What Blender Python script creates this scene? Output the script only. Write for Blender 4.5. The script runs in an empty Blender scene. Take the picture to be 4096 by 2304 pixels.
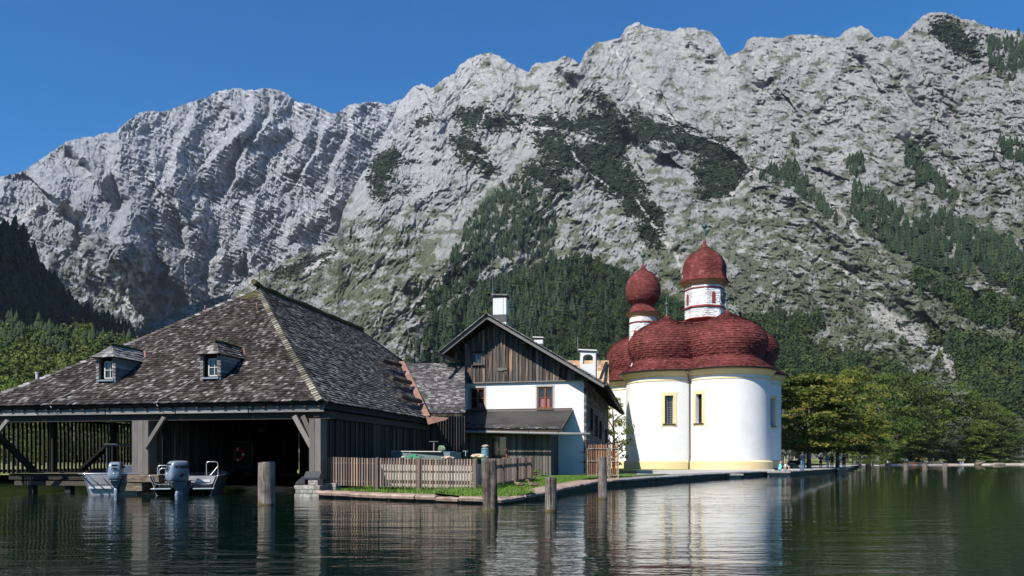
import bpy, bmesh, math, random
import numpy as np
from mathutils import Vector, Matrix, noise as mnoise
R = math.radians
random.seed(7)
C = bpy.context.scene.collection
sc = bpy.context.scene

# ---------------------------------------------------------------- camera, sky, sun
F = 3186.0            # focal length in pixels of the 4096 px wide photograph (28 mm)
HZ = 1842.0           # row of the horizon
H = 1.45              # eye height above the lake
cam = bpy.data.cameras.new('camera'); camo = bpy.data.objects.new('camera', cam); C.objects.link(camo)
cam.sensor_width = 36; cam.lens = 28.0; cam.shift_y = (HZ-1152)/4096
cam.clip_start = 0.1; cam.clip_end = 30000
camo.location = (0, 0, H); camo.rotation_euler = (R(90), 0, 0)
sc.camera = camo
SUN_AZ, SUN_EL = 220.0, 45.5
w = bpy.data.worlds.new('World'); sc.world = w; w.use_nodes = True
sky = w.node_tree.nodes.new('ShaderNodeTexSky'); sky.sky_type = 'NISHITA'; sky.sun_disc = False
sky.sun_elevation = R(SUN_EL); sky.sun_rotation = R(SUN_AZ)
sky.altitude = 1500; sky.air_density = 1.0; sky.dust_density = 0.7; sky.ozone_density = 4.0
bg = w.node_tree.nodes['Background']; bg.inputs[1].default_value = 0.10
hs = w.node_tree.nodes.new('ShaderNodeHueSaturation'); hs.inputs['Saturation'].default_value = 1.42
w.node_tree.links.new(sky.outputs[0], hs.inputs['Color']); w.node_tree.links.new(hs.outputs[0], bg.inputs[0])
sl = bpy.data.lights.new('sun', 'SUN'); sl.energy = 5.0; sl.angle = R(0.53); sl.color = (1, .96, .90)
so = bpy.data.objects.new('sun', sl); C.objects.link(so)
sdir = Vector((math.sin(R(SUN_AZ))*math.cos(R(SUN_EL)), math.cos(R(SUN_AZ))*math.cos(R(SUN_EL)), math.sin(R(SUN_EL))))
so.rotation_euler = sdir.to_track_quat('Z', 'Y').to_euler(); so.location = sdir*200
sc.view_settings.view_transform = 'Standard'; sc.view_settings.look = 'None'
sc.view_settings.exposure = 0.62; sc.view_settings.gamma = 1.0
sc.render.engine = 'CYCLES'
sc.cycles.max_bounces = 6; sc.cycles.diffuse_bounces = 2; sc.cycles.glossy_bounces = 3
sc.cycles.transparent_max_bounces = 8; sc.cycles.caustics_reflective = False; sc.cycles.caustics_refractive = False

def P(px, py, d):
    return Vector(((px-2048)*d/F, d, H-(py-HZ)*d/F))
def G(px, d, z=0.0):
    return Vector(((px-2048)*d/F, d, z))
def DW(py, z=0.0):    # distance of a point at height z seen in row py
    return (H-z)*F/(py-HZ)

# ---------------------------------------------------------------- properties
def tag(o, label=None, cat=None, group=None, kind=None):
    if label: o['label'] = label
    if cat: o['category'] = cat
    if group: o['group'] = group
    if kind: o['kind'] = kind
    return o
def thing(name, loc, label, cat, group=None, rz=0):
    o = bpy.data.objects.new(name, None); C.objects.link(o); o.location = loc; o.rotation_euler = (0, 0, rz)
    o.empty_display_size = .3
    return tag(o, label, cat, group)
def copy_tree(o, parent=None):
    c = o.copy(); C.objects.link(c)
    if parent: c.parent = parent
    for ch in list(o.children): copy_tree(ch, c)
    return c

# ---------------------------------------------------------------- mesh builder
class MB:
    def __init__(s): s.v = []; s.f = []; s.r = []; s.uv = None
    def face(s, pts, r=None):
        n = len(s.v); s.v.extend([tuple(p) for p in pts]); s.f.append(tuple(range(n, n+len(pts)))); s.r.append(random.random() if r is None else r)
    def add(s, vs, fs, r=None):
        r = random.random() if r is None else r
        n = len(s.v); s.v.extend([tuple(p) for p in vs]); s.f.extend([tuple(i+n for i in f) for f in fs]); s.r.extend([r]*len(fs))
    BF = [(0,3,2,1),(4,5,6,7),(0,1,5,4),(1,2,6,5),(2,3,7,6),(3,0,4,7)]
    def box(s, c, size, M=None, r=None):
        x, y, z = [k/2 for k in size]
        vs = [Vector((a*x, b*y, e*z)) for e in (-1, 1) for a, b in ((-1,-1),(1,-1),(1,1),(-1,1))]
        if M is not None: vs = [M @ q for q in vs]
        c = Vector(c); s.add([q+c for q in vs], s.BF, r)
    def beam(s, a, b, w, h, up=Vector((0,0,1)), r=None, w2=None, h2=None):
        a, b = Vector(a), Vector(b); d = (b-a).normalized()
        if abs(d.dot(up)) > .99: up = Vector((0, 1, 0)) if abs(d.y) < .9 else Vector((1, 0, 0))
        x = d.cross(up).normalized(); y = x.cross(d).normalized()
        w2 = w if w2 is None else w2; h2 = h if h2 is None else h2
        vs = [a+x*i*w/2+y*j*h/2 for i, j in ((-1,-1),(1,-1),(1,1),(-1,1))]+[b+x*i*w2/2+y*j*h2/2 for i, j in ((-1,-1),(1,-1),(1,1),(-1,1))]
        s.add(vs, s.BF, r)
    def tube(s, pts, rad, n=8, r=None, cap=True, closed=False):
        pts = [Vector(p) for p in pts]; k = len(pts)
        rads = rad if isinstance(rad, (list, tuple)) else [rad]*k
        vs = []; prev = None
        for i, p in enumerate(pts):
            if closed: d = (pts[(i+1) % k]-pts[i-1]).normalized()
            else: d = (pts[min(i+1, k-1)]-pts[max(i-1, 0)]).normalized()
            if prev is None:
                prev = Vector((0, 0, 1)) if abs(d.z) < .9 else Vector((1, 0, 0))
            x = (prev-d*prev.dot(d)).normalized(); y = d.cross(x); prev = x
            for j in range(n):
                a = 2*math.pi*j/n; vs.append(p+(x*math.cos(a)+y*math.sin(a))*rads[i])
        fs = []
        for i in range(k if closed else k-1):
            for j in range(n):
                a, b = i*n+j, i*n+(j+1) % n; e, g = ((i+1) % k)*n+(j+1) % n, ((i+1) % k)*n+j
                fs.append((a, b, e, g))
        if cap and not closed: fs += [tuple(range(n))[::-1], tuple(range((k-1)*n, k*n))]
        s.add(vs, fs, r)
    def lathe(s, c, prof, n=24, a0=0, a1=2*math.pi, r=None, cap=True):
        c = Vector(c); full = abs(a1-a0-2*math.pi) < 1e-6; m = n if full else n+1
        vs = [c+Vector((q*math.cos(a0+(a1-a0)*j/n), q*math.sin(a0+(a1-a0)*j/n), z)) for q, z in prof for j in range(m)]
        fs = []
        for i in range(len(prof)-1):
            for j in range(n):
                k2 = (j+1) % m if full else j+1
                fs.append((i*m+j, i*m+k2, (i+1)*m+k2, (i+1)*m+j))
        if cap and full: fs += [tuple(range(m))[::-1], tuple(range((len(prof)-1)*m, len(prof)*m))]
        s.add(vs, fs, r)
    def build(s, name, mat, parent=None, smooth=False, bevel=0, M=None):
        me = bpy.data.meshes.new(name)
        me.from_pydata(s.v, [], s.f)
        at = me.attributes.new('rnd', 'FLOAT', 'FACE'); at.data.foreach_set('value', np.array(s.r, dtype=np.float32))
        me.materials.append(mat)
        if smooth: me.polygons.foreach_set('use_smooth', [True]*len(me.polygons))
        me.update()
        o = bpy.data.objects.new(name, me); C.objects.link(o)
        if M is not None: me.transform(M)
        if parent:
            o.parent = parent
            # vertices are given in world coordinates: bring them into the parent's space
            W = Matrix.Identity(4); p = parent
            while p: W = (Matrix.LocRotScale(p.location, p.rotation_euler, p.scale)) @ W; p = p.parent
            me.transform(W.inverted())
        if bevel:
            b = o.modifiers.new('bevel', 'BEVEL'); b.width = bevel; b.segments = 2; b.limit_method = 'ANGLE'
        return o
def numesh(name, V, Fc, mat, parent=None, cols=None, rnd=None, smooth=False, fc=None):
    """V (n,3) array, Fc (m,k) array of equal polygons"""
    me = bpy.data.meshes.new(name); m, k = Fc.shape
    me.vertices.add(len(V)); me.vertices.foreach_set('co', V.astype(np.float32).ravel())
    me.loops.add(m*k); me.loops.foreach_set('vertex_index', Fc.astype(np.int32).ravel())
    me.polygons.add(m); me.polygons.foreach_set('loop_start', np.arange(0, m*k, k, dtype=np.int32))
    if smooth: me.polygons.foreach_set('use_smooth', np.ones(m, dtype=bool))
    me.materials.append(mat)
    if cols is not None:
        at = me.attributes.new('Col', 'FLOAT_COLOR', 'POINT'); c4 = np.ones((len(V), 4), np.float32); c4[:, :3] = cols
        at.data.foreach_set('color', c4.ravel())
    if rnd is not None:
        at = me.attributes.new('rnd', 'FLOAT', 'POINT'); at.data.foreach_set('value', rnd.astype(np.float32))
    if fc is not None:
        at = me.attributes.new('rnd', 'FLOAT', 'FACE'); at.data.foreach_set('value', fc.astype(np.float32))
    me.update(calc_edges=True)
    o = bpy.data.objects.new(name, me); C.objects.link(o)
    if parent: o.parent = parent
    return o

# ---------------------------------------------------------------- materials
def rgb(c): return (c[0], c[1], c[2], 1)
def node(nt, t, **k):
    n = nt.nodes.new(t)
    for a, b in k.items(): setattr(n, a, b)
    return n
def newmat(name, rough=.8, base=(.5,.5,.5), metal=0, spec=.3):
    m = bpy.data.materials.new(name); m.use_nodes = True; nt = m.node_tree; b = nt.nodes['Principled BSDF']
    b.inputs['Base Color'].default_value = rgb(base); b.inputs['Roughness'].default_value = rough
    b.inputs['Metallic'].default_value = metal; b.inputs['Specular IOR Level'].default_value = spec
    return m, nt, b
def ramp(nt, stops, fac):
    r = node(nt, 'ShaderNodeValToRGB'); e = r.color_ramp.elements
    while len(e) < len(stops): e.new(.5)
    for q, (p, c) in zip(e, stops): q.position = p; q.color = rgb(c)
    nt.links.new(fac, r.inputs[0]); return r.outputs[0]
def noisetex(nt, scale, detail=6, rough=.6, vec=None, stretch=None, dist=0):
    n = node(nt, 'ShaderNodeTexNoise'); n.inputs['Scale'].default_value = scale; n.inputs['Detail'].default_value = detail
    n.inputs['Roughness'].default_value = rough; n.inputs['Distortion'].default_value = dist
    g = node(nt, 'ShaderNodeNewGeometry') if vec is None else None
    v = g.outputs['Position'] if vec is None else vec
    if stretch:
        mp = node(nt, 'ShaderNodeMapping'); mp.inputs['Scale'].default_value = stretch; nt.links.new(v, mp.inputs[0]); v = mp.outputs[0]
    nt.links.new(v, n.inputs['Vector']); return n.outputs['Fac']
def math_(nt, op, a, b=None, c=None):
    n = node(nt, 'ShaderNodeMath', operation=op)
    for i, q in enumerate((a, b, c)):
        if q is None: continue
        if hasattr(q, 'links'): nt.links.new(q, n.inputs[i])
        else: n.inputs[i].default_value = q
    return n.outputs[0]
def mix(nt, fac, a, b, mode='MIX'):
    n = node(nt, 'ShaderNodeMix', data_type='RGBA', blend_type=mode)
    for i, q in ((0, fac), (6, a), (7, b)):
        if hasattr(q, 'links'): nt.links.new(q, n.inputs[i])
        else: n.inputs[i].default_value = rgb(q) if i else q
    return n.outputs[2]
def bump(nt, b, h, strength=.5, dist=.02):
    n = node(nt, 'ShaderNodeBump'); n.inputs['Strength'].default_value = strength; n.inputs['Distance'].default_value = dist
    nt.links.new(h, n.inputs['Height']); nt.links.new(n.outputs[0], b.inputs['Normal']); return n
def attr(nt, name='rnd', out='Fac'):
    a = node(nt, 'ShaderNodeAttribute', attribute_name=name); return a.outputs[out]
def mat_wood(name, stops, streak=(14, 14, 1.2), amt=.6, rough=.85, bd=.006):
    """weathered planks: each board has its own tone, with streaks along the grain and knots"""
    m, nt, b = newmat(name, rough, spec=.25)
    base = ramp(nt, stops, attr(nt))
    n = noisetex(nt, 1.0, 6, .65, stretch=streak)
    n2 = noisetex(nt, .9, 3, .5)
    v = ramp(nt, [(.25, (.45,.45,.45)), (.5, (.95,.95,.95)), (.75, (1.35,1.35,1.35))], math_(nt, 'ADD', math_(nt, 'MULTIPLY', n, .7), math_(nt, 'MULTIPLY', n2, .3)))
    nt.links.new(mix(nt, amt, base, v, 'MULTIPLY'), b.inputs['Base Color'])
    bump(nt, b, n, .6, bd); return m
def mat_noise(name, stops, scale=3, rough=.85, bs=.3, bd=.02, stretch=None, detail=6, spec=.3, bscale=None):
    m, nt, b = newmat(name, rough, spec=spec)
    n = noisetex(nt, scale, detail, .62, stretch=stretch)
    nt.links.new(ramp(nt, stops, n), b.inputs['Base Color'])
    if bs: bump(nt, b, n if bscale is None else noisetex(nt, bscale, 5, .6, stretch=stretch), bs, bd)
    return m
# ================================================================ MOUNTAINS
_rs0 = np.random.RandomState(11); _pm = _rs0.permutation(1024).astype(np.int32); _pm = np.concatenate([_pm, _pm])
_ga = (_rs0.rand(1024)*2*math.pi); _gx = (1.5*np.cos(_ga)).astype(np.float32); _gy = (1.5*np.sin(_ga)).astype(np.float32)
def perlin(x, y, seed=0):
    x = x.astype(np.float32); y = y.astype(np.float32)
    ix = np.floor(x); iy = np.floor(y); fx = x-ix; fy = y-iy
    ix = (ix.astype(np.int32)+seed*57) & 1023; iy = (iy.astype(np.int32)+seed*131) & 1023
    u = fx*fx*fx*(fx*(fx*6-15)+10); v = fy*fy*fy*(fy*(fy*6-15)+10)
    p0 = _pm[ix]; p1 = _pm[(ix+1) & 1023]
    h = _pm[p0+iy]; n00 = _gx[h]*fx+_gy[h]*fy
    h = _pm[p1+iy]; n10 = _gx[h]*(fx-1)+_gy[h]*fy
    iy = (iy+1) & 1023; fy = fy-1
    h = _pm[p0+iy]; n01 = _gx[h]*fx+_gy[h]*fy
    h = _pm[p1+iy]; n11 = _gx[h]*(fx-1)+_gy[h]*fy
    a = n00+(n10-n00)*u; b = n01+(n11-n01)*u
    return a+(b-a)*v
def fbm(x, y, oct=5, seed=0, rough=.5, lac=2.03):
    s = np.zeros_like(x); a = 1.0; t = 0
    for i in range(oct):
        s += a*perlin(x, y, seed+i*17); t += a; a *= rough; x = x*lac+13.7; y = y*lac+7.1
    return s/t
def ridged(x, y, oct=5, seed=0, rough=.5, lac=2.05):
    s = np.zeros_like(x); a = 1.0; t = 0
    for i in range(oct):
        s += a*(1-2*np.abs(perlin(x, y, seed+i*31))); t += a; a *= rough; x = x*lac+3.7; y = y*lac+17.1
    return s/t
def rot(x, y, deg, sx, sy):
    """coordinate frame turned by deg: u runs ALONG the direction (deg below horizontal, to the right), v across"""
    a = R(deg); u = x*math.cos(a)+y*math.sin(a); v = -x*math.sin(a)+y*math.cos(a); return u/sx, v/sy
def smooth(a, b, x):
    t = np.clip((x-a)/(b-a), 0, 1); return t*t*(3-2*t)
def inpoly(x, y, poly):
    c = np.zeros(x.shape, bool); n = len(poly); j = n-1
    for i in range(n):
        xi, yi = poly[i]; xj, yj = poly[j]
        if yi != yj: c ^= ((yi > y) != (yj > y)) & (x < (xj-xi)*(y-yi)/(yj-yi)+xi)
        j = i
    return c
def polyline_dist(x, y, pl):
    best = np.full(x.shape, 1e9); sgn = np.zeros(x.shape)
    for (x0, y0), (x1, y1) in zip(pl[:-1], pl[1:]):
        dx, dy = x1-x0, y1-y0; L2 = dx*dx+dy*dy
        t = np.clip(((x-x0)*dx+(y-y0)*dy)/L2, 0, 1); qx = x-(x0+t*dx); qy = y-(y0+t*dy); d = np.hypot(qx, qy)
        m = d < best; best = np.where(m, d, best); sgn = np.where(m, np.sign(qx*dy-qy*dx), sgn)
    return best, sgn
S = 4096/2576.0       # the sketch below was measured on a 2576 px wide view of the photograph
HY = HZ/S
FS = F/S
class Sheet:
    """one mountain face: a grid of azimuths x elevations pushed out to the real distance"""
    def __init__(s, x0, x1, dx, sky, bot, rows, back=400):
        s.x = np.arange(x0, x1+dx, dx, dtype=float); sx, sy = zip(*sky); bx, by = zip(*bot)
        s.ytop = np.interp(s.x, sx, sy); s.ybot = np.interp(s.x, bx, by)
        jag = 5.5*ridged(s.x/19, s.x*0+3, 5, 5, .62)+3.2*ridged(s.x/6., s.x*0+9, 3, 8, .65)+2.2*np.maximum(0, ridged(s.x/9.3, s.x*0+29, 2, 18))**2
        s.ytop = s.ytop-jag*.9
        t = (np.arange(rows)/(rows-1.0)); s.X = np.repeat(s.x[None], rows, 0)
        s.Y = s.ytop[None]+(s.ybot-s.ytop)[None]*t[:, None]; s.T = np.repeat(t[:, None], len(s.x), 1)
        s.rows = rows; s.back = back
    def finish(s, name, D, col, mat, dz=None):
        Xw = (s.X*S-2048)*D/F; Zw = H-(s.Y*S-HZ)*D/F
        if dz is not None: Zw = Zw+dz*smooth(0, .04, s.T)
        V = np.stack([Xw, D, Zw], -1)
        # the far side of the crest, falling away behind
        b = V[:1].copy(); b[..., 1] += s.back*.4; b[..., 0] *= b[..., 1]/V[:1, :, 1]; b[..., 2] -= s.back*.35
        b2 = V[:1].copy(); b2[..., 1] += s.back*2; b2[..., 0] *= b2[..., 1]/V[:1, :, 1]; b2[..., 2] = -5
        V = np.concatenate([b2, b, V], 0); col = np.concatenate([col[:1], col[:1], col], 0)
        r, c = V.shape[:2]; s.V = V
        i = np.arange(r*c).reshape(r, c)
        Fc = np.stack([i[:-1, :-1], i[1:, :-1], i[1:, 1:], i[:-1, 1:]], -1).reshape(-1, 4)
        o = numesh(name, V.reshape(-1, 3), Fc, mat, cols=col.reshape(-1, 3), smooth=True)
        tag(o, kind='structure'); return o
    def at(s, x, y):
        """surface points at sketch positions"""
        V = s.V[2:]; fx = (x-s.x[0])/(s.x[1]-s.x[0]); ix = np.clip(fx.astype(int), 0, len(s.x)-2); u = np.clip(fx-ix, 0, 1)
        yt = s.ytop[ix]; yb = s.ybot[ix]; fy = np.clip((y-yt)/(yb-yt), 0, .9999)*(s.rows-1); iy = np.clip(fy.astype(int), 0, s.rows-2); v = np.clip(fy-iy, 0, 1)
        u = u[:, None]; v = v[:, None]
        return (V[iy, ix]*(1-u)+V[iy, ix+1]*u)*(1-v)+(V[iy+1, ix]*(1-u)+V[iy+1, ix+1]*u)*v

def mat_rock(name, bs1, bs2, d1=6, d2=2, strat=None, dark=(.10,.11,.12), crack=.5):
    m, nt, b = newmat(name, .95, spec=.1)
    col = attr(nt, 'Col', 'Color')
    n1 = noisetex(nt, bs1, 9, .68); n2 = noisetex(nt, bs2, 7, .7, stretch=strat or (1, 1, .35))
    n3 = noisetex(nt, bs2*3.2, 6, .75, stretch=(1, 1, .55), dist=1.2)
    cr = math_(nt, 'SUBTRACT', 1.0, math_(nt, 'ABSOLUTE', math_(nt, 'MULTIPLY', math_(nt, 'SUBTRACT', n3, .5), 2.0)))
    f = math_(nt, 'ADD', math_(nt, 'MULTIPLY', n1, .45), math_(nt, 'ADD', math_(nt, 'MULTIPLY', n2, .35), math_(nt, 'MULTIPLY', n3, .2)))
    v = ramp(nt, [(.33, (.26,.28,.31)), (.44, (.74,.75,.76)), (.54, (1.05,1.05,1.04)), (.66, (1.5,1.5,1.48))], f)
    nt.links.new(mix(nt, .85, col, v, 'MULTIPLY'), b.inputs['Base Color'])
    b1 = node(nt, 'ShaderNodeBump'); b1.inputs['Strength'].default_value = 1; b1.inputs['Distance'].default_value = d1
    b2 = node(nt, 'ShaderNodeBump'); b2.inputs['Strength'].default_value = 1; b2.inputs['Distance'].default_value = d2
    nt.links.new(n1, b1.inputs['Height']); nt.links.new(n2, b2.inputs['Height']); nt.links.new(b1.outputs[0], b2.inputs['Normal'])
    b3 = node(nt, 'ShaderNodeBump'); b3.inputs['Strength'].default_value = 1; b3.inputs['Distance'].default_value = d2*.75; b3.invert = True
    nt.links.new(cr, b3.inputs['Height']); nt.links.new(b2.outputs[0], b3.inputs['Normal']); nt.links.new(b3.outputs[0], b.inputs['Normal'])
    return m

SKY1 = [(-60,470),(0,450),(60,435),(110,400),(165,362),(200,352),(235,348),(262,338),(290,338),(310,318),(335,300),(350,288),(375,284),(400,286),(425,282),(450,272),(480,262),(520,250),(545,236),(565,231),(600,226),(620,231),(640,232),(655,228),(680,227),(715,235),(735,250),(750,262),(775,265),(800,275),(815,280),(830,290),(845,290),(860,282),(880,268),(925,262),(955,260),(975,270),(1000,255),(1100,260),(1180,330)]
s1 = Sheet(-60, 1180, 1.7, SKY1, [(-60,960),(1180,960)], 400, back=900)
X, Y = s1.X, s1.Y
wx = X+26*fbm(X/80, Y/80, 4, 71, .6); wy = Y+26*fbm(X/80, Y/80, 4, 72, .6)
e = (HY-Y)/FS
D = 2500*.93/(.93-e*.985)
big = fbm(X/170, Y/150, 3, 3)
ver = ridged(*rot(wx, wy, 112, 210, 95), 5, 11, .55)            # buttresses running down the face
fine = ridged(*rot(wx, wy, 60, 62, 36), 5, 23, .6)
u, v = rot(wx*.35+X*.65+14*fbm(X/60, Y/60, 2, 4), wy*.35+Y*.65, 27, 90, 11)          # strata dipping to the right
saw = (v+.8*fbm(u, v*.2, 3, 9)); saw = saw-np.floor(saw)
st_amt = smooth(250, 380, X)*smooth(820, 640, Y)*(.85+.5*fbm(X/80, Y/80, 2, 44))
rel = 95*big+95*ver+46*fine+12*fbm(X/20, Y/18, 4, 31, .55)+26*ridged(*rot(wx*.6+X*.4, wy*.6+Y*.4, 28, 46, 9), 4, 37, .6)+10*ridged(*rot(wx, wy, 108, 30, 8), 3, 39)
rel -= 34*st_amt*saw
RIDGES1 = [([(300,320),(300,380),(318,440),(330,520),(300,600)], 70, 300), ([(150,500),(215,540),(262,620),(305,700)], 60, 240),
    ([(560,232),(585,290),(600,330)], 30, 150), ([(165,362),(215,400),(240,450)], 34, 170), ([(760,262),(770,330),(740,380)], 30, 130),
    ([(500,250),(470,330),(430,400),(440,470)], 34, 160), ([(640,232),(625,300),(560,370),(520,420)], 34, 150), ([(690,230),(690,300),(640,370),(600,430)], 32, 130),
    ([(830,290),(800,380),(760,440)], 30, 120), ([(640,520),(610,600),(640,680)], 40, 160), ([(740,560),(720,620),(760,690)], 30, 110), ([(420,500),(480,560),(470,640)], 34, 110),
    ([(900,264),(880,340),(850,420),(830,500)], 34, 150), ([(430,680),(470,740),(480,800)], 30, 120), ([(560,640),(540,720),(560,800)], 34, 110)]
for pl, wdt, hgt in RIDGES1:
    d_, sg = polyline_dist(wx, wy, pl)
    left = np.exp(-(d_/(wdt*1.5))**2); right = np.exp(-(d_/(wdt*.25))**2)
    rel += hgt*np.where(sg < 0, right, left)*1.6
D = D-rel
edge = smooth(0, .05, s1.T)
mg = fbm(X/30, Y/22, 4, 91)
rock = np.stack([.47+.06*big, .485+.06*big, .515+.06*big], -1)*(1+.12*fbm(X/10, Y/10, 3, 55))[..., None]
led = smooth(.74, .93, saw)*st_amt*smooth(-.25, .2, fbm(u*1.3, v*.25, 4, 77))
rock = rock*(1+.9*led[..., None])
# scree fields and gullies, bright
SCREE1 = [([(90,530),(60,552),(0,560)], 13), ([(330,560),(350,600),(380,640),(360,700),(310,700)], 9), ([(350,590),(420,540),(470,500)], 5), ([(320,690),(360,740),(400,800)], 11), ([(640,700),(600,730),(560,745)], 9),
          ([(480,640),(560,650),(640,640),(700,610)], 5), ([(720,590),(850,500),(930,420)], 7), ([(820,640),(700,680),(570,735)], 9), ([(300,640),(330,690),(310,740),(330,780)], 8), ([(440,580),(400,660),(390,720)], 6), ([(560,600),(520,680),(440,720),(420,790)], 5), ([(890,380),(915,395)], 6), ([(200,640),(260,700),(300,760)], 4), ([(380,720),(330,800)], 7)]
sm = np.zeros_like(X)
for pl, wd in SCREE1:
    d_, _ = polyline_dist(X+6*fbm(X/14, Y/14, 3, 61), Y+6*fbm(X/14, Y/14, 3, 62), pl); sm = np.maximum(sm, smooth(wd*1.2, wd*.3, d_))
rock = rock*(1-sm[..., None])+np.array([.68,.665,.65])*sm[..., None]
gr = smooth(560, 700, Y+60*mg)*smooth(520, 380, X+90*mg)*smooth(-.15, .12, mg)
gr = np.maximum(gr, smooth(610, 720, Y+40*mg)*smooth(-.02, .15, fbm(X/24, Y/20, 4, 77))*.9)
gr = gr*(1-sm)*.8
rock = rock*(1-gr[..., None])+np.array([.085,.115,.045])*(1+.5*fbm(X/6, Y/6, 3, 15))[..., None]*gr[..., None]
dk = gr*smooth(.05, .2, fbm(X/9, Y/8, 4, 19))
rock = rock*(1-dk[..., None])+np.array([.03,.042,.028])*dk[..., None]
M_rock_far = mat_rock('far_rock', .010, .028, 30, 18)
s1.finish('mountain', D, rock, M_rock_far)

# ---- the near face: from the snowy summit down to the lake, and the long wall on the right
SKY2 = [(330,850),(350,832),(420,800),(470,775),(560,748),(640,695),(700,665),(760,640),(830,612),(850,590),(862,540),(880,500),(905,450),(930,420),(950,380),(975,330),(990,300),(1000,268),(1040,222),(1060,215),(1075,219),(1085,228),(1095,222),(1110,205),(1125,198),(1145,190),(1150,176),(1155,170),(1180,152),(1195,145),(1235,137),(1255,146),(1280,160),(1305,175),(1330,188),(1338,172),(1350,163),(1375,164),(1400,158),(1420,145),(1440,152),(1460,165),(1470,140),(1480,130),(1500,112),(1530,108),(1560,100),(1575,75),(1590,66),(1605,60),(1620,68),(1640,75),(1660,78),(1690,85),(1712,74),(1740,75),(1765,80),(1790,85),(1810,110),(1830,145),(1850,140),(1870,130),(1880,108),(1890,98),(1960,100),(1990,93),(2040,92),(2070,95),(2110,100),(2125,84),(2140,74),(2165,70),(2185,80),(2205,100),(2230,96),(2260,102),(2275,88),(2300,65),(2320,45),(2345,35),(2375,36),(2400,42),(2420,52),(2450,55),(2480,70),(2500,75),(2540,80),(2576,85),(2640,85)]
s2 = Sheet(330, 2640, 1.8, SKY2, [(330,1156.5),(900,1156.5),(2640,1156.5)], 570, back=700)
X, Y = s2.X, s2.Y
wx = X+34*fbm(X/100, Y/100, 4, 171, .6); wy = Y+34*fbm(X/100, Y/100, 4, 172, .6)
e = (HY-Y)/FS
Dt = np.interp(s2.x, [330,560,850,1000,1060,1235,1330,1420,1600,1800,1850,1890,2200,2345,2640], [1500,1900,2500,3300,3700,3700,3500,3150,3700,3700,3400,2900,2600,2300,2000])
D0 = np.interp(s2.x, [330,850,1400,2000,2640], [1100,1150,1150,1000,750])
ys_ = np.convolve(np.pad(s2.ytop, 40, mode='edge'), np.ones(81)/81, 'valid'); et = (HY-ys_)/FS
rat = Dt/D0; ta = (rat*et/(rat-1))[None]
D = D0[None]*ta/(ta-e)
L = smooth(1900, 1500, X); Rr = 1-L
big = fbm(X/200, Y/170, 3, 103)
gl = ridged(*rot(wx, wy, 118, 260, 110), 5, 111, .55)           # gullies falling to the left
gr_ = ridged(*rot(wx, wy, 58, 260, 120), 5, 112, .55)          # and to the right
gul = gl*L+gr_*Rr
fn = ridged(*rot(wx, wy, 118, 52, 32), 5, 123, .6)*L+ridged(*rot(wx, wy, 50, 46, 32), 5, 124, .6)*Rr
u, v = rot(wx, wy+10*fbm(X/70, Y/70, 2, 41), 6, 120, 21); saw = v+.9*fbm(u, v*.25, 3, 9); saw = saw-np.floor(saw)
u3, v3 = rot(wx, wy, 22, 80, 13); saw3 = v3+.9*fbm(u3, v3*.25, 3, 19); saw3 = saw3-np.floor(saw3)
up = smooth(640, 430, Y)
sc_ = .62*D/2600.0
rel = sc_*(100*big+115*gul+58*fn+20*fbm(X/22, Y/20, 5, 131, .62)+L*(24*ridged(*rot(wx*.6+X*.4, wy*.6+Y*.4, 121, 44, 9.5), 4, 139, .6)+14*ridged(*rot(wx, wy, 18, 30, 8), 3, 137, .6))+Rr*(26*ridged(*rot(wx*.5+X*.5, wy*.5+Y*.5, 7, 48, 8), 4, 140, .6)+13*ridged(*rot(wx, wy, 82, 26, 8), 3, 141, .6)))
rel -= sc_*(34*Rr*up*saw+22*L*smooth(420,250,Y)*saw3+9*saw*Rr*(1-up))
RIDGES2 = [([(1420,145),(1470,190),(1510,240),(1560,300),(1640,360)], 60, 190), ([(1060,215),(1020,300),(960,400),(930,480),(900,560)], 70, 220),
    ([(1235,137),(1250,200),(1230,260)], 40, 120), ([(1740,75),(1800,140),(1830,200),(1820,280)], 50, 160), ([(1605,60),(1620,140),(1660,220)], 55, 120), ([(1890,98),(1900,160),(1960,230)], 50, 120),
    ([(2160,72),(2180,130),(2200,190)], 30, 90), ([(2345,35),(2330,110),(2300,170),(2330,260),(2300,330)], 55, 190), ([(2260,102),(2240,160)], 22, 70), ([(2130,100),(2100,170),(2060,240)], 34, 80),
    ([(1100,330),(1130,420),(1060,520),(1010,600)], 60, 130), ([(1340,440),(1260,520),(1180,620),(1100,700)], 80, 170), ([(1130,600),(1060,690),(940,760),(860,830)], 60, 110), ([(850,590),(760,640),(690,690)], 40, 60),
    ([(1640,470),(1700,600),(1740,700)], 80, 120), ([(1900,430),(2040,520),(2180,640),(2300,760)], 80, 110), ([(2140,470),(2300,580),(2420,700)], 60, 90)]
for pl, wdt, hgt in RIDGES2:
    d_, sg = polyline_dist(wx, wy, pl)
    left = np.exp(-(d_/(wdt*1.4))**2); right = np.exp(-(d_/(wdt*.5))**2)
    rel += sc_*hgt*np.where(sg < 0, right, left)*1.5
D = D-rel
mg = fbm(X/44+Y/90, Y/26, 5, 191, .55); mf = fbm(X/8, Y/6, 4, 192, .6)
rock = np.stack([.48+.05*big, .477+.05*big, .46+.05*big], -1)*(1+.2*fbm(X/9, Y/9, 4, 155, .6))[..., None]
cool = smooth(1250, 980, X)[..., None]*smooth(560, 400, Y)[..., None]
rock = rock*(1-cool*.6)+np.array([.52,.53,.56])*cool*.6
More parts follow.
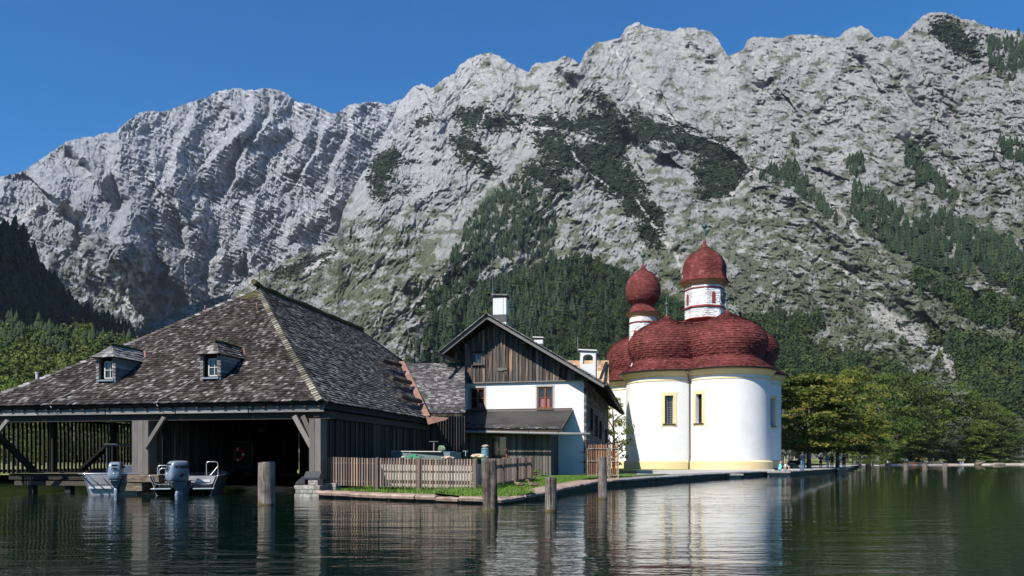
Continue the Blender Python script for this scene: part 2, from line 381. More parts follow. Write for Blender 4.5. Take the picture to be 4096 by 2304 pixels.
# grass in ledges and on the lower slopes
gm = smooth(.0, .22, mg+.35*mf-.12+.42*smooth(250, 760, Y)*(.6+.4*Rr)-.25*smooth(1250,1000,X)*smooth(600,450,Y))*.75
GR2 = [([(700,680),(860,625),(960,640),(1040,610),(1110,660),(1060,740),(1000,820),(940,830),(860,780),(760,745),(660,715)], .8), ([(1260,700),(1400,668),(1280,730)], .9), ([(1640,690),(1720,680),(1760,760),(1700,790)], .9), ([(1750,790),(1860,760),(1840,820),(1780,830)], .8), ([(2320,930),(2420,960),(2470,1000),(2380,1000)], 1.)]
jx = X+22*fbm(X/30, Y/30, 4, 201, .6)+7*fbm(X/7, Y/7, 2, 203); jy = Y+22*fbm(X/30, Y/30, 4, 202, .6)+6*fbm(X/7, Y/7, 2, 204)
for pl, a in GR2: gm = np.maximum(gm, a*inpoly(jx, jy, pl)*smooth(-.3, 0, mg+.4*mf))
sm = np.zeros_like(X)
SCREE2 = [([(1955,385),(1935,410),(1890,435),(1860,470),(1830,500)], 5), ([(1890,425),(1870,400),(1840,370),(1810,360),(1700,320),(1660,300)], 3), ([(1520,360),(1470,350),(1430,330),(1425,350),(1450,400),(1480,430),(1530,470)], 3), ([(1350,300),(1300,320),(1400,325)], 4), ([(2380,430),(2395,460),(2415,500),(2400,540)], 6), ([(2090,505),(2110,530),(2160,600)], 4), ([(2200,780),(2330,860),(2400,920),(2440,960)], 22),
    ([(1180,600),(1130,680),(1050,760),(1000,800)], 3), ([(1250,560),(1170,660),(1120,700)], 3), ([(1110,720),(1040,800)], 3), ([(850,640),(810,655),(770,680)], 6), ([(1640,560),(1700,640),(1720,700)], 4), ([(1240,240),(1220,290),(1200,320)], 4), ([(1390,250),(1400,300)], 3), ([(2000,620),(2120,680),(2230,750)], 3), ([(2320,560),(2420,640)], 3), ([(2450,730),(2560,800)], 5), ([(1550,130),(1620,250),(1700,300)], 4), ([(1370,680),(1330,695),(1230,730)], 5), ([(1600,500),(1680,620)], 3), ([(1180,380),(1260,420)], 4), ([(900,700),(980,640)], 3), ([(940,820),(1000,740)], 3)]
for pl, wd in SCREE2:
    d_, _ = polyline_dist(X+7*fbm(X/14, Y/14, 3, 261), Y+7*fbm(X/14, Y/14, 3, 262), pl); sm = np.maximum(sm, smooth(wd*1.3, wd*.4, d_))
gm = gm*(1-sm)
grass = np.array([.10,.125,.042])*(1+.5*fbm(X/7, Y/6, 3, 215))[..., None]
rock = rock*(1-gm[..., None])+grass*gm[..., None]
rock = rock*(1-sm[..., None])+np.array([.66,.64,.61])*sm[..., None]
# dwarf pine mats and forest floor
PINE = [[(1130,280),(1200,268),(1250,288),(1330,300),(1400,282),(1440,300),(1520,272),(1560,300),(1600,345),(1540,355),(1480,335),(1420,335),(1300,325),(1180,335),(1150,310)],
    [(1330,340),(1400,335),(1470,370),(1500,345),(1560,340),(1650,345),(1640,360),(1580,370),(1570,400),(1640,470),(1600,480),(1540,440),(1480,440),(1420,430),(1370,400)],
    [(1560,265),(1640,290),(1700,318),(1780,345),(1840,372),(1890,420),(1888,445),(1850,450),(1790,430),(1770,400),(1700,375),(1620,340)],
    [(1480,430),(1560,430),(1640,500),(1672,560),(1660,610),(1600,560),(1560,510),(1500,470)], [(1480,200),(1540,260),(1570,290),(1540,300),(1500,250)],
    [(925,400),(1000,360),(1010,400),(990,440),(960,500),(930,495)], [(1130,350),(1180,335),(1210,370),(1250,420),(1260,450),(1220,430),(1150,400)],
    [(940,500),(1055,460),(1040,480),(960,510)], [(1739,404),(1800,415),(1861,404),(1896,421),(1861,469),(1783,512),(1755,470)], [(660,692),(760,655),(870,618),(860,635),(760,690),(700,700)], [(1040,300),(1100,285),(1090,315),(1045,325)],
    [(1600,560),(1670,620),(1660,640),(1610,600)], [(2330,45),(2400,48),(2455,100),(2470,160),(2430,150),(2360,100)], [(1290,440),(1360,400),(1420,440),(1440,500),(1380,480)], [(1560,300),(1640,330),(1600,360),(1540,345)], [(1760,360),(1820,330),(1830,360),(1790,380)]]
FOREST = [[(1275,450),(1340,455),(1385,500),(1405,560),(1395,620),(1340,660),(1240,640),(1140,650),(1110,680),(1150,610),(1170,560),(1220,500)],
    [(1150,640),(1250,640),(1180,720),(1080,790),(1050,800),(1100,720)],
    [(2147,460),(2199,491),(2256,525),(2330,564),(2425,640),(2460,700),(2350,680),(2286,650),(2200,608),(2156,556),(2126,521)], [(2278,343),(2312,369),(2330,412),(2408,491),(2412,517),(2364,499),(2303,456),(2277,412)],
    [(2312,521),(2373,538),(2460,577),(2640,650),(2640,780),(2489,710),(2440,640),(2330,550)], [(2503,339),(2640,379),(2640,422),(2529,399)], [(1939,417),(2004,408),(2039,460),(2100,540),(2110,570),(2026,503),(1974,469),(1904,451)],
    [(2130,399),(2169,382),(2182,438),(2134,443)], [(2251,683),(2299,693),(2425,718),(2441,750),(2410,770),(2331,730),(2267,702)], [(2400,743),(2520,769),(2640,788),(2640,840),(2457,817),(2407,787)],
    [(1850,800),(1951,795),(2060,800),(2070,825),(2014,855),(2046,885),(2150,895),(2260,940),(2350,985),(2400,1020),(2420,1060),(1700,1060),(1700,830)], [(2400,900),(2457,888),(2520,920),(2640,946),(2640,1060),(2430,1060),(2425,990)],
    [(2480,90),(2640,92),(2640,150),(2530,210),(2490,180)], [(2620,500),(2640,500),(2640,560)], [(2330,860),(2400,850),(2640,900),(2640,930),(2480,905),(2400,890)], [(1990,340),(2010,350),(2010,370),(1995,370)]]
pin = np.zeros(X.shape, bool); fo = np.zeros(X.shape, bool)
pin = np.zeros(X.shape)
for q in range(4):
    kx = jx+(14, -12, 5, -6)[q]; ky = jy+(-6, 8, 10, -9)[q]; b_ = np.zeros(X.shape, bool)
    for p in PINE: b_ |= inpoly(kx, ky, p)
    pin += b_*.25
for p in FOREST: fo |= inpoly(jx*.5+X*.5, jy*.5+Y*.5, p)
pm = smooth(.42, .5, pin*.9+.75*fbm(X/20, Y/13, 5, 301, .65)+.9*fbm(X/5, Y/4, 2, 302)*(.35+(pin > .1)*.3)-.25*(pin < .05))*(pin > .01); fm = fo*smooth(-.35, .1, fbm(X/22+Y/60, Y/30, 4, 353, .6))
dk = np.maximum(pm, fm*.85)[..., None]*(1-sm[..., None])
rock = rock*(1-dk)+np.array([.035,.048,.026])*dk
M_rock = mat_rock('near_rock', .018, .055, 18, 9)
s2.finish('mountain_face', D, rock, M_rock)
pm2, fm2 = pm, fm

# ---- wooded hill behind the house and the church
SKY4 = [(980,1000),(1010,930),(1020,895),(1050,840),(1090,800),(1150,765),(1200,742),(1240,722),(1290,700),(1330,694),(1360,672),(1380,662),(1440,652),(1500,658),(1540,676),(1600,712),(1680,760),(1780,800),(1900,835),(2000,868),(2100,905),(2250,955),(2400,1010),(2500,1050)]
s4 = Sheet(980, 2500, 3, SKY4, [(980,1156.5),(2500,1156.5)], 170, back=250)
X, Y = s4.X, s4.Y; e = (HY-Y)/FS
D = 1000*.68/(.68-e*1.0)-sum([70*ridged(*rot(X, Y, 100, 200, 60), 3, 401), 30*fbm(X/20, Y/20, 4, 402)])
g4 = smooth(.0, .3, fbm(X/20, Y/16, 4, 404)-.5*smooth(1090,1040,X)*0)
rocky = np.clip(smooth(1100, 1040, X)*smooth(760, 860, Y), 0, 1)
c4 = np.array([.035,.048,.022])*(1+.4*g4)[..., None]; c4 = c4*(1-rocky[..., None]*.9)+np.array([.36,.36,.35])*rocky[..., None]*.9
s4.finish('hill', D, c4, M_rock); rocky4 = rocky

# ---- dark slope on the left, shaded by an added block out of the frame
SKY6 = [(-200,560),(-60,568),(0,572),(40,575),(58,592),(70,610),(90,650),(100,672),(110,690),(135,712),(150,730),(180,770),(200,786),(230,795),(250,806),(280,815),(310,832),(345,848),(420,900),(480,980)]
s6 = Sheet(-200, 480, 3, SKY6, [(-200,1156.5),(480,1156.5)], 170, back=500)
X, Y = s6.X, s6.Y; e = (HY-Y)/FS
D = 1050*1.1/(1.1-e)+X*1.1-sum([60*ridged(*rot(X, Y, 80, 160, 50), 4, 501), 22*fbm(X/20, Y/20, 4, 502)])
g6 = smooth(.1, .4, ridged(*rot(X, Y, 75, 120, 20), 4, 503))
c6 = np.array([.05,.06,.04])*(1-g6[..., None]*.6)+np.array([.22,.22,.22])*g6[..., None]*.6
s6.finish('shaded_slope', D, c6, M_rock)
# unseen block added out of the frame on the left to shade that slope
def shade_block():
    n = 60; xs = np.linspace(-1, 1, n); U, V_ = np.meshgrid(xs, xs); 
    hgt = np.clip(1-np.maximum(np.abs(U), np.abs(V_)*.9), 0, 1)**.4*1950*(1+.12*fbm(U*3, V_*3, 4, 601))
    ux, uy = math.cos(R(62)), math.sin(R(62))
    Xw = -1650+U*560; Yw = 600+V_*700
    V = np.stack([Xw, Yw, hgt-8], -1).reshape(-1, 3); i = np.arange(n*n).reshape(n, n)
    Fc = np.stack([i[:-1, :-1], i[:-1, 1:], i[1:, 1:], i[1:, :-1]], -1).reshape(-1, 4)
    numesh('shade_caster', V, Fc, M_rock, cols=np.tile(np.array([[.12,.13,.09]]), (len(V), 1)), smooth=True)['kind'] = 'structure'
shade_block()

# ---- trees far off: small conifers, round crowns and mats of dwarf pine, as woods that read as one mass
def tmpl_conifer(n=6, tiers=4, seed=0):
    rs = np.random.RandomState(seed); vs = []; fs = []
    for k in range(tiers):
        z0 = .06+.82*k/tiers; z1 = min(1, z0+.42); rr = .26*(1-.82*k/tiers)
        b = len(vs)
        for j in range(n):
            a = 2*math.pi*(j+.5*k)/n; q = rr*rs.uniform(.75, 1.25); vs.append((q*math.cos(a), q*math.sin(a), z0+rs.uniform(-.04, .04)))
        vs.append((0, 0, z1))
        for j in range(n): fs.append((b+j, b+(j+1) % n, b+n))
    return np.array(vs), np.array(fs)
def tmpl_blob(seed=0, flat=.7, n=42):
    rs = np.random.RandomState(seed); bm = bmesh.new(); bmesh.ops.create_icosphere(bm, subdivisions=2, radius=.5)
    for v in bm.verts:
        q = v.co.normalized(); k = .8+.55*mnoise.noise(q*2.2+Vector((seed*3.1, 0, 0)))+.16*rs.uniform(-1, 1); v.co = Vector((q.x*k*.5, q.y*k*.5, (q.z*k*.5+.42)*flat))
    vs = np.array([v.co[:] for v in bm.verts]); fs = np.array([[v.index for v in f.verts] for f in bm.faces]); bm.free(); return vs, fs
def scatter(name, tmpls, pos, hgt, wid, mat, rnd, label, cat, seed=1):
    rs = np.random.RandomState(seed); Vs = []; Fs = []; Rn = []; off = 0; pick = rs.randint(0, len(tmpls), len(pos))
    for t, (tv, tf) in enumerate(tmpls):
        idx = np.where(pick == t)[0]
        if not len(idx): continue
        a = rs.uniform(0, 6.28, len(idx)); ca, sa = np.cos(a), np.sin(a)
        w_ = wid[idx][:, None]; x = (tv[None, :, 0]*ca[:, None]-tv[None, :, 1]*sa[:, None])*w_; y = (tv[None, :, 0]*sa[:, None]+tv[None, :, 1]*ca[:, None])*w_
        z = tv[None, :, 2]*hgt[idx][:, None]
        V = np.stack([x, y, z], -1)+pos[idx][:, None, :]; Fc = tf[None]+(np.arange(len(idx))*len(tv))[:, None, None]+off
        Vs.append(V.reshape(-1, 3)); Fs.append(Fc.reshape(-1, 3)); Rn.append(np.repeat(rnd[idx], len(tv))); off += len(idx)*len(tv)
    o = numesh(name, np.concatenate(Vs), np.concatenate(Fs), mat, rnd=np.concatenate(Rn)); tag(o, label, cat, kind='stuff'); return o
def mat_tree(name, stops, scale=.5):
    m, nt, b = newmat(name, .9, spec=.1)
    n = noisetex(nt, scale, 4, .7)
    f = math_(nt, 'ADD', math_(nt, 'MULTIPLY', attr(nt), .7), math_(nt, 'MULTIPLY', n, .3))
    nt.links.new(ramp(nt, stops, f), b.inputs['Base Color']); return m
M_conifer = mat_tree('conifer_wood', [(0, (.010,.020,.013)), (.5, (.020,.034,.018)), (.85, (.036,.052,.024)), (1, (.10,.085,.065))])
M_pine = mat_tree('dwarf_pine', [(0, (.014,.026,.014)), (1, (.030,.050,.020))])
M_broad = mat_tree('broadleaf_wood', [(0, (.015,.030,.011)), (.5, (.033,.055,.018)), (.8, (.058,.080,.024)), (1, (.10,.105,.03))])
M_broad_l = mat_tree('light_broadleaf_wood', [(0, (.02,.038,.011)), (.5, (.055,.08,.020)), (.8, (.11,.13,.03)), (1, (.21,.185,.04))])
def leafcloud(seed, n=420, big=.0525):
    r_ = np.random.RandomState(seed); d = r_.normal(size=(n, 3)); d /= np.linalg.norm(d, axis=1)[:, None]
    lob = np.array([mnoise.noise(Vector(q*1.9)+Vector((seed*5.3, 0, 0))) for q in d]); rad = (.36+.26*lob)*(r_.uniform(.6, 1, n)**.4)
    c = d*rad[:, None]; c[:, 2] = c[:, 2]*1.05+.55; sz = r_.uniform(.67, 1.33, n)*big
    a = r_.normal(size=(n, 3)); a /= np.linalg.norm(a, axis=1)[:, None]; b = np.cross(a, d+.3*r_.normal(size=(n, 3))); b /= np.linalg.norm(b, axis=1)[:, None]
    vs = np.concatenate([c+a*sz[:, None], c-a*sz[:, None]*.5+b*sz[:, None], c-a*sz[:, None]*.5-b*sz[:, None]]); i = np.arange(n); return vs, np.stack([i, i+n, i+2*n], 1)
CON = [tmpl_conifer(6, 4, k) for k in range(4)]; BLOB = [leafcloud(k+40, 110, .085) for k in range(4)]; MAT_ = [tmpl_blob(k+7, .5) for k in range(4)]
rs = np.random.RandomState(5)
def sample(sheet, mask, n, x0, x1, y0, y1):
    x = rs.uniform(x0, x1, n); y = rs.uniform(y0, y1, n)
    ix = np.clip(((x-sheet.x[0])/(sheet.x[1]-sheet.x[0])).astype(int), 0, len(sheet.x)-1)
    fy = (y-sheet.ytop[ix])/(sheet.ybot[ix]-sheet.ytop[ix]); iy = np.clip((fy*(sheet.rows-1)).astype(int), 0, sheet.rows-1)
    k = (fy > 0) & (fy < 1) & (rs.rand(n) < mask[iy, ix]); return x[k], y[k]
# dwarf pine on the face
x, y = sample(s2, pm2*(1-.7*fm2), 42000, 640, 2576, 40, 700); p = s2.at(x, y); d_ = p[:, 1]/2600; p = p-np.stack([0*d_, 0*d_, 3*d_], -1)
scatter('dwarf_pine', MAT_, p, rs.uniform(6, 13, len(p))*d_, rs.uniform(9, 20, len(p))*d_, M_pine, rs.rand(len(p)), 'dark mats of dwarf pine on the ledges of the grey rock face', 'dwarf pine')
# conifers in the forest patches and scattered on the slopes
XX, YY = s2.X, s2.Y
sp = smooth(.12, .42, fbm(XX/34, YY/28, 4, 351))*smooth(200, 460, YY+.12*(XX-1300))*(.15+.85*smooth(1700, 1950, XX))*.55
sp = np.maximum(sp, .28*smooth(600, 800, YY)*smooth(1800, 2000, XX))
sp = np.maximum(sp, .5*smooth(.1, .3, fbm(XX/20, YY/20, 3, 352))*smooth(2250, 2350, XX)*smooth(20, 60, YY))
msk = np.clip(np.maximum(fm2*np.clip(.7+1.9*fbm(XX/22+YY/60, YY/30, 4, 353, .6), .0, 1), sp*.16), 0, 1)
x, y = sample(s2, msk, 105000, 640, 2640, 40, 1050); p = s2.at(x, y)
hh = (8+14*rs.rand(len(p))**1.3)*(1-.35*smooth(1000, 2800, p[:, 1])+.5*smooth(1500,2600,p[:,1]))
ixx = np.clip(((x-s2.x[0])/(s2.x[1]-s2.x[0])).astype(int), 0, len(s2.x)-1); iyy = np.clip(((y-s2.ytop[ixx])/(s2.ybot[ixx]-s2.ytop[ixx])*(s2.rows-1)).astype(int), 0, s2.rows-1)
infor = fm2[iyy, ixx] > .3; br = (rs.rand(len(p)) < smooth(640, 860, y)*.65); hh = np.where(infor, hh, hh*.6)
scatter('conifer_wood', CON, p[~br]-[0, 0, 2], hh[~br], hh[~br]*rs.uniform(.75, 1.2, (~br).sum()), M_conifer, rs.rand((~br).sum()), 'dark conifers in bands and scattered on the high rocky slopes', 'conifer wood')
scatter('broadleaf_wood', BLOB, p[br]-[0, 0, 1], hh[br]*.95, hh[br]*rs.uniform(.8, 1.2, br.sum()), M_broad, rs.rand(br.sum()), 'green broadleaf wood on the foot of the mountain right of the church', 'broadleaf wood')
# hill behind house
x, y = sample(s4, 1-.8*rocky4, 15000, 985, 2500, 640, 1120); p = s4.at(x, y)
k = rs.rand(len(p)) < np.clip(.9-.9*smooth(1250, 1650, x)-.5*smooth(760,900,y)+.6*(fbm(x/60, y/60, 2, 405)), .1, 1)
hh = 10+14*rs.rand(len(p))**1.4
scatter('hill_conifers', CON, p[k]-[0, 0, 1], hh[k]*1.1, hh[k]*rs.uniform(.9, 1.3, k.sum()), M_conifer, rs.rand(k.sum()), 'dark spruces covering the left part of the wooded hill behind the gabled house', 'conifer wood')
k = ~k
scatter('hill_broadleaf', BLOB, p[k]-[0, 0, 1], hh[k]*.75, hh[k]*rs.uniform(.55, .85, k.sum()), M_broad, rs.rand(k.sum())*.8, 'green broadleaf trees covering the wooded hill behind the house and church', 'broadleaf wood')
# shaded slope
x, y = sample(s6, np.clip(smooth(600, 760, s6.Y)+.3, 0, 1), 4000, -150, 470, 570, 1000); p = s6.at(x, y); hh = rs.uniform(18, 30, len(p))
scatter('shaded_conifers', CON, p-[0, 0, 2], hh, hh*1.2, M_conifer, rs.rand(len(p)), 'conifers in deep shade on the dark slope at the left edge', 'conifer wood')

# ---- sunlit wooded slope on the left, nearer than the shaded one
SKY7 = [(-200,850),(0,850),(60,848),(120,858),(200,872),(260,885),(320,905),(420,945),(520,1000),(600,1080)]
s7 = Sheet(-200, 600, 4, SKY7, [(-200,1157),(600,1157)], 90, back=120)
X, Y = s7.X, s7.Y; e = (HY-Y)/FS
D = 330*.34/(.34-e)-14*fbm(X/50, Y/40, 3, 701)
s7.finish('wooded_slope', D, np.tile(np.array([.03,.042,.018]), X.shape+(1,)), M_rock)
x, y = sample(s7, X*0+1, 2600, -150, 590, 800, 1150); p = s7.at(x, y)
k = rs.rand(len(p)) < np.clip(1.25-(y-820)/110., .06, .95); hh = rs.uniform(9, 20, len(p))
scatter('slope_conifers', CON, p[k]-[0, 0, 1], hh[k]*1.15, hh[k]*rs.uniform(.85, 1.15, k.sum()), M_conifer, rs.rand(k.sum())*.5+.45, 'spruces on the upper part of the sunlit slope left of the boathouse roof', 'conifer wood')
k = ~k
LEAFY = [tmpl_blob(k2+20) for k2 in range(4)]
LC = [leafcloud(q) for q in range(4)]
scatter('slope_broadleaf', LC, p[k]-[0, 0, 1], hh[k], hh[k]*rs.uniform(.8, 1.1, k.sum()), M_broad_l, rs.rand(k.sum())*.7+.3, 'light green broadleaf trees on the sunlit slope left of the boathouse roof', 'broadleaf wood')
# ================================================================ LAKE, LAND, QUAY
def mat_water():
    m, nt, b = newmat('lake_water', .015, (.002, .010, .007), spec=.5)
    b.inputs['IOR'].default_value = 1.33
    n1 = noisetex(nt, 1.0, 3, .55, stretch=(.30, 1.05, 1), dist=.4)
    n2 = noisetex(nt, 1.0, 3, .6, stretch=(1.3, 4.2, 1), dist=.3)
    n3 = noisetex(nt, 1.0, 2, .5, stretch=(.05, .12, 1)); n4 = noisetex(nt, 1.0, 2, .5, stretch=(3.4, 9.5, 1))
    calm = ramp(nt, [(.35, (.35,.35,.35)), (.65, (1,1,1))], n3)
    h = math_(nt, 'ADD', math_(nt, 'MULTIPLY', n1, .030), math_(nt, 'MULTIPLY', math_(nt, 'MULTIPLY', n2, .011), calm)); h = math_(nt, 'ADD', h, math_(nt, 'MULTIPLY', math_(nt, 'MULTIPLY', n4, .003), calm))
    bump(nt, b, h, 1.0, 1.0); return m
M_water = mat_water()
mb = MB(); mb.face([(-5000, -400, 0), (5000, -400, 0), (5000, 6000, 0), (-5000, 6000, 0)])
tag(mb.build('water', M_water), kind='structure')
mb = MB(); mb.face([(-5000, -400, -6), (5000, -400, -6), (5000, 6000, -6), (-5000, 6000, -6)])

# shoreline: waterline points going right along the quay and then the beach
SH = [(-7.67,31.2), (-4.2,28.6), (-.62,26.3), (-.30,26.3), (.42,28.0), (1.25,29.9), (2.1,33.2), (3.3,37.2), (4.35,40.5), (6.0,43.6), (8.25,47.6), (11.7,54), (15.9,61.6), (20,67.6), (23.6,73.3), (25.9,73.9), (33,86), (40.9,100), (56,130)]
BE = [(86,190), (107,226), (122,238), (145,252), (170,266), (260,300), (700,420), (3000,900)]
ZT = [.24,.22,.20,.20,.24,.28,.34,.38,.42,.45,.47,.48,.5,.5,.5,.5,.5,.5,.45]   # coping top
def offset(pts, dist):
    out = []
    for i, p in enumerate(pts):
        a = Vector(pts[max(i-1, 0)]); b = Vector(pts[min(i+1, len(pts)-1)]); t = (b-a).normalized(); nrm = Vector((-t.y, t.x)); out.append(Vector(p)+nrm*dist)
    return out
grassM = mat_noise('meadow_grass', [(.3, (.035,.07,.012)), (.5, (.07,.13,.02)), (.7, (.12,.17,.04))], 2.5, .95, .5, .04, bscale=20)
M_path = mat_noise('gravel_path', [(.3, (.33,.31,.28)), (.7, (.46,.44,.41))], 6, .95, .4, .01, bscale=60)
M_meadow = mat_noise('dry_meadow', [(.3, (.10,.12,.035)), (.6, (.19,.19,.07)), (.8, (.26,.24,.11))], .6, .95, .4, .05, bscale=8)
# land: strips from the coping inwards
inner = offset(SH, .95); i2 = offset(SH, 2.9)
V = []; 
def row(pts, zs): 
    n = len(V); V.extend([(p[0], p[1], z) for p, z in zip(pts, zs)]); return n
r1 = row(inner, [z-.02 for z in ZT]); r2 = row(i2, [max(z+.10, .33) if z < .45 else .5 for z in ZT])
far = [(-9, 34.5)]+[(p[0]-12, p[1]+40) for p in SH[1:]]
far = [(-4.3, 47), (-4.2, 47.5), (-4.0, 48), (-3.9, 48.5), (-3.5, 49), (-3, 50), (-2.5, 52), (-2, 53), (-1, 55), (0, 60), (1, 66), (3, 74), (6, 84), (9, 92), (12, 100), (14, 106), (20, 120), (28, 136), (40, 165)]
r3 = row(far, [.5]*len(far)); Fq = []
for i in range(len(SH)-1):
    Fq += [(r1+i, r1+i+1, r2+i+1, r2+i), (r2+i, r2+i+1, r3+i+1, r3+i)]
me = bpy.data.meshes.new('grass_verge'); me.from_pydata(V, [], Fq); me.materials.append(grassM); o = bpy.data.objects.new('lawn', me); C.objects.link(o); tag(o, kind='structure')
# big sheet of ground behind everything
mb = MB(); mb.add([(p[0], p[1], .46) for p in far]+[(p[0], p[1], .02) for p in BE]+[(3000, 6000, 3), (-4000, 6000, 3), (-4000, 140, .46), (-60, 62, .46), (-27, 52.5, .46)], [tuple(range(len(far)+len(BE)+5))])
gr = mb.build('ground', M_meadow); tag(gr, kind='structure')
# gravel path round the church along the quay
PA = offset(SH, .9); PB = [(6.2,52), (7.5,53), (8,54), (9,55), (9,56), (9.5,57), (9.5,60), (10,66), (10,70), (11,74), (12,76), (14,78), (17,80), (21,86), (27,92), (30,95), (33,100), (39,112), (52,140)]
mb = MB()
for i in range(10, len(SH)-1):
    mb.face([(*PA[i], .506), (*PA[i+1], .506), (*PB[i+1], .506), (*PB[i], .506)])
mb.face([(52,140,.506), (*PA[-1], .506), (84,192,.35), (80,196,.4)])
tag(mb.build('path', M_path), kind='structure')
# grass wedge between gate and church path
mb = MB(); gp = [offset(SH, 1.0)[i] for i in (8, 9, 10, 11)]
mb.face([(*gp[0], .53), (*gp[1], .53), (*gp[2], .53), (*gp[3], .53), (10.6, 55.6, .53), (7.2, 51.5, .53), (4.6, 44.5, .53)])
tag(mb.build('grass_strip', grassM), kind='structure')
# beach
M_beach = mat_noise('beach_gravel', [(.3, (.42,.38,.33)), (.7, (.60,.56,.50))], 3, .95, .2, .02)
mb = MB(); b0 = [(80,186)]+BE[:-1]; b1 = [(78,192)]+[(x-2, y+7) for x, y in BE[:-1]]
for i in range(len(b0)-1):
    mb.face([(*b0[i], -.06), (*b0[i+1], -.06), (*b1[i+1], .42), (*b1[i], .42)])
tag(mb.build('beach', M_beach), kind='structure')
# far bank grass behind the beach
mb = MB()
for i in range(len(b0)-1):
    mb.face([(*b1[i], .40), (*b1[i+1], .40), (b1[i+1][0]-4, b1[i+1][1]+14, .9), (b1[i][0]-4, b1[i][1]+14, .9)])
    mb.face([(b1[i][0]-4, b1[i][1]+14, .9), (b1[i+1][0]-4, b1[i+1][1]+14, .9), (b1[i+1][0]-30, b1[i+1][1]+150, 2.5), (b1[i][0]-30, b1[i][1]+150, 2.5)])
tag(mb.build('grass_bank', M_meadow), kind='structure')
# ---- quay: wall below and coping stones
M_cope = mat_noise('red_conglomerate', [(.25, (.13,.085,.065)), (.5, (.30,.215,.17)), (.75, (.46,.35,.28))], 2.2, .9, .8, .03, bscale=14, detail=9)
M_wet = mat_noise('wet_stone', [(.3, (.018,.016,.012)), (.7, (.07,.06,.045))], 3, .8, .8, .05, bscale=6)
M_grey = mat_noise('quay_concrete', [(.3, (.16,.15,.13)), (.7, (.34,.32,.29))], 2.5, .9, .5, .02, bscale=20)
q = thing('quay_wall', (-.5, 26.5, 0), 'low stone quay wall with reddish coping slabs running round the grass in front of the house', 'quay wall')
mb = MB(); so_ = offset(SH, .12)
for i in range(len(SH)-1):
    a, b_ = so_[i], so_[i+1]; mb.face([(a.x, a.y, -1), (b_.x, b_.y, -1), (b_.x, b_.y, ZT[i+1]-.1), (a.x, a.y, ZT[i]-.1)])
    a2, b2 = inner[i], inner[i+1]; mb.face([(a.x, a.y, ZT[i]-.1), (b_.x, b_.y, ZT[i+1]-.1), (b2.x, b2.y, ZT[i+1]-.1), (a2.x, a2.y, ZT[i]-.1)])
mb.build('wall_base', M_wet, q)
def coping(i0, i1, step, mat, z_of, jit=.02, name='coping_stone', par=q):
    pts = [Vector((*SH[i], ZT[i])) for i in range(i0, i1+1)]; L = [0]
    for a, b_ in zip(pts[:-1], pts[1:]): L.append(L[-1]+(b_.xy-a.xy).length)
    def at(s):
        s = min(max(s, 0), L[-1]-1e-4); k = max(j for j in range(len(L)) if L[j] <= s); k = min(k, len(pts)-2); t = (s-L[k])/(L[k+1]-L[k]); p = pts[k].lerp(pts[k+1], t)
        d = (pts[k+1].xy-pts[k].xy).normalized(); return p, Vector((-d.y, d.x, 0))
    s = 0
    while s < L[-1]-.2:
        e_ = min(s+step*random.uniform(.8, 1.25), L[-1]); n = max(2, int((e_-s)/.22)); bm = bmesh.new(); prev = None
        dz = random.uniform(-jit, jit)
        for k in range(n+1):
            p, nr = at(s+.015+(e_-s-.03)*k/n); w0 = random.uniform(-.035, .035); h0 = random.uniform(-.012, .012)
            sec = [p+nr*(-.02+w0)+Vector((0, 0, -.14+dz)), p+nr*(-.05+w0)+Vector((0, 0, -.05+h0+dz)), p+nr*(.03+w0)+Vector((0, 0, .0+h0+dz)), p+nr*.5+Vector((0, 0, .012+h0+dz)), p+nr*1.0+Vector((0, 0, .0+dz)), p+nr*1.0+Vector((0, 0, -.14+dz))]
            vs = [bm.verts.new(v) for v in sec]
            if prev:
                for j in range(6): bm.faces.new((prev[j], prev[(j+1) % 6], vs[(j+1) % 6], vs[j]))
            else: bm.faces.new(vs[::-1])
            prev = vs
        bm.faces.new(prev); bmesh.ops.recalc_face_normals(bm, faces=bm.faces)
        me = bpy.data.meshes.new(name); bm.to_mesh(me); bm.free(); me.materials.append(mat); o = bpy.data.objects.new(name, me); C.objects.link(o)
        o.parent = par; me.transform(Matrix.Translation(-Vector(par.location))); s = e_
coping(0, 2, 1.15, M_cope, None); coping(2, 9, 1.3, M_cope, None)
q2 = thing('quay_wall', (20, 67.6, 0), 'long dark quay wall with grey slabs along the path beside the church', 'quay wall')
coping(9, 18, 2.4, M_grey, None, .01, 'coping_slab', q2)
# landing blocks that stick out into the water
for (px0, px1, d0, zt, lab) in ((2868, 2962, 63.5, .40, 'worn stone landing block at the waterside below the right church window'), (3074, 3150, 72.2, .46, 'stone landing block carrying the two seated people'), (3352, 3385, 98, .42, 'small pale stone landing block beyond the standing man')):
    a, b_ = G(px0, d0), G(px1, d0+1.2); mb = MB(); n = 9
    mb.box(((a.x+b_.x)/2, d0+1.6, zt-.09), (b_.x-a.x, 2.6, .16)); o = thing('landing_block', ((a.x+b_.x)/2, d0+1.6, 0), lab, 'stone block', 'stone landing blocks along the quay')
    mb.build('slab', M_grey, o, bevel=.03); mb = MB(); mb.box(((a.x+b_.x)/2, d0+1.7, (zt-.17)/2-.3), (b_.x-a.x-.25, 2.3, zt-.17+.6)); mb.build('base_stone', M_cope if px0 > 3300 else M_grey, o, bevel=.04)
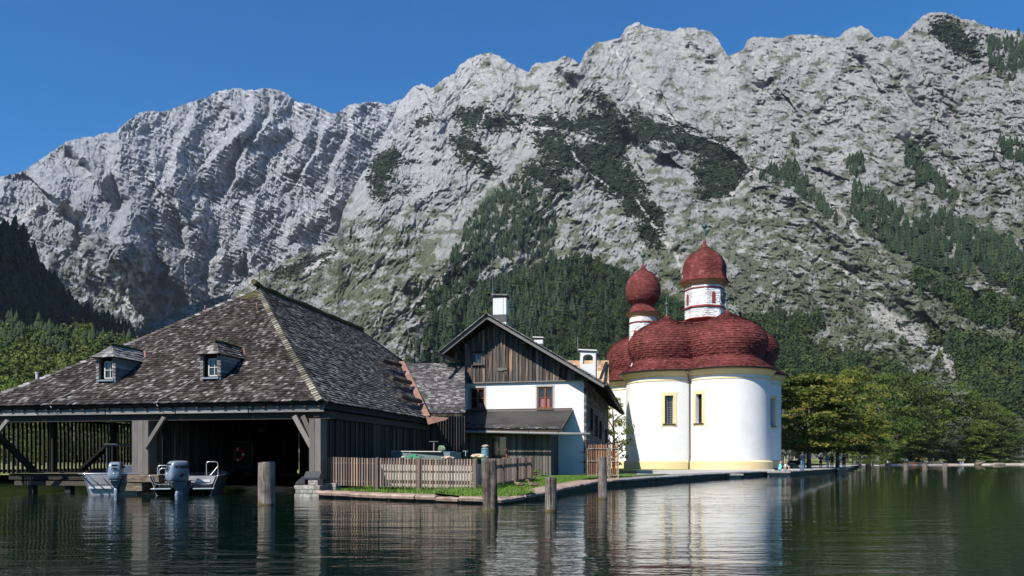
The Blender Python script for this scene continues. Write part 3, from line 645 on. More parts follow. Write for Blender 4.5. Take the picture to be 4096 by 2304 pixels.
# ---- grass blades on the verge
def blades(name, quads, n, h0, h1, mat, lab, flowers=False):
    rr = np.random.RandomState(3); V = []; Fc = []; 
    areas = np.array([(Vector(q_[1])-Vector(q_[0])).cross(Vector(q_[3])-Vector(q_[0])).length for q_ in quads]); pr = areas/areas.sum()
    ids = rr.choice(len(quads), n, p=pr); Q = np.array(quads, dtype=float)[ids]; a = rr.rand(n, 1); b_ = rr.rand(n, 1)
    base = (Q[:, 0]*(1-a)+Q[:, 1]*a)*(1-b_)+(Q[:, 3]*(1-a)+Q[:, 2]*a)*b_
    th = rr.uniform(0, 6.28, n); wv = np.stack([np.cos(th), np.sin(th), 0*th], -1)*rr.uniform(.008, .02, (n, 1)); lean = np.stack([rr.normal(0, .35, n), rr.normal(0, .35, n), np.ones(n)], -1)
    hgt = rr.uniform(h0, h1, (n, 1))*(1+.5*fbm(base[:, 0]*1.3, base[:, 1]*1.3, 2, 8))[:, None]
    V = np.concatenate([base-wv, base+wv, base+lean*hgt]); i = np.arange(n); rn = np.tile(rr.rand(n), 3)
    o = numesh(name, V, np.stack([i, i+n, i+2*n], 1), mat, rnd=rn); tag(o, lab, 'grass', kind='stuff')
gm_, nt_, b_ = newmat('grass_blade', .8, spec=.2); nt_.links.new(ramp(nt_, [(0, (.05,.11,.012)), (.6, (.10,.20,.025)), (1, (.22,.26,.07))], attr(nt_)), b_.inputs['Base Color'])
qd = []
for i in range(0, 10):
    qd.append([(*inner[i], ZT[i]-.02), (*inner[i+1], ZT[i+1]-.02), (*i2[i+1], max(ZT[i+1]+.10, .33)), (*i2[i], max(ZT[i]+.10, .33))])
blades('verge_grass', qd, 26000, .05, .14, gm_, 'bright green grass between the picket fence and the quay coping')
# ================================================================ BOATHOUSE
E0 = Vector((-7.52, 31.5, 0)); U = Vector((-.9796, .2011, 0)); Vv = Vector((.2011, .9796, 0)); ZZ = Vector((0, 0, 1))
def BH(a, b, z): return E0+U*a+Vv*b+ZZ*z
def hit(px, py, p0, n):       # where the sight line through a pixel meets a plane
    d = Vector(((px-2048)/F, 1, (HZ-py)/F)); o = Vector((0, 0, H)); return o+d*((p0-o).dot(n)/d.dot(n))
def mat_shingle(name, stops, moss=None, rough=.9, nz=.8):
    m, nt, b = newmat(name, rough, spec=.2); col = ramp(nt, stops, attr(nt))
    n = noisetex(nt, 1.0, 6, .7, stretch=(9, 9, 9)); n2 = noisetex(nt, .5, 4, .6)
    v = ramp(nt, [(.25, (.6,.6,.6)), (.75, (1.35,1.35,1.35))], n)
    c = mix(nt, nz, col, v, 'MULTIPLY'); v2 = ramp(nt, [(.35, (.55,.53,.52)), (.62, (1.15,1.15,1.15))], n2); c = mix(nt, .8, c, v2, 'MULTIPLY')
    if moss:
        n3 = noisetex(nt, 1.7, 5, .7); g = node(nt, 'ShaderNodeNewGeometry'); sx = node(nt, 'ShaderNodeSeparateXYZ'); nt.links.new(g.outputs['Position'], sx.inputs[0])
        hz = math_(nt, 'SUBTRACT', sx.outputs[2], moss); f = math_(nt, 'MULTIPLY', math_(nt, 'GREATER_THAN', math_(nt, 'ADD', hz, math_(nt, 'MULTIPLY', n3, 2.0)), 1.0), .65)
        c = mix(nt, f, c, (.11, .10, .03))
    nt.links.new(c, b.inputs['Base Color']); bump(nt, b, n, .5, .01); return m
GREYS = [(0, (.020,.015,.013)), (.5, (.046,.037,.033)), (.76, (.08,.068,.062)), (.89, (.12,.107,.10)), (.96, (.19,.175,.168)), (1, (.27,.25,.24))]
M_sh_big = mat_shingle('weathered_shingle', GREYS, moss=10.0)
M_sh = mat_shingle('grey_shingle', [(0, (.05,.045,.043)), (.5, (.10,.092,.09)), (.8, (.16,.15,.145)), (1, (.30,.28,.27))])
M_sh_ochre = mat_shingle('mossy_cap', [(0, (.09,.08,.055)), (.5, (.17,.155,.115)), (1, (.30,.28,.22))])
def shingle_face(mb, L, Rr, rows, w, lift=.035, jit=.5, wprof=None, under=True):
    """L(t), R(t): left and right edge of the roof plane, t=0 at the eave, 1 at the top; rows of single shingles"""
    n0 = (Rr(0)-L(0)).cross(((L(.5)+Rr(.5))/2-(L(0)+Rr(0))/2)).normalized()
    if n0.z < 0: n0 = -n0
    ax = (Rr(0)-L(0)).normalized(); o = L(0)
    for i in range(rows):
        t0, t1 = i/rows, min(1, (i+1.25)/rows); l0, r0 = (L(t0)-o).dot(ax), (Rr(t0)-o).dot(ax); l1, r1 = (L(t1)-o).dot(ax), (Rr(t1)-o).dot(ax)
        p0, p1 = L(t0), L(t1); s = l0+random.uniform(-w, 0)
        while s < r0-.01:
            wd = w*random.uniform(.65, 1.35); a, b = max(s, l0), min(s+wd-.006, r0); s += wd
            if b-a < .02: continue
            ta, tb = min(max(a, l1), r1), min(max(b, l1), r1)
            A, B = p0+ax*(a-l0), p0+ax*(b-l0); D_, C_ = p1+ax*(ta-l1), p1+ax*(tb-l1)
            lf = lift*random.uniform(1-jit, 1+jit); q = (p1-p0)*(-.06)*random.random()/1
            rr = random.random(); A1, B1 = A+n0*lf+q, B+n0*lf+q
            if (tb-ta) < 1e-4: mb.add([A1, B1, C_+n0*.004, A, B], [(0, 1, 2), (3, 4, 1, 0)], rr)
            else: mb.add([A1, B1, C_+n0*.004, D_+n0*.004, A, B], [(0, 1, 2, 3), (4, 5, 1, 0)], rr)
    if under:
        for i in range(6):
            t0, t1 = i/6, (i+1)/6; mb.add([L(t0)-n0*.01, Rr(t0)-n0*.01, Rr(t1)-n0*.01, L(t1)-n0*.01], [(0, 1, 2, 3)], .2)
def lin(a, b, sag=0.0):
    a, b = Vector(a), Vector(b); return lambda t: a.lerp(b, t)-ZZ*(sag*math.sin(math.pi*min(1, t*1.0))*(1-.3*t))
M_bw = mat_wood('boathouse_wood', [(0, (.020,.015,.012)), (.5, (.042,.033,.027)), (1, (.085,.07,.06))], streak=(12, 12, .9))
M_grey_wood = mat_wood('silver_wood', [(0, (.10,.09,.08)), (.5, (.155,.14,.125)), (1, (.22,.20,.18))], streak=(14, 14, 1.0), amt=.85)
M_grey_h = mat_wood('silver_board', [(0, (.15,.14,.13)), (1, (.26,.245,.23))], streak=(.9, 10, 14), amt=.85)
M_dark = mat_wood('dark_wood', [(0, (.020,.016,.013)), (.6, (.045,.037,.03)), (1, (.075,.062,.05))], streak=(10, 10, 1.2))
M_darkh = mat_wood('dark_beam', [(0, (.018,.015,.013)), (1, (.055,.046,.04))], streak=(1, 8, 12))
bh = thing('boathouse', BH(8.3, 10, 0), 'large dark timber boathouse over the water with a broad hipped shingle roof', 'boathouse')
RZ = 10.74; W_, BF_, BB = 16.6, 9.98, 32.0
EL = lambda: None
sg = .16
Lf = lin(BH(W_, 0, 3.81), BH(8.3, BF_, RZ), sg); Rf = lin(BH(0, 0, 3.81), BH(8.3, BF_, RZ), sg)
mb = MB(); shingle_face(mb, Lf, Rf, 60, .15)
mb.build('front_roof', M_sh_big, bh)
Ls = lin(BH(0, 0, 3.81), BH(8.3, BF_, RZ), sg); Rs = lin(BH(0, BB, 3.81), BH(8.3, BB-8, RZ), sg)
mb = MB(); shingle_face(mb, Ls, Rs, 52, .26, lift=.05)
M_sh_side = mat_shingle('side_shingle', [(0, (.05,.043,.038)), (.4, (.10,.09,.083)), (.75, (.17,.16,.15)), (1, (.34,.32,.31))])
mb.build('side_roof', M_sh_side, bh)
mb = MB(); mb.add([BH(W_, 0, 3.81), BH(8.3, BF_, RZ), BH(8.3, BB-8, RZ), BH(W_, BB, 3.81)], [(0, 1, 2, 3)], .3); mb.add([BH(0, BB, 3.81), BH(W_, BB, 3.81), BH(8.3, BB-8, RZ)], [(0, 1, 2)], .3)
mb.build('rear_roof', M_sh, bh)
# hip caps and the ridge
def capline(mb, f, n, wid, th=.05, side=None):
    for i in range(n):
        a, b = f(i/n), f((i+1.35)/n); d = (b-a).normalized(); s = d.cross(ZZ).normalized(); up = s.cross(d)
        for q in (-1, 1):
            l0 = a+up*(th*random.uniform(.7, 1.3)+.06); r = random.random()
            e0 = a+s*q*wid*random.uniform(.9, 1.1)-up*(wid*.42)+up*.08; e1 = b+s*q*wid-up*(wid*.42)+up*.03
            mb.add([l0, e0, e1, b+up*.05], [(0, 1, 2, 3)], r); mb.add([l0, e0, e0-up*.05, l0-up*.05], [(0, 1, 2, 3)], r)
mb = MB(); capline(mb, Rf, 62, .22); mb.build('hip_cap', M_sh_ochre, bh)
mb = MB(); capline(mb, Lf, 62, .2); mb.build('hip_cap', M_sh_side, bh)
mb = MB(); capline(mb, lin(BH(0, BB, 3.81), BH(8.3, BB-8, RZ)), 40, .2); mb.build('hip_cap', M_sh_side, bh)
M_moss = mat_noise('moss', [(.3, (.03,.028,.015)), (.6, (.09,.085,.02)), (.8, (.20,.17,.03))], 5, .95, .9, .04, bscale=25)
mb = MB()
pts = [BH(8.3, BF_-.55+1.0*k, RZ+.10+.05*random.uniform(-1, 1)+(.14 if k == 0 else 0)) for k in range(16)]
mb.tube(pts, [.13+.04*random.random() for _ in pts], 7); mb.build('ridge_moss', M_moss, bh)
# eaves: rafter band, grey board with a cable, wall plate
mb = MB(); 
for k in range(5): mb.beam(BH(W_*k/5+.01+.03, .28, 3.52), BH(W_*(k+1)/5-.01-.03+.03, .28, 3.52), .05, .235)
mb.build('eave_board', M_grey_h, bh)
mb = MB(); mb.beam(BH(-.02, .34, 3.73), BH(W_, .34, 3.73), .3, .13); mb.beam(BH(-.2, .62, 3.28), BH(W_, .62, 3.28), .3, .30); mb.beam(BH(.42, .4, 3.35), BH(.42, 15, 3.35), .26, .3)
mb.beam(BH(.12, .3, 3.66), BH(.12, 26, 3.66), .06, .25); mb.build('wall_plate', M_darkh, bh)
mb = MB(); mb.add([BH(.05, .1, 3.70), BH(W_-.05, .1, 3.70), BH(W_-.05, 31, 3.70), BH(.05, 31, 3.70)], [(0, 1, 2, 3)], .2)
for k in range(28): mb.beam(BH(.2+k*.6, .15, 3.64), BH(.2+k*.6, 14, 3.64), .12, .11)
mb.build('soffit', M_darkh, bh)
M_cable = newmat('cable', .6, (.25,.25,.25))[0]
mb = MB(); cp = [BH(W_*k/40, .245, 3.655+.012*math.sin(k*2.1)-(.09*math.sin((k-24)/9*math.pi) if 24 < k < 33 else 0)) for k in range(41)]; mb.tube(cp, .014, 5)
for k in range(0, 41, 2): mb.box(cp[k]-ZZ*.03, (.02, .02, .09))
mb.build('cable', M_cable, bh)
# posts, braces, foundation timbers
def post_planks(a, wd, b, z0, z1, n, nm='post'):
    mb = MB()
    for k in range(n): mb.beam(BH(a+wd/2-wd*(k+.5)/n, b, z0), BH(a+wd/2-wd*(k+.5)/n, b, z1), wd/n-.008, .10, up=Vv)
    mb.beam(BH(a-wd/2+.05, b+.06, z0), BH(a-wd/2+.05, b+.06, z1), .09, .0+.1, up=Vv)
    mb.beam(BH(a-.02, b+.3, z0), BH(a-.02, b+.3, z1), wd-.04, .46, up=Vv, r=.2)
    return mb.build(nm, M_grey_wood, bh, bevel=.008)
post_planks(8.35, .78, .36, .87, 3.13, 3); post_planks(.42, .50, .30, .72, 3.13, 2); post_planks(16.2, .6, .36, .87, 3.13, 3)
def brace(a0, z0, a1, z1, b, w=.16, h=.14): 
    mb = MB(); mb.beam(BH(a0, b, z0), BH(a1, b, z1), w, h, up=Vv); return mb.build('brace', M_grey_wood, bh, bevel=.008)
brace(8.08, 2.0, 7.2, 3.25, .30); brace(.62, 2.02, 1.35, 3.25, .36, .2); brace(.62, 2.45, 1.0, 3.25, .42, .2); brace(15.95, 2.1, 14.9, 3.2, .34)
M_oldt = mat_noise('old_timber', [(.3, (.05,.035,.022)), (.55, (.16,.12,.085)), (.8, (.34,.29,.24))], 2.0, .9, .8, .03, stretch=(1, 4, 5), bscale=5)
mb = MB(); mb.box(BH(8.0, .55, .70), (1.5, 1.1, .32), Matrix.Rotation(-.2, 3, 'Z')); mb.box(BH(8.6, .5, .34), (1.1, .9, .34), Matrix.Rotation(-.22, 3, 'Z')); mb.box(BH(7.0, .5, .54), (1.0, .5, .09), Matrix.Rotation(-.2, 3, 'Z')); mb.box(BH(8.3, .9, -.2), (.9, .5, .9), Matrix.Rotation(-.2, 3, 'Z'))
mb.build('foundation_timber', M_oldt, bh, bevel=.03)
M_masonry = mat_noise('rough_masonry', [(.3, (.12,.11,.09)), (.55, (.30,.28,.24)), (.75, (.50,.48,.43))], 4, .9, 1., .05, bscale=9)
mb = MB()
for k in range(3):
    for j in range(3): mb.box(BH(.98-.36*j-.05*(k % 2), .35+.01*j, .04+.17*k), (.37, .8, .165), Matrix.Rotation(-.2, 3, 'Z'))
for k in range(4): mb.box(BH(.3, .9, .04+.17*k-.1), (1.2, .5, .165), Matrix.Rotation(-.2, 3, 'Z'))
mb.build('stone_pier', M_masonry, bh, bevel=.025)
M_tin = newmat('black_sheet', .45, (.025,.026,.028), spec=.5)[0]
mb = MB(); mb.add([BH(.78, .0, .78), BH(.12, .0, .78), BH(.12, .22, 1.02), BH(.78, .22, 1.02), BH(.82, .0, .70), BH(.08, .0, .70), BH(.08, .3, .98), BH(.82, .3, .98)], [(0, 1, 2, 3), (0, 1, 5, 4), (1, 2, 6, 5), (3, 0, 4, 7)])
mb.add([BH(1.12, .0, .58), BH(.72, .0, .62), BH(.72, .3, .86), BH(1.0, .3, .80), BH(1.14, .0, .50), BH(.72, .0, .52)], [(0, 1, 2, 3), (0, 1, 5, 4)])
mb.build('post_flashing', M_tin, bh)
mb = MB(); mb.box(BH(.4, .28, .60), (.42, .5, .26), Matrix.Rotation(-.2, 3, 'Z')); mb.build('stone_block', M_masonry, bh, bevel=.02)
# side wall of upright boards
mb = MB()
for k in range(90):
    b0 = .55+k*.27; mb.beam(BH(.5+random.uniform(-.012, .012), b0, .44), BH(.5, b0, 3.62), .045, .255, up=Vv, r=random.random()**1.5)
    if k % 2 == 0: mb.beam(BH(.45, b0+.135, .44), BH(.45, b0+.135, 3.6), .03, .05, up=Vv)
mb.build('side_wall', M_bw, bh)
# partition between the bays, rear wall, slatted rear wall, decks
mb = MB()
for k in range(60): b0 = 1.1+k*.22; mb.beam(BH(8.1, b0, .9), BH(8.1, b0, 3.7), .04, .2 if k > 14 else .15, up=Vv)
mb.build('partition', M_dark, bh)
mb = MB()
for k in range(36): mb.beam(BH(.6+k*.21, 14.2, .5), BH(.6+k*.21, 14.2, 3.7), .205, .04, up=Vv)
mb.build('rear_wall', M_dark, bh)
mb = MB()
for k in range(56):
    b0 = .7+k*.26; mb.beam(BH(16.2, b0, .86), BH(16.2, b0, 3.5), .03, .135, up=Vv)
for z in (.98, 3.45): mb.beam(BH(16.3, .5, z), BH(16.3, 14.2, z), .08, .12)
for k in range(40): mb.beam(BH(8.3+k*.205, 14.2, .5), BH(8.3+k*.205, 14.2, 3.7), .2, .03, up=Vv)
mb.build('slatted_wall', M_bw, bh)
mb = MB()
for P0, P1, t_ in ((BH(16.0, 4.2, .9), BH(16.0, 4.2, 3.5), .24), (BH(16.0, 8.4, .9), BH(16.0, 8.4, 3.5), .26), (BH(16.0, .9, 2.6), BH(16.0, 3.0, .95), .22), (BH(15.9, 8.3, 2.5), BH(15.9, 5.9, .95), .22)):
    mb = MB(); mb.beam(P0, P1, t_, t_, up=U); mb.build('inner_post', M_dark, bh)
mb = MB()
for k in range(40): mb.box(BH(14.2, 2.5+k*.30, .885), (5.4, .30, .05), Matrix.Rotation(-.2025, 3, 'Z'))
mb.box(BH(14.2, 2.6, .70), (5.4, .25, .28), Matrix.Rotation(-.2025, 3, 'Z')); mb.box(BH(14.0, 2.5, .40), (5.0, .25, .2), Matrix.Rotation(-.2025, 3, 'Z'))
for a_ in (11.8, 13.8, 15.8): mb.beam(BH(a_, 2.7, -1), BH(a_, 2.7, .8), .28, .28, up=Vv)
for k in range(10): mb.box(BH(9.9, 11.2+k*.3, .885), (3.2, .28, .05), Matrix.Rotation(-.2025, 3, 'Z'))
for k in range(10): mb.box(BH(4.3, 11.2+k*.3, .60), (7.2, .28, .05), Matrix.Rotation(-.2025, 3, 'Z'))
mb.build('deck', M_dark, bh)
# copper valley and the logs that hold the snow
M_copper = mat_noise('copper_sheet', [(.3, (.16,.08,.05)), (.55, (.28,.15,.10)), (.8, (.36,.21,.15))], 1.2, .5, .3, .02, spec=.6)
sn = (Ls(1)-Ls(0)).cross(Rs(0)-Ls(0)).normalized(); sp0 = Ls(0)
if sn.z < 0: sn = -sn
def onside(px, py, up=.0): return hit(px, py, sp0+sn*up, sn)
for (x0, y0, x1, y1) in ((1528, 1440, 1602, 1461), (1566, 1510, 1642, 1531), (1600, 1583, 1682, 1606)):
    mb = MB(); a, b = onside(x0, y0, .25), onside(x1, y1, .25); mb.tube([a, a.lerp(b, .5)-ZZ*.03, b], .13, 9)
    for t in (.25, .6, .9): p = a.lerp(b, t); mb.beam(p-sn*.25, p+sn*.16, .04, .04); mb.beam(p+sn*.14, p+sn*.02-(b-a).cross(sn).normalized()*.3, .03, .03)
    mb.build('snow_log', M_dark, bh)
vl = [onside(1606+4, 1456, .02), onside(1660, 1560, .02), onside(1712, 1676, .02)]
mb = MB()
for i in range(2):
    a, b = vl[i], vl[i+1]; s = Vector((.42, -.1, .02)); q_ = ZZ*.16-Vv*.3; mb.face([a-s*.4+q_, b-s*.4+q_, b+s*.5+q_, a+s*.5+q_], .5)
mb.face([vl[2]+Vector((-.1,-.3,.16)), vl[2]+Vector((1.1,.9,.12)), vl[2]+Vector((1.0,.1,-.05)), vl[2]+Vector((.1,-.9,-.35))], .5)
mb.build('copper_valley', M_copper, bh)
# roof hooks and ridge wire
M_pink = newmat('pink_hook', .6, (.45,.16,.14))[0]
fn = (Lf(1)-Lf(0)).cross(Rf(0)-Lf(0)).normalized()
if fn.z < 0: fn = -fn
for (x, y) in ((823, 1243), (1030, 1232)):
    p = hit(x, y, Lf(0)+fn*.05, fn); mb = MB(); mb.tube([p-ZZ*.1, p+fn*.12+ZZ*.02, p+fn*.14+ZZ*.14, p+fn*.02+ZZ*.2], .03, 6); mb.build('roof_hook', M_pink, bh)
mb = MB(); rp = [BH(8.3, BF_+.6+k*.9, RZ+.42) for k in range(16)]; mb.tube(rp, .014, 4); mb.tube([p-ZZ*.14 for p in rp], .01, 4)
for p in rp: mb.tube([p, p-ZZ*.45], .012, 4)
mb.build('ridge_wire', M_cable, bh)
for x0 in (11.9, 6.8):
    mb = MB(); mb.tube([BH(x0-.2, 1.55, 4.98), BH(x0+.05, .9, 4.5), BH(x0+.55, .12, 3.98), BH(x0+.62, .05, 3.8), BH(x0+.5, .02, 3.7)], .02, 5); mb.build('roof_cable', M_cable, bh)
# dormers
M_glass = newmat('dark_glass', .06, (.012,.015,.018), spec=.8)[0]
M_wframe = mat_noise('pale_frame', [(.3, (.42,.41,.38)), (.7, (.62,.60,.57))], 8, .7, 0)
M_dsh = mat_shingle('dormer_shingle', [(0, (.14,.135,.13)), (.5, (.22,.21,.20)), (1, (.36,.34,.33))])
for i, a0 in enumerate((11.03, 5.9)):
    dm = bpy.data.objects.new('dormer', None); C.objects.link(dm); dm.location = BH(a0, 1.6, 4.92)-bh.location; dm.parent = bh
    z0, ze, zr = 4.92, 6.0, 6.62; hw = .46
    mb = MB()
    for s in (-1, 1):     # shingled cheeks, thick at the front
        for r in range(7):
            zb = z0+.155*r; zt = zb+.17; bb = 1.6+(zb-z0+.1)/.69+.25
            mb.add([BH(a0+s*(hw+.02+.02), 1.6, zb), BH(a0+s*(hw-.0), 1.6, zt), BH(a0+s*(hw), bb+.3, zt), BH(a0+s*(hw+.04), bb, zb), BH(a0+s*(hw-.14), 1.6, zt), BH(a0+s*(hw-.14+.03), 1.57, zb)], [(0, 1, 2, 3), (0, 1, 4, 5)], random.random())
        mb.beam(BH(a0+s*(hw-.06), 1.66, z0-.05), BH(a0+s*(hw-.06), 1.66, ze), .12, .12, up=Vv)
    mb.build('dormer_wall', M_dsh, dm)
    mb = MB(); mb.beam(BH(a0-.34, 1.86, z0+.56), BH(a0+.34, 1.86, z0+.56), .03, 1.1); mb.build('dormer_back', M_dark, dm)
    mb = MB(); mb.beam(BH(a0-.12-.30, 1.80, z0+.55), BH(a0-.12+.30, 1.80, z0+.55), .02, .72); mb.build('pane', M_glass, dm)
    mb = MB(); zc = z0+.55
    for q in (-1, 0, 1): mb.beam(BH(a0-.12+q*.28, 1.77, zc-.38), BH(a0-.12+q*.28, 1.77, zc+.38), .05 if q else .028, .05, up=Vv)
    for q in (-1, 0, 1): mb.beam(BH(a0-.12-.3, 1.765, zc+q*.36), BH(a0-.12+.3, 1.765, zc+q*.36), .04, .05 if q else .028)
    mb.build('window_frame', M_wframe, dm)
    mb = MB(); mb.beam(BH(a0-.42, 1.62, z0+.07), BH(a0+.36, 1.62, z0+.07), .2, .07); mb.build('sill', newmat('zinc_sill', .4, (.25,.27,.30), metal=.5)[0], dm)
    mb = MB(); ho = .60; rb = 1.6+(zr-z0)/.694+.05
    apex = BH(a0, 2.1, zr)
    shingle_face(mb, lin(BH(a0+ho, 1.38, ze), apex), lin(BH(a0-ho, 1.38, ze), apex), 4, .16, .03)
    eb = 1.6+(ze-z0)/.694+.35
    shingle_face(mb, lin(BH(a0-ho, 1.38, ze), apex), lin(BH(a0-ho, eb, ze), BH(a0, rb, zr)), 5, .24, .035)
    shingle_face(mb, lin(BH(a0+ho, eb, ze), BH(a0, rb, zr)), lin(BH(a0+ho, 1.38, ze), apex), 5, .24, .035)
    mb.build('dormer_roof', M_sh_side if i else M_dsh, dm)
    mb = MB(); mb.tube([BH(a0, 1.9, zr+.03), BH(a0, 2.6, zr+.06), BH(a0, 3.3, zr+.04), BH(a0, rb, zr+.02)], [.06, .07, .06, .05], 6); mb.build('ridge_moss', M_moss, dm)
    mb = MB(); mb.face([BH(a0-ho-.02, eb-.12, ze-.0), BH(a0-ho-.02, eb+.06, ze+.08), BH(a0-.1, rb+.05, zr+.05), BH(a0-.1, rb-.06, zr-.02)]); mb.build('flashing', M_copper, dm)
# chimney pipe stub on the left hip
mb = MB(); p = hit(148, 1503, Lf(0)+fn*.1, fn); mb.tube([p-ZZ*.3, p+ZZ*.12], .06, 8); mb.tube([p+ZZ*.12, p+ZZ*.17], .085, 8); mb.build('vent_pipe', M_wframe, bh)

# ---------------------------------------------------------------- things in the boathouse
rg = thing('life_ring', BH(4.95, 13.95, 1.75), 'orange and white life ring hanging on the dark rear wall inside the boathouse', 'life ring')
M_or = newmat('orange_ring', .6, (.50,.06,.03))[0]; M_wh = newmat('white_band', .6, (.8,.8,.8))[0]
rc = Vector(hit(953, 1818, BH(0, 7.2, 0), Vv)); rg.location = rc
mb = MB(); mb.tube([rc+U*.27*math.cos(a)+ZZ*.27*math.sin(a) for a in [k*math.pi/16 for k in range(32)]], .075, 8, closed=True); mb.build('ring', M_or, rg, smooth=True)
for k in range(4):
    a = k*math.pi/2; mb = MB(); mb.tube([rc+U*.27*math.cos(a+t)+ZZ*.27*math.sin(a+t) for t in (-.16, 0, .16)], .081, 8); mb.build('band', M_wh, rg, smooth=True)
nb = thing('notice_board', rc+Vv*.15-ZZ*.9, 'framed dark board carrying the life ring inside the boathouse', 'board')
mb = MB(); mb.beam(rc+Vv*.12-ZZ*.05-U*.72, rc+Vv*.12-ZZ*.05+U*.72, .04, 1.35); mb.build('panel', M_darkh, nb)
mb = MB()
for s in (-1, 1): mb.beam(rc+Vv*.09+U*.74*s-ZZ*.72, rc+Vv*.09+U*.74*s+ZZ*.62, .05, .05, up=Vv)
mb.beam(rc+Vv*.09+U*.76+ZZ*.64, rc+Vv*.09-U*.76+ZZ*.64, .05, .05); mb.build('frame', M_grey_wood, nb)
mb = MB(); mb.beam(hit(1020, 1718, BH(0, 9.5, 0), Vv), hit(1058, 1720, BH(0, 9.5, 0), Vv), .03, .2); tag(mb.build('small_sign', M_wframe), 'small pale sign high on the dark rear wall inside the boathouse', 'sign')
# ---------------------------------------------------------------- motor boats
def text_mesh(name, s, size, mat, parent, M, extrude=.004, spacing=1.0, bold=False, shear=0, offset=0):
    cu = bpy.data.curves.new('lettering', 'FONT'); cu.body = s; cu.size = size; cu.extrude = extrude; cu.align_x = 'CENTER'; cu.align_y = 'CENTER'; cu.space_character = spacing; cu.shear = shear; cu.offset = offset
    t = bpy.data.objects.new('lettering', cu); C.objects.link(t); bpy.context.view_layer.update()
    me = bpy.data.meshes.new_from_object(t.evaluated_get(bpy.context.evaluated_depsgraph_get())); me.name = name
    bpy.data.objects.remove(t); me.materials.clear(); me.materials.append(mat); o = bpy.data.objects.new(name, me); C.objects.link(o); me.transform(M); o.parent = parent; return o
M_alu = mat_noise('aluminium_hull', [(.3, (.24,.245,.25)), (.7, (.38,.385,.39))], 1.5, .38, .1, .01, spec=.6)
M_steel = newmat('steel_tube', .28, (.72,.72,.70), metal=.85)[0]
M_cowl, ntc, bc = newmat('silver_cowling', .28, (.17,.21,.26), spec=.6); bc.inputs['Coat Weight'].default_value = .5
M_cowld = newmat('grey_plastic', .45, (.06,.065,.07))[0]; M_blk = newmat('black_print', .6, (.01,.01,.01))[0]
M_seat = newmat('light_vinyl', .6, (.62,.62,.60))[0]
def rbox(name, secs, mat, parent, smooth=True, sub=1):
    """loft of rounded rectangles: (z, cx, cy, hx, hy)"""
    mb = MB(); n = 16; vs = []
    for z, cx, cy, hx, hy in secs:
        for k in range(n):
            a = 2*math.pi*(k+.5)/n; c, s = math.cos(a), math.sin(a); e = .42; vs.append(Vector((cx+hx*math.copysign(abs(c)**e, c), cy+hy*math.copysign(abs(s)**e, s), z)))
    fs = [(i*n+j, i*n+(j+1) % n, (i+1)*n+(j+1) % n, (i+1)*n+j) for i in range(len(secs)-1) for j in range(n)]+[tuple(range(n))[::-1], tuple(range((len(secs)-1)*n, len(secs)*n))]
    mb.add(vs, fs); me_o = mb.build(name, mat, None, smooth=smooth); me_o.parent = parent
    if sub: me_o.modifiers.new('sub', 'SUBSURF').render_levels = sub
    return me_o
def outboard(par, loc, yaw, txt, sc_=1.0, mirror=False):
    ob = bpy.data.objects.new('outboard_motor', None); C.objects.link(ob); ob.parent = par; ob.location = loc; ob.rotation_euler = (0, 0, yaw); ob.scale = (sc_,)*3
    rbox('cowling', [(.62, 0, 0, .20, .30), (.66, 0, 0, .25, .37), (.80, 0, -.01, .275, .40), (1.10, 0, 0, .27, .39), (1.30, 0, .03, .25, .35), (1.38, 0, .05, .22, .30), (1.40, 0, .06, .12, .18)], M_cowl, ob)
    rbox('lower_cowl', [(.28, 0, .12, .09, .14), (.42, 0, .08, .13, .22), (.56, 0, .02, .2, .32), (.62, 0, 0, .235, .355), (.635, 0, 0, .245, .365)], M_cowl, ob)
    mb = MB(); mb.tube([Vector((.262*math.cos(t), .385*math.sin(t), .64)) for t in [k*math.pi/10 for k in range(20)]], .012, 5, closed=True); o = mb.build('trim_line', M_blk); o.parent = ob
    rbox('leg', [(-.55, 0, .05, .03, .16), (-.2, 0, .05, .05, .18), (.1, 0, .08, .07, .16), (.35, 0, .10, .09, .17)], M_cowl, ob)
    mb = MB(); mb.box((0, .30, .35), (.22, .22, .5)); mb.box((0, .42, .5), (.3, .1, .3)); o = mb.build('bracket', M_cowld, None, bevel=.02); o.parent = ob
    mb = MB(); mb.box((0, -.345, 1.27), (.24, .05, .035)); o = mb.build('air_slot', M_blk, None, bevel=.01); o.parent = ob
    RX = Matrix.Rotation(R(90), 4, 'X')
    text_mesh('brand_lettering', 'HONDA', .055, M_blk, ob, Matrix.Translation((0, -.405, 1.20)) @ RX, spacing=1.1, offset=.002)
    text_mesh('power_number', txt, .145, M_blk, ob, Matrix.Translation((0, -.415, 1.10)) @ RX, spacing=1.0, offset=.006, shear=.25)
    text_mesh('small_lettering', 'VTEC', .04, M_blk, ob, Matrix.Translation((0, -.418, 1.01)) @ RX, spacing=1.2)
    text_mesh('side_lettering', 'HONDA', .155, M_blk, ob, Matrix.Translation((.284, .02, 1.17)) @ Matrix.Rotation(R(90), 4, 'Z') @ RX, spacing=1.05, offset=.005)
    mb = MB(); mb.add([(.285, -.12, .82), (.285, .12, .98), (.285, .02, .90), (.285, .16, .93), (.285, -.0, .80)], [(0, 2, 1), (0, 4, 3, 2)]); o = mb.build('wing_emblem', M_blk); o.parent = ob
    mb = MB(); mb.box((0, -.41, .92), (.05, .01, .05)); o = mb.build('sticker', M_wh); o.parent = ob
    return ob
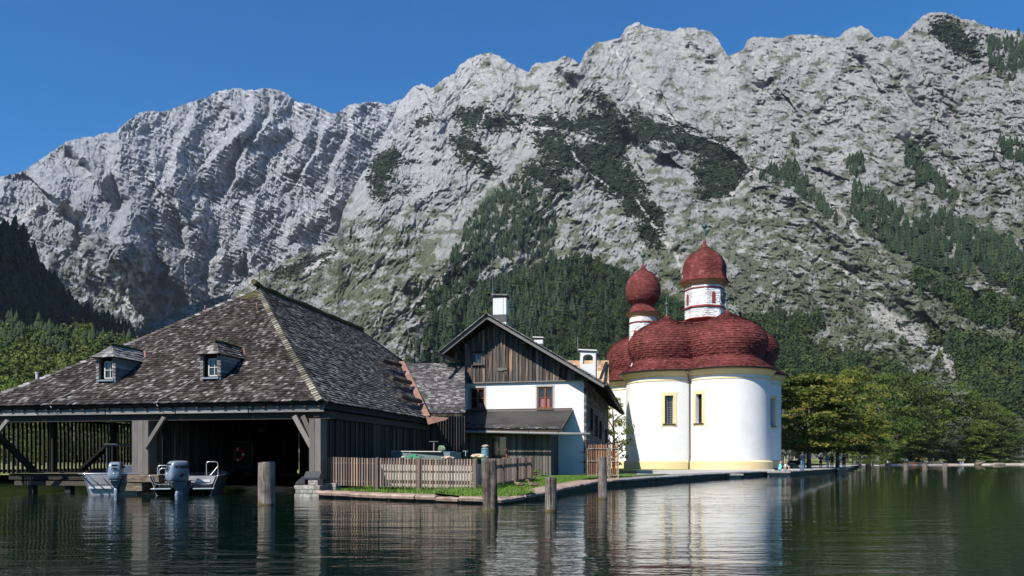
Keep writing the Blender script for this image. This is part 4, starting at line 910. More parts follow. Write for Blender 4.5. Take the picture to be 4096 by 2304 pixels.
def hull(par, L, Wd, zt, mat, deck_z=.45):
    mb = MB(); st = []
    for k in range(11):
        t = k/10; y = L*t; w_ = Wd/2*(1.0+.12*math.sin(math.pi*min(1, t*1.3)) if t < .75 else (1-((t-.75)/.25)**2)*1.0+.03); z1 = zt+.18*t*t
        st.append([Vector((-w_, y, z1)), Vector((-w_*.9, y, z1-.32)), Vector((-w_*.8, y, .02)), Vector((0, y, -.22)), Vector((w_*.8, y, .02)), Vector((w_*.9, y, z1-.32)), Vector((w_, y, z1))])
    vs = [p for s_ in st for p in s_]; fs = [(i*7+j, i*7+j+1, (i+1)*7+j+1, (i+1)*7+j) for i in range(10) for j in range(6)]
    mb.add(vs, fs); vi = [p*1.0 for p in vs]
    for p in vi: p.x *= .95; p.z = max(p.z, deck_z) if p.z < zt-.4 else p.z+.001
    mb.add(vi, [tuple(reversed(f)) for f in fs]); o = mb.build('hull', mat); o.parent = par
    md = o.modifiers.new('thick', 'SOLIDIFY'); md.thickness = .02
    mb = MB(); mb.tube([s_[0] for s_ in st]+[s_[6] for s_ in reversed(st)], .035, 7); o = mb.build('gunwale', M_steel, None, smooth=True); o.parent = par
def arch(par, x0, x1, y, z0, z1, name='rail', r=.02, bend=.0):
    q = .1; mb = MB(); mb.tube([(x0, y, z0), (x0, y+bend*.5, z1-q), (x0+.3*q, y+bend, z1-.3*q), (x0+q, y+bend, z1), (x1-q, y+bend, z1), (x1-.3*q, y+bend, z1-.3*q), (x1, y+bend*.5, z1-q), (x1, y, z0)], r, 7); o = mb.build(name, M_steel, None, smooth=True); o.parent = par
b1 = thing('motor_boat', G(452, 33.6), 'grey metal motorboat with one silver outboard marked 150, stern out beside the timber post', 'motorboat', 'motorboats moored in the boathouse', rz=R(24))
hull(b1, 6.0, 2.25, .86, M_alu)
mb = MB(); mb.face([(-1.1, .02, .86), (1.1, .02, .86), (.92, .02, .02), (0, .02, -.2), (-.92, .02, .02)]); mb.face([(-1.1, .06, .86), (1.1, .06, .86), (.92, .06, .02), (0, .06, -.2), (-.92, .06, .02)]); o = mb.build('transom', M_alu); o.parent = b1
mb = MB(); mb.tube([(-1.22, -.35, .90), (-1.0, -.50, .90), (1.0, -.50, .90), (1.22, -.35, .90), (1.2, .1, .90)], .035, 7); mb.tube([(-1.22, -.35, .90), (-1.22, .1, .9)], .035, 7); mb.tube([(-.95, -.46, .88), (-.25, .0, .18)], .03, 6); mb.tube([(-.45, -.48, .88), (0, 0, .25)], .03, 6); mb.tube([(.95, -.46, .88), (.3, .0, .18)], .03, 6); o = mb.build('stern_rail', M_steel, None, smooth=True); o.parent = b1
mb = MB(); mb.box((0, -.04, .30), (1.8, .06, .1)); o = mb.build('rubbing_strip', M_seat, None, bevel=.02); o.parent = b1
outboard(b1, (.12, -.30, 0), R(-9), '150', 1.0)
mb = MB(); mb.box((.6, 2.4, 2.15), (2.0, 2.2, .09)); 
for x in (-.3, 1.45): mb.beam((x, 1.4, .8), (x, 1.4, 2.15), .06, .06); mb.beam((x, 3.4, .8), (x, 3.4, 2.15), .06, .06)
o = mb.build('canopy', M_cowld, None, bevel=.03); o.parent = b1
mb = MB(); mb.box((.7, 1.5, 1.0), (1.3, .6, .5)); o = mb.build('bench_seat', newmat('blue_grey_vinyl', .6, (.10,.13,.17))[0], None, bevel=.05); o.parent = b1
b2 = thing('motor_boat', G(735, 33.2), 'open aluminium motorboat with arched rails and a large silver outboard marked 225', 'motorboat', 'motorboats moored in the boathouse', rz=R(13))
hull(b2, 5.2, 2.65, .80, M_alu)
mb = MB(); mb.face([(-1.2, .5, .8), (1.2, .5, .8), (1.0, .5, .3), (-1.0, .5, .3)]); o = mb.build('transom', M_alu); o.parent = b2
for x0, x1 in ((-1.22, -.45), (.42, 1.24)):
    mb = MB(); mb.box(((x0+x1)/2, -.02, .28), (x1-x0, .7, .05)); o = mb.build('swim_platform', M_steel, None, bevel=.015); o.parent = b2
arch(b2, -1.08, -.52, .35, .30, 1.24); arch(b2, -.98, -.62, .15, .30, 1.12); arch(b2, -.60, -.12, 1.5, .75, 1.38); arch(b2, .75, 1.22, 1.0, .8, 1.40)
mb = MB()
for z in (.50, .68, .86): mb.tube([(-1.08, .33, z), (-.52, .33, z)], .016, 6)
mb.tube([(-1.15, -.1, .3), (-1.05, .33, .62), (-.9, .33, .5)], .02, 6); o = mb.build('ladder', M_steel); o.parent = b2; mb = MB(); mb.tube([(1.22, 1.0, 1.2), (.95, .8, .82)], .016, 6); o = mb.build('rail_brace', M_steel); o.parent = b2; mb = MB(); mb.tube([(-.45, 1.2, .8), (-.43, 1.2, 1.18), (-.2, 1.2, 1.18)], .018, 6); o = mb.build('lantern_pole', M_steel); o.parent = b2
mb = MB(); mb.lathe((-.3, 1.2, 1.12), [(.0, 0), (.085, 0), (.09, .03), (.09, .14), (.07, .17), (0, .17)], 14); o = mb.build('lantern', M_seat, None, smooth=True); o.parent = b2
mb = MB(); mb.box((.7, .62, .58), (.55, .3, .10)); mb.box((.1, .75, .55), (.35, .1, .45)); mb.box((.95, .55, .6), (.02, .02, .5)); o = mb.build('battery_box', M_seat, None, bevel=.03); o.parent = b2
mb = MB(); mb.tube([(.1, .1, .55), (.4, .25, .48), (.55, .5, .42), (.8, .55, .5)], .03, 6); mb.tube([(.1, .2, .6), (.35, .3, .62), (.5, .5, .35), (.9, .6, .3)], .018, 6); o = mb.build('control_cables', M_blk, None, smooth=True); o.parent = b2
outboard(b2, (-.20, -.30, -.12), R(-50), '225', 1.12)
# old plank on the water by the left jetty
# ---------------------------------------------------------------- mooring posts
def mat_pile(name, a_, b_, dark_):
    m, nt, b = newmat(name, .92, spec=.2); n = noisetex(nt, 1.0, 7, .7, stretch=(9, 9, .8)); n2 = noisetex(nt, 1.0, 4, .6, stretch=(26, 26, .9)); n3 = noisetex(nt, 2.6, 5, .65)
    c = ramp(nt, [(.3, a_), (.7, b_)], n); cr = ramp(nt, [(.36, (.12,.11,.10)), (.43, (1,1,1))], n2); c = mix(nt, .95, c, cr, 'MULTIPLY'); c = mix(nt, .8, c, ramp(nt, [(.35, dark_), (.6, (1.2,1.2,1.2))], n3), 'MULTIPLY')
    nt.links.new(c, b.inputs['Base Color']); bump(nt, b, math_(nt, 'ADD', n, n2), .9, .03); return m
M_pile = mat_pile('grey_pile', (.10,.085,.07), (.27,.235,.20), (.45,.42,.40))
M_pile2 = mat_pile('rotten_pile', (.035,.027,.022), (.20,.165,.135), (.25,.22,.20))
M_band = mat_noise('algae_band', [(.3, (.035,.026,.01)), (.7, (.15,.12,.05))], 4, .7, .3, .02, stretch=(1, 1, .4))
def pile(px, d, rad, ztop, label, mat, top_cut=.0, rough_=.03, lean=(0, 0), band=True, group='wooden mooring posts in the water', seg=20, taper=1.0):
    o = thing('mooring_post', G(px, d), label, 'mooring post', group); c = G(px, d); mb = MB(); n = seg; rings = [-1, -.1, .0, .12, .3, .55, .8, 1.0, 1.2, ztop-.02, ztop]
    rings = [z for z in rings if z <= ztop]; vs = []
    for z in rings:
        for k in range(n):
            a = 2*math.pi*k/n; q = rad*(1+(taper-1)*z/ztop)*(1+rough_*4*mnoise.noise(Vector((math.cos(a)*1.3, math.sin(a)*1.3, z*.8+px)))+rough_*1.6*mnoise.noise(Vector((math.cos(a)*4, math.sin(a)*4, px))))
            zz = z+(top_cut*math.cos(a)+random.uniform(-.3, .3)*rough_ if z > ztop-.03 else 0); vs.append(c+Vector((q*math.cos(a)+lean[0]*z, q*math.sin(a)+lean[1]*z, zz)))
    m = len(rings); fs = [(i*n+j, i*n+(j+1) % n, (i+1)*n+(j+1) % n, (i+1)*n+j) for i in range(m-1) for j in range(n)]+[tuple(range((m-1)*n, m*n))]
    mb.add(vs, fs, .5); mb.build('post_shaft', mat, o, smooth=False)
    if band:
        mb = MB(); mb.lathe(c+Vector((lean[0]*.05, 0, 0)), [(rad*1.02+.004, -.2), (rad*1.03+.006, .06)], n, cap=False); mb.build('waterline_band', M_band, o, smooth=True)
    return o
pile(1066, DW(2020), .265, 1.40, 'thick grey mooring post standing in front of the dark boat bay', M_pile, .02, .02, seg=24)
pile(1961, DW(2040), .235, 1.42, 'dark rotten split mooring post at the corner of the picket fence', M_pile2, .03, .07, seg=26, lean=(-.015, 0), taper=.88)
pile(2203, DW(2046), .165, .97, 'short pale mooring post with ochre foot between the rotten post and the tall one', M_pile, .0, .02)
pile(2411, DW(1995), .172, 1.58, 'tall slim mooring post in front of the iron gate', M_pile, .0, .02, lean=(-.02, 0))
pile(3472, DW(1877), .42, .92, 'dark knobbly mooring post nearest the end of the quay', M_pile2, .05, .06, band=False)
pile(3550, DW(1877), .38, .98, 'dark mooring post below the left white notice board', M_pile2, .03, .05, band=False)
pile(3623, DW(1876), .37, .96, 'pale mooring post left of the middle one, off the beach', M_pile, .0, .02, band=False)
pile(3699, DW(1877), .37, .95, 'pale mooring post below the right white notice board', M_pile, .0, .02, band=False)
pile(3780, DW(1877), .37, 1.02, 'pale mooring post farthest right, off the beach', M_pile, .0, .02, band=False)
# ================================================================ ROOF BETWEEN BOATHOUSE AND HOUSE
R0 = Vector((5.03, 54, 0))
def HS(w_, b, z): return R0+U*w_+Vv*b+ZZ*z          # house frame: w leftwards along the gable, b away from the lake
an = thing('link_building', (-6, 52, .5), 'low link building with grey shingle roof between the boathouse and the gabled house', 'building')
mb = MB(); shingle_face(mb, lin(onside(1722, 1652, .1)+Vector((-.3, 0, 0)), onside(1606, 1453, .1)), lin(P(1862, 1652, 46.6), P(1862, 1457, 57.2)), 46, .22, .02)
mb.build('roof', M_sh, an)
mb = MB(); a, b = P(1720, 1655, 45.2), P(1860, 1655, 46.8); [mb.beam(a.lerp(b, (k+.5)/13), a.lerp(b, (k+.5)/13)-ZZ*3.3, .145, .03, up=Vv) for k in range(13)]; mb.build('front_boards', M_bw, an); mb = MB(); mb.face([P(1612, 1462, 57.6), P(1862, 1462, 57.6), G(1862, 57.6, .4), G(1612, 57.6, .4)]); mb.build('rear_wall', M_dark, an)
# ================================================================ GABLED HOUSE
hs = thing('gabled_house', HS(4.4, 9, .5), 'gabled house with white plaster below, dark weathered boards above and a shingle roof', 'house')
def mat_plaster(name, c, bs=.35, sc1=9, spec=.2):
    m, nt, b = newmat(name, .95, spec=spec); n = noisetex(nt, sc1, 6, .65); n2 = noisetex(nt, .6, 5, .6)
    v = ramp(nt, [(.3, tuple(k*.90 for k in c)), (.6, c)], n2); nt.links.new(v, b.inputs['Base Color']); bump(nt, b, n, bs, .03); return m
M_plast = mat_plaster('rough_white_plaster', (.70,.69,.67), 1.0, 6)
Wd = 8.85
mb = MB(); mb.beam(HS(0, .15, .3), HS(0, .15, .3), .1, .1) if False else None
# plaster wall with two real window openings
def wall_holes(mb, x0, x1, z0, z1, holes, fr, depth=.28, r=.5):
    xs = sorted({x0, x1, *[h[0] for h in holes], *[h[1] for h in holes]}); zs = sorted({z0, z1, *[h[2] for h in holes], *[h[3] for h in holes]})
    for i in range(len(xs)-1):
        for j in range(len(zs)-1):
            cx, cz = (xs[i]+xs[i+1])/2, (zs[j]+zs[j+1])/2
            if any(h[0] < cx < h[1] and h[2] < cz < h[3] for h in holes): continue
            mb.face([fr(xs[i], 0, zs[j]), fr(xs[i+1], 0, zs[j]), fr(xs[i+1], 0, zs[j+1]), fr(xs[i], 0, zs[j+1])], r)
    for a, b, c, d in holes:
        for p, q in (((a, c), (b, c)), ((b, c), (b, d)), ((b, d), (a, d)), ((a, d), (a, c))):
            mb.face([fr(p[0], 0, p[1]), fr(q[0], 0, q[1]), fr(q[0], depth, q[1]), fr(p[0], depth, p[1])], r)
H_WIN = [(2.28, 3.36, 4.98, 6.50), (7.08, 8.12, 4.98, 6.50)]
mb = MB(); wall_holes(mb, .1, Wd, .45, 6.92, H_WIN, lambda x, y, z: HS(x, y, z)); mb.build('plaster_wall', M_plast, hs)
mb = MB(); mb.face([HS(.1, 0, .45), HS(.1, 19, .45), HS(.1, 19, 6.9), HS(.1, 0, 6.9)]); mb.face([HS(Wd, 0, .45), HS(Wd, 19, .45), HS(Wd, 19, 9), HS(Wd, 0, 9)]); mb.face([HS(.1, 19, .45), HS(Wd, 19, .45), HS(Wd, 19, 9), HS(6.6, 19, 10.6), HS(.1, 19, 6.9)])
mb.build('rear_wall', M_plast, hs)
M_redwood = mat_wood('red_brown_window', [(0, (.20,.065,.022)), (1, (.32,.11,.035))], streak=(8, 8, 1), rough=.5, amt=.4)
M_curt = newmat('red_check_curtain', .9, (.30,.12,.12))[0]
M_surround = mat_noise('grey_render', [(.3, (.30,.29,.26)), (.7, (.42,.41,.37))], 4, .95, .4, .02)
for n_, (a, b, c, d) in enumerate(H_WIN):
    wn = bpy.data.objects.new('window', None); C.objects.link(wn); wn.parent = hs; wn.location = HS((a+b)/2, .1, c)-hs.location
    mb = MB(); fx = .07
    for x in (a+.04, (a+b)/2, b-.04): mb.beam(HS(x, .10, c), HS(x, .10, d), .09 if x != (a+b)/2 else .11, .08, up=Vv)
    for z in (c+.05, d-.05): mb.beam(HS(a, .10, z), HS(b, .10, z), .08, .10)
    mb.beam(HS(a, .12, (c+d)/2+.05), HS(b, .12, (c+d)/2+.05), .06, .045); mb.build('window_frame', M_redwood, wn)
    mb = MB(); mb.beam(HS(a, .17, (c+d)/2), HS(b, .17, (c+d)/2), .01, d-c); mb.build('pane', M_glass, wn)
    mb = MB(); mb.beam(HS(a-.05, -.02, c-.03), HS(b+.05, -.02, c-.03), .16, .05); mb.build('sill', M_redwood, wn)
    mb = MB()
    for q in ((a-.11, c-.05, a-.01, d+.12), (b+.01, c-.05, b+.12, d+.12), (a-.01, d+.005, b+.01, d+.13)):
        mb.beam(HS((q[0]+q[2])/2, -.006, q[1]), HS((q[0]+q[2])/2, -.006, q[3]), q[2]-q[0], .02, up=Vv)
    mb.build('surround', M_surround, wn)
    mb = MB()
    if n_ == 0: mb.beam(HS(a+.25, .155, c+.45), HS(b-.22, .155, c+.45), .01, .62)
    else: mb.beam(HS(a+.14, .155, c+.3), HS(a+.42, .155, c+.3), .01, .36)
    mb.build('curtain', M_curt, wn)
# board-clad gable
AW, AZ = 6.6, 11.05          # ridge position and height of the roof underside
def roofz(w_): return AZ-(AW-w_)*.602 if w_ < AW else AZ-(w_-AW)*.74
def mat_gable(name):
    m, nt, b = newmat(name, .9, spec=.2); base = ramp(nt, [(0, (.035,.03,.027)), (.4, (.075,.065,.057)), (.75, (.12,.108,.096)), (1, (.18,.165,.15))], attr(nt))
    n = noisetex(nt, 1.0, 6, .7, stretch=(15, 15, .8)); n2 = noisetex(nt, 1.0, 3, .5, stretch=(6.5, 6.5, .30))
    c = mix(nt, ramp(nt, [(.60, (0,0,0)), (.66, (.85,.85,.85))], n2), base, (.36,.22,.13)); c = mix(nt, .9, c, ramp(nt, [(.32, (.35,.34,.33)), (.5, (1,1,1)), (.7, (1.4,1.4,1.4))], n), 'MULTIPLY')
    nt.links.new(c, b.inputs['Base Color']); bump(nt, b, n, .8, .012); return m
M_gable = mat_gable('gable_board'); M_gable_old = lambda *a, **k: None
M_gable_old('x', [(0, (.05,.042,.036)), (.35, (.10,.085,.072)), (.62, (.16,.135,.115)), (.82, (.24,.185,.14)), (.93, (.38,.22,.12)), (1, (.50,.30,.16))], streak=(13, 13, .55), amt=.95, bd=.012)
mb = MB(); k = 0; x = -.22
while x < Wd+.15:
    wd = random.uniform(.19, .27); zt = min(roofz(x), roofz(x+wd))-.02
    mb.add([HS(x, -.10, 6.86), HS(x+wd-.012, -.10-.0, 6.86), HS(x+wd-.012, -.10, zt), HS(x, -.10, zt), HS(x, .0, 6.86), HS(x+wd-.012, .0, 6.86), HS(x+wd-.012, .0, zt), HS(x, .0, zt)], MB.BF, random.random()**1.4)
    mb.beam(HS(x+wd-.006, -.13, 6.84), HS(x+wd-.006, -.13, zt-.03), .06, .05, up=Vv, r=random.random()*.6); x += wd
mb.build('gable_boards', M_gable, hs)
mb = MB(); mb.beam(HS(-.1, -.12, 6.88), HS(Wd+.1, -.12, 6.84), .08, .07); mb.beam(HS(Wd+.12, -.05, .5), HS(Wd+.12, -.05, 8.2), .12, .22, up=Vv); mb.build('board_trim', M_grey_wood, hs)
gw = bpy.data.objects.new('gable_window', None); C.objects.link(gw); gw.parent = hs; gw.location = HS(7.5, -.15, 8.2)-hs.location
mb = MB(); xa, xb, za, zb = 7.22, 7.80, 8.15, 8.87
for x in (xa, xb): mb.beam(HS(x, -.16, za-.03), HS(x, -.16, zb+.03), .06, .06, up=Vv)
for z in (za, zb): mb.beam(HS(xa, -.16, z), HS(xb, -.16, z), .06, .06)
mb.build('window_frame', M_grey_wood, gw); mb = MB(); mb.beam(HS(xa, -.14, (za+zb)/2), HS(xb, -.14, (za+zb)/2), .02, zb-za); mb.build('pane', M_glass, gw)
mb = MB(); mb.beam(HS(xa-.15, -.2, za-.07), HS(xb+.15, -.2, za-.07), .16, .05); mb.beam(HS(xa-.15, -.2, zb+.12), HS(xb+.15, -.2, zb+.12), .16, .05); mb.build('sill', M_dark, gw)
# carved fish
mb = MB(); fc = HS(5.83, -.16, 7.75); ax = -U; fish = []
prof = [(-.38,.0), (-.33,.06), (-.2,.10), (-.02,.12), (.1,.09), (.22,.045), (.30,.05), (.38,.13), (.37,.0), (.385,-.10), (.30,-.04), (.2,-.045), (.08,-.10), (.0,-.10), (-.1,-.14), (-.14,-.11), (-.3,-.07)]
vs = [fc+ax*x*1.02+ZZ*z-Vv*.03 for x, z in prof]+[fc+ax*x*1.02+ZZ*z+Vv*.03 for x, z in prof]; n = len(prof)
mb.add(vs, [tuple(range(n)), tuple(range(n, 2*n))[::-1]]+[(i, (i+1) % n, n+(i+1) % n, n+i) for i in range(n)], .5); mb.build('fish_carving', M_grey_wood, hs)
# roof: two shingled slopes with thick edges, the right one running down past the wall
OV = -1.3
mb = MB()
ridge0, ridge1 = HS(AW, OV, AZ+.28), HS(AW, 20, AZ+.28)
er0, er1 = HS(-1.34, OV, 6.5), HS(-1.15, 19.5, 5.75)
el0, el1 = HS(9.95, OV, 8.82), HS(9.95, 20, 8.82)
shingle_face(mb, lin(er0, ridge0), lin(er1, ridge1), 40, .3, .03)
shingle_face(mb, lin(el1, ridge1), lin(el0, ridge0), 18, .3, .03)
mb.build('roof', M_sh, hs)
M_silv2 = mat_wood('worn_board', [(0, (.10,.095,.09)), (1, (.18,.17,.16))], streak=(1, 9, 12))
M_verge = mat_shingle('verge_shingle', [(0, (.10,.095,.09)), (.6, (.19,.18,.17)), (1, (.30,.28,.27))])
mb = MB()      # raised verge shingles seen as steps
for A, B, n in ((er0, ridge0, 46), (el0, ridge0, 20)):
    for i in range(n):
        a, b = A.lerp(B, i/n), A.lerp(B, (i+1.2)/n); mb.beam(a+ZZ*.10-Vv*.02, b+ZZ*.055-Vv*.02, .42, .05, up=ZZ, r=random.random())
mb.build('verge', M_verge, hs)
mb = MB()
for A, B in ((er0, ridge0), (el0, ridge0)): mb.beam(A-ZZ*.14-Vv*.05, B-ZZ*.14-Vv*.05, .06, .24)
mb.build('bargeboard', M_silv2, hs)
mb = MB(); d = (ridge0-er0)
mb.add([er0-ZZ*.08, er1-ZZ*.08, ridge1-ZZ*.08, ridge0-ZZ*.08], [(0, 1, 2, 3)], .3); mb.add([el0-ZZ*.08, el1-ZZ*.08, ridge1-ZZ*.09, ridge0-ZZ*.09], [(0, 1, 2, 3)], .3)
for k in range(16):
    b = OV+.4+k*1.25; t = k/15.; mb.beam(er0.lerp(er1, (b-OV)/21)-ZZ*.18, HS(.6, b, roofz(.6)-.05-.4*t*.5), .12, .14)
mb.build('rafters', M_dark, hs)
for (w_, z_, s_) in ((4.1, 9.45, 1), (.02, 6.98, 1), (8.75, 9.2, 1)):
    mb = MB(); mb.beam(HS(w_, OV+.15, z_), HS(w_, .1, z_), .22, .24); mb.beam(HS(w_, OV+.45, z_-.22), HS(w_, .1, z_-.22), .2, .18); mb.build('purlin_head', M_dark, hs, bevel=.03)
M_gut = newmat('tarnished_gutter', .5, (.09,.085,.08), metal=.6)[0]
mb = MB(); mb.tube([er0+Vector((.10, -.1, -.03)), er0.lerp(er1, .5)+Vector((.10, 0, -.09)), er1+Vector((.10, .2, -.03))], .10, 8); 
mb.build('eaves_gutter', M_gut, hs)
mb = MB()
for k in range(44): p = er0.lerp(er1, k/44)+Vector((.10, 0, -.03)); mb.lathe(p, [(.0, 0)], 4) if False else mb.box(p, (.27, .05, .25))
hs_gb = mb.build('gutter_clip', M_dark, hs)
mb = MB(); g0, g1 = P(1727, 1406, 51.5), P(1840, 1450, 55.3); mb.tube([g0, g1], .10, 8); mb.build('eaves_gutter', M_gut, hs)
mb = MB(); mb.tube([P(1775, 1428, 53), P(1776, 1446, 53), P(1795, 1460, 53.6), P(1832, 1474, 55.2), P(1838, 1490, 55.4), P(1836, 1640, 55.4)], .06, 8); mb.build('downpipe', M_gut, hs, smooth=True)
mb = MB(); mb.tube([P(1797, 1525, 54), P(1812, 1530, 54.2), P(1838, 1552, 55.2)], .06, 8); mb.build('downpipe', M_gut, hs)
mb = MB(); mb.beam(P(1831, 1490, 55.6), P(1831, 1540, 55.6), .05, .3); mb.build('red_panel', newmat('red_panel', .6, (.35,.07,.07))[0], hs)
# shingled long side
mb = MB()
for r in range(27):
    z0 = .5+r*.235; b = -.02
    while b < 19:
        wd = random.uniform(.2, .34); b1_ = min(b+wd-.008, 19)
        mb.add([HS(.04-.015, b, z0), HS(.04-.015, b1_, z0), HS(.075, b1_, z0+.25), HS(.075, b, z0+.25), HS(.075, b1_, z0), HS(.075, b, z0)], [(0, 1, 2, 3), (0, 1, 4, 5)], random.random()); b += wd
    mb.add([HS(-.02, -.06, z0), HS(.16, -.06, z0), HS(.14, -.03, z0+.24), HS(-.0, -.03, z0+.24), HS(.16, 0, z0), HS(-.02, 0, z0)], [(0, 1, 2, 3), (0, 1, 4, 5), (0, 3, 5)], random.random())
mb.build('shingle_wall', M_sh, hs)
for b_, z0, z1 in ((3.6, 3.6, 5.2), (7.2, 3.3, 4.9), (10.6, 3.2, 4.6), (16.0, 3.0, 4.2)):
    wn = bpy.data.objects.new('side_window', None); C.objects.link(wn); wn.parent = hs; wn.location = HS(0, b_, z0)-hs.location
    mb = MB(); mb.box(HS(-.01, b_, (z0+z1)/2), (.05, .8, z1-z0), Matrix.Rotation(-.2025, 3, 'Z')); mb.build('pane', M_glass, wn)
    mb = MB()
    for q in (-.42, 0, .42): mb.beam(HS(-.03, b_+q, z0), HS(-.03, b_+q, z1), .07, .05, up=Vv)
    mb.beam(HS(-.03, b_-.42, z0), HS(-.03, b_+.42, z0), .07, .06); mb.beam(HS(-.03, b_-.42, z1), HS(-.03, b_+.42, z1), .07, .06); mb.build('window_frame', M_dark, wn)
# chimneys
M_chim = mat_plaster('chimney_render', (.62,.61,.59), .3, 5)
def chimney(px0, px1, ytop, ybot, b, hole, cap, name='chimney'):
    ch = bpy.data.objects.new(name, None); C.objects.link(ch); ch.parent = hs
    d = R0.y+b*.98; d += 1.0; x0, x1 = (px0-2048)*d/F, (px1-2048)*d/F; zt = H-(ytop-HZ)*d/F; zb = H-(ybot-HZ)*d/F-.8; wd = (x1-x0)*1.0; cx = (x0+x1)/2; ch.location = Vector((cx, d, zb))-hs.location
    M = Matrix.Rotation(-.2025, 3, 'Z'); dp = wd*.9
    if not hole:
        mb = MB(); mb.box((cx, d+dp/2, (zt+zb)/2), (wd, dp, zt-zb), M); mb.build('stack', M_chim, ch)
    else:
        mb = MB(); zh = zt-.95; mb.box((cx, d+dp/2, (zh+zb)/2), (wd, dp, zh-zb), M)
        for s in (-1, 1): mb.box(Vector((cx, d+dp/2, (zt+zh)/2))+M @ Vector((s*(wd/2-.1), 0, 0)), (.2, dp, zt-zh), M)
        for k in range(8):
            a0, a1 = math.pi*k/8, math.pi*(k+1)/8; ww = wd/2-.2
            for sy in (-1, 1): mb.add([Vector((cx, d+dp/2, 0))+M @ Vector((ww*math.cos(a), sy*dp/2*.999, 0))+ZZ*z for a, z in ((a0, zh+.45+.25*math.sin(a0)), (a1, zh+.45+.25*math.sin(a1)), (a1, zt), (a0, zt))], [(0, 1, 2, 3)], .5)
        mb.build('stack', M_chim, ch)
    mb = MB(); M2 = M @ Matrix.Rotation(R(4), 3, 'Y'); mb.box((cx, d+dp/2, zt+.06), (wd*1.22, dp*1.3, .09), M2); mb.build('cap_slab', cap, ch, bevel=.02)
    if not hole: mb = MB(); mb.box((cx, d+dp/2, zt-.06), (wd*1.1, dp*1.1, .12), M); mb.build('collar', M_dark, ch); mb = MB(); mb.box((cx, d+dp/2, zb+.75), (wd*1.03, dp*1.03, .55), M); mb.build('flashing', M_gut, ch)
    return ch, cx, d, zt
M_caps = mat_noise('cap_stone', [(.3, (.10,.10,.095)), (.7, (.26,.26,.25))], 4, .9, .4)
chimney(1976, 2030, 1183, 1270, 3.0, False, M_caps)
_, cx, d, zt = chimney(2326, 2388, 1404, 1490, 4.5, True, M_chim)
chimney(2138, 2174, 1352, 1385, 15, False, M_chim)
mb = MB(); mb.tube([(cx-.7, d, zt+.05-.25), (cx-.85, d, zt-.0), (cx-.86, d, zt+1.0)], .018, 5); mb.build('lightning_rod', M_cable, hs)
mb = MB(); p = P(1971, 1170, 57); mb.tube([p-ZZ*.3, p+ZZ*1.1], .015, 5); mb.build('lightning_rod', M_cable, hs)
mb = MB(); mb.tube([ridge0+Vector((-.12, -.25, .16)), ridge0+Vector((0, .3, .12)), ridge0.lerp(ridge1, .5)+ZZ*.1, ridge1+ZZ*.1], [.16, .13, .12, .12], 7); mb.build('ridge_cap', M_moss, hs)
# ---- lean-to with boarded shed
M_brownd = mat_wood('brown_board', [(0, (.05,.036,.028)), (1, (.10,.072,.055))], streak=(1, 8, 10))
lt = thing('lean_to_shed', HS(5, -2, .5), 'low boarded lean-to shed with dark shingle roof and long grey gutter against the white wall', 'shed')
M_sh_dk = mat_shingle('dark_shingle', [(0, (.025,.023,.022)), (.4, (.085,.08,.076)), (.8, (.17,.162,.155)), (1, (.36,.34,.33))])
fl, fr_ = P(1683, 1712, 51.2), P(2246, 1716, 49.9); tl, tr = HS(Wd+1.6, -.15, 4.87), HS(.92, -.03, 4.9)
mb = MB(); shingle_face(mb, lin(fl, tl), lin(fr_, tr), 26, .19, .03); mb.build('roof', M_sh_dk, lt)
mb = MB(); mb.beam(fl+Vector((0, .08, -.14)), fr_+Vector((0, .08, -.14)), .05, .2); mb.beam(fr_-ZZ*.10, tr-ZZ*.10, .06, .2); mb.beam(tl+ZZ*.06-Vv*.1, tr+ZZ*.06-Vv*.1, .05, .12); mb.build('fascia', M_brownd, lt)
mb = MB(); ga, gb = P(1684, 1724, 51.0), P(2360, 1737, 49.6); mb.tube([ga, ga.lerp(gb, .25)+ZZ*.015, ga.lerp(gb, .83), gb], [.085, .085, .085, .10], 9); mb.build('gutter', M_grey_h, lt, smooth=True)
for x in (1798, 1912, 2118, 2235): mb = MB(); t = (x-1684)/676; p = ga.lerp(gb, t); mb.tube([p+Vector((0, -.1, .02)), p+Vector((0, -.02, .12)), p+Vector((.05, .12, .16))], .018, 5); mb.build('gutter_hook', M_blk, lt)
M_yb = mat_wood('shed_board', [(0, (.055,.047,.040)), (.5, (.12,.105,.09)), (1, (.20,.18,.16))], streak=(13, 13, .8), amt=.85)
def SW(px, y=51.0): return y+(2203-px)*.0024
mb = MB(); px = 1640
while px < 2203:
    if not (1962 < px+6 < 2026):
        d = SW(px); mb.beam(G(px+6, d, .45), G(px+6, d, 3.45), .185, .03, up=Vv); mb.beam(G(px, d-.025, .45), G(px, d-.025, 3.4), .05, .02, up=Vv)
    else:
        for z0, z1 in ((.45, 1.55), (3.05, 3.45)): mb.beam(G(px+6, SW(px), z0), G(px+6, SW(px), z1), .185, .03, up=Vv)
    px += 12
mb.build('front_boards', M_yb, lt)
mb = MB()
for k in range(14): p = G(2203, 51, 0)+Vv*(.1+k*.24); mb.beam(Vector((p.x, p.y, .45)), Vector((p.x, p.y, 3.5)), .03, .12, up=Vv)
mb.build('side_boards', M_yb, lt)
wn = bpy.data.objects.new('window', None); C.objects.link(wn); wn.parent = lt; wn.location = G(1995, 51.4, 1.6)-lt.location
mb = MB(); a, b = G(1965, 51.5, 0), G(2026, 51.35, 0)
for t in (0, .5, 1): p = a.lerp(b, t); mb.beam(p+ZZ*1.6, p+ZZ*3.0, .07, .06, up=Vv)
for z in (1.6, 3.0): mb.beam(a+ZZ*z, b+ZZ*z, .08, .08)
mb.beam(a+ZZ*1.52+Vector((-.1, -.1, 0)), b+ZZ*1.52+Vector((.1, -.1, 0)), .2, .05)
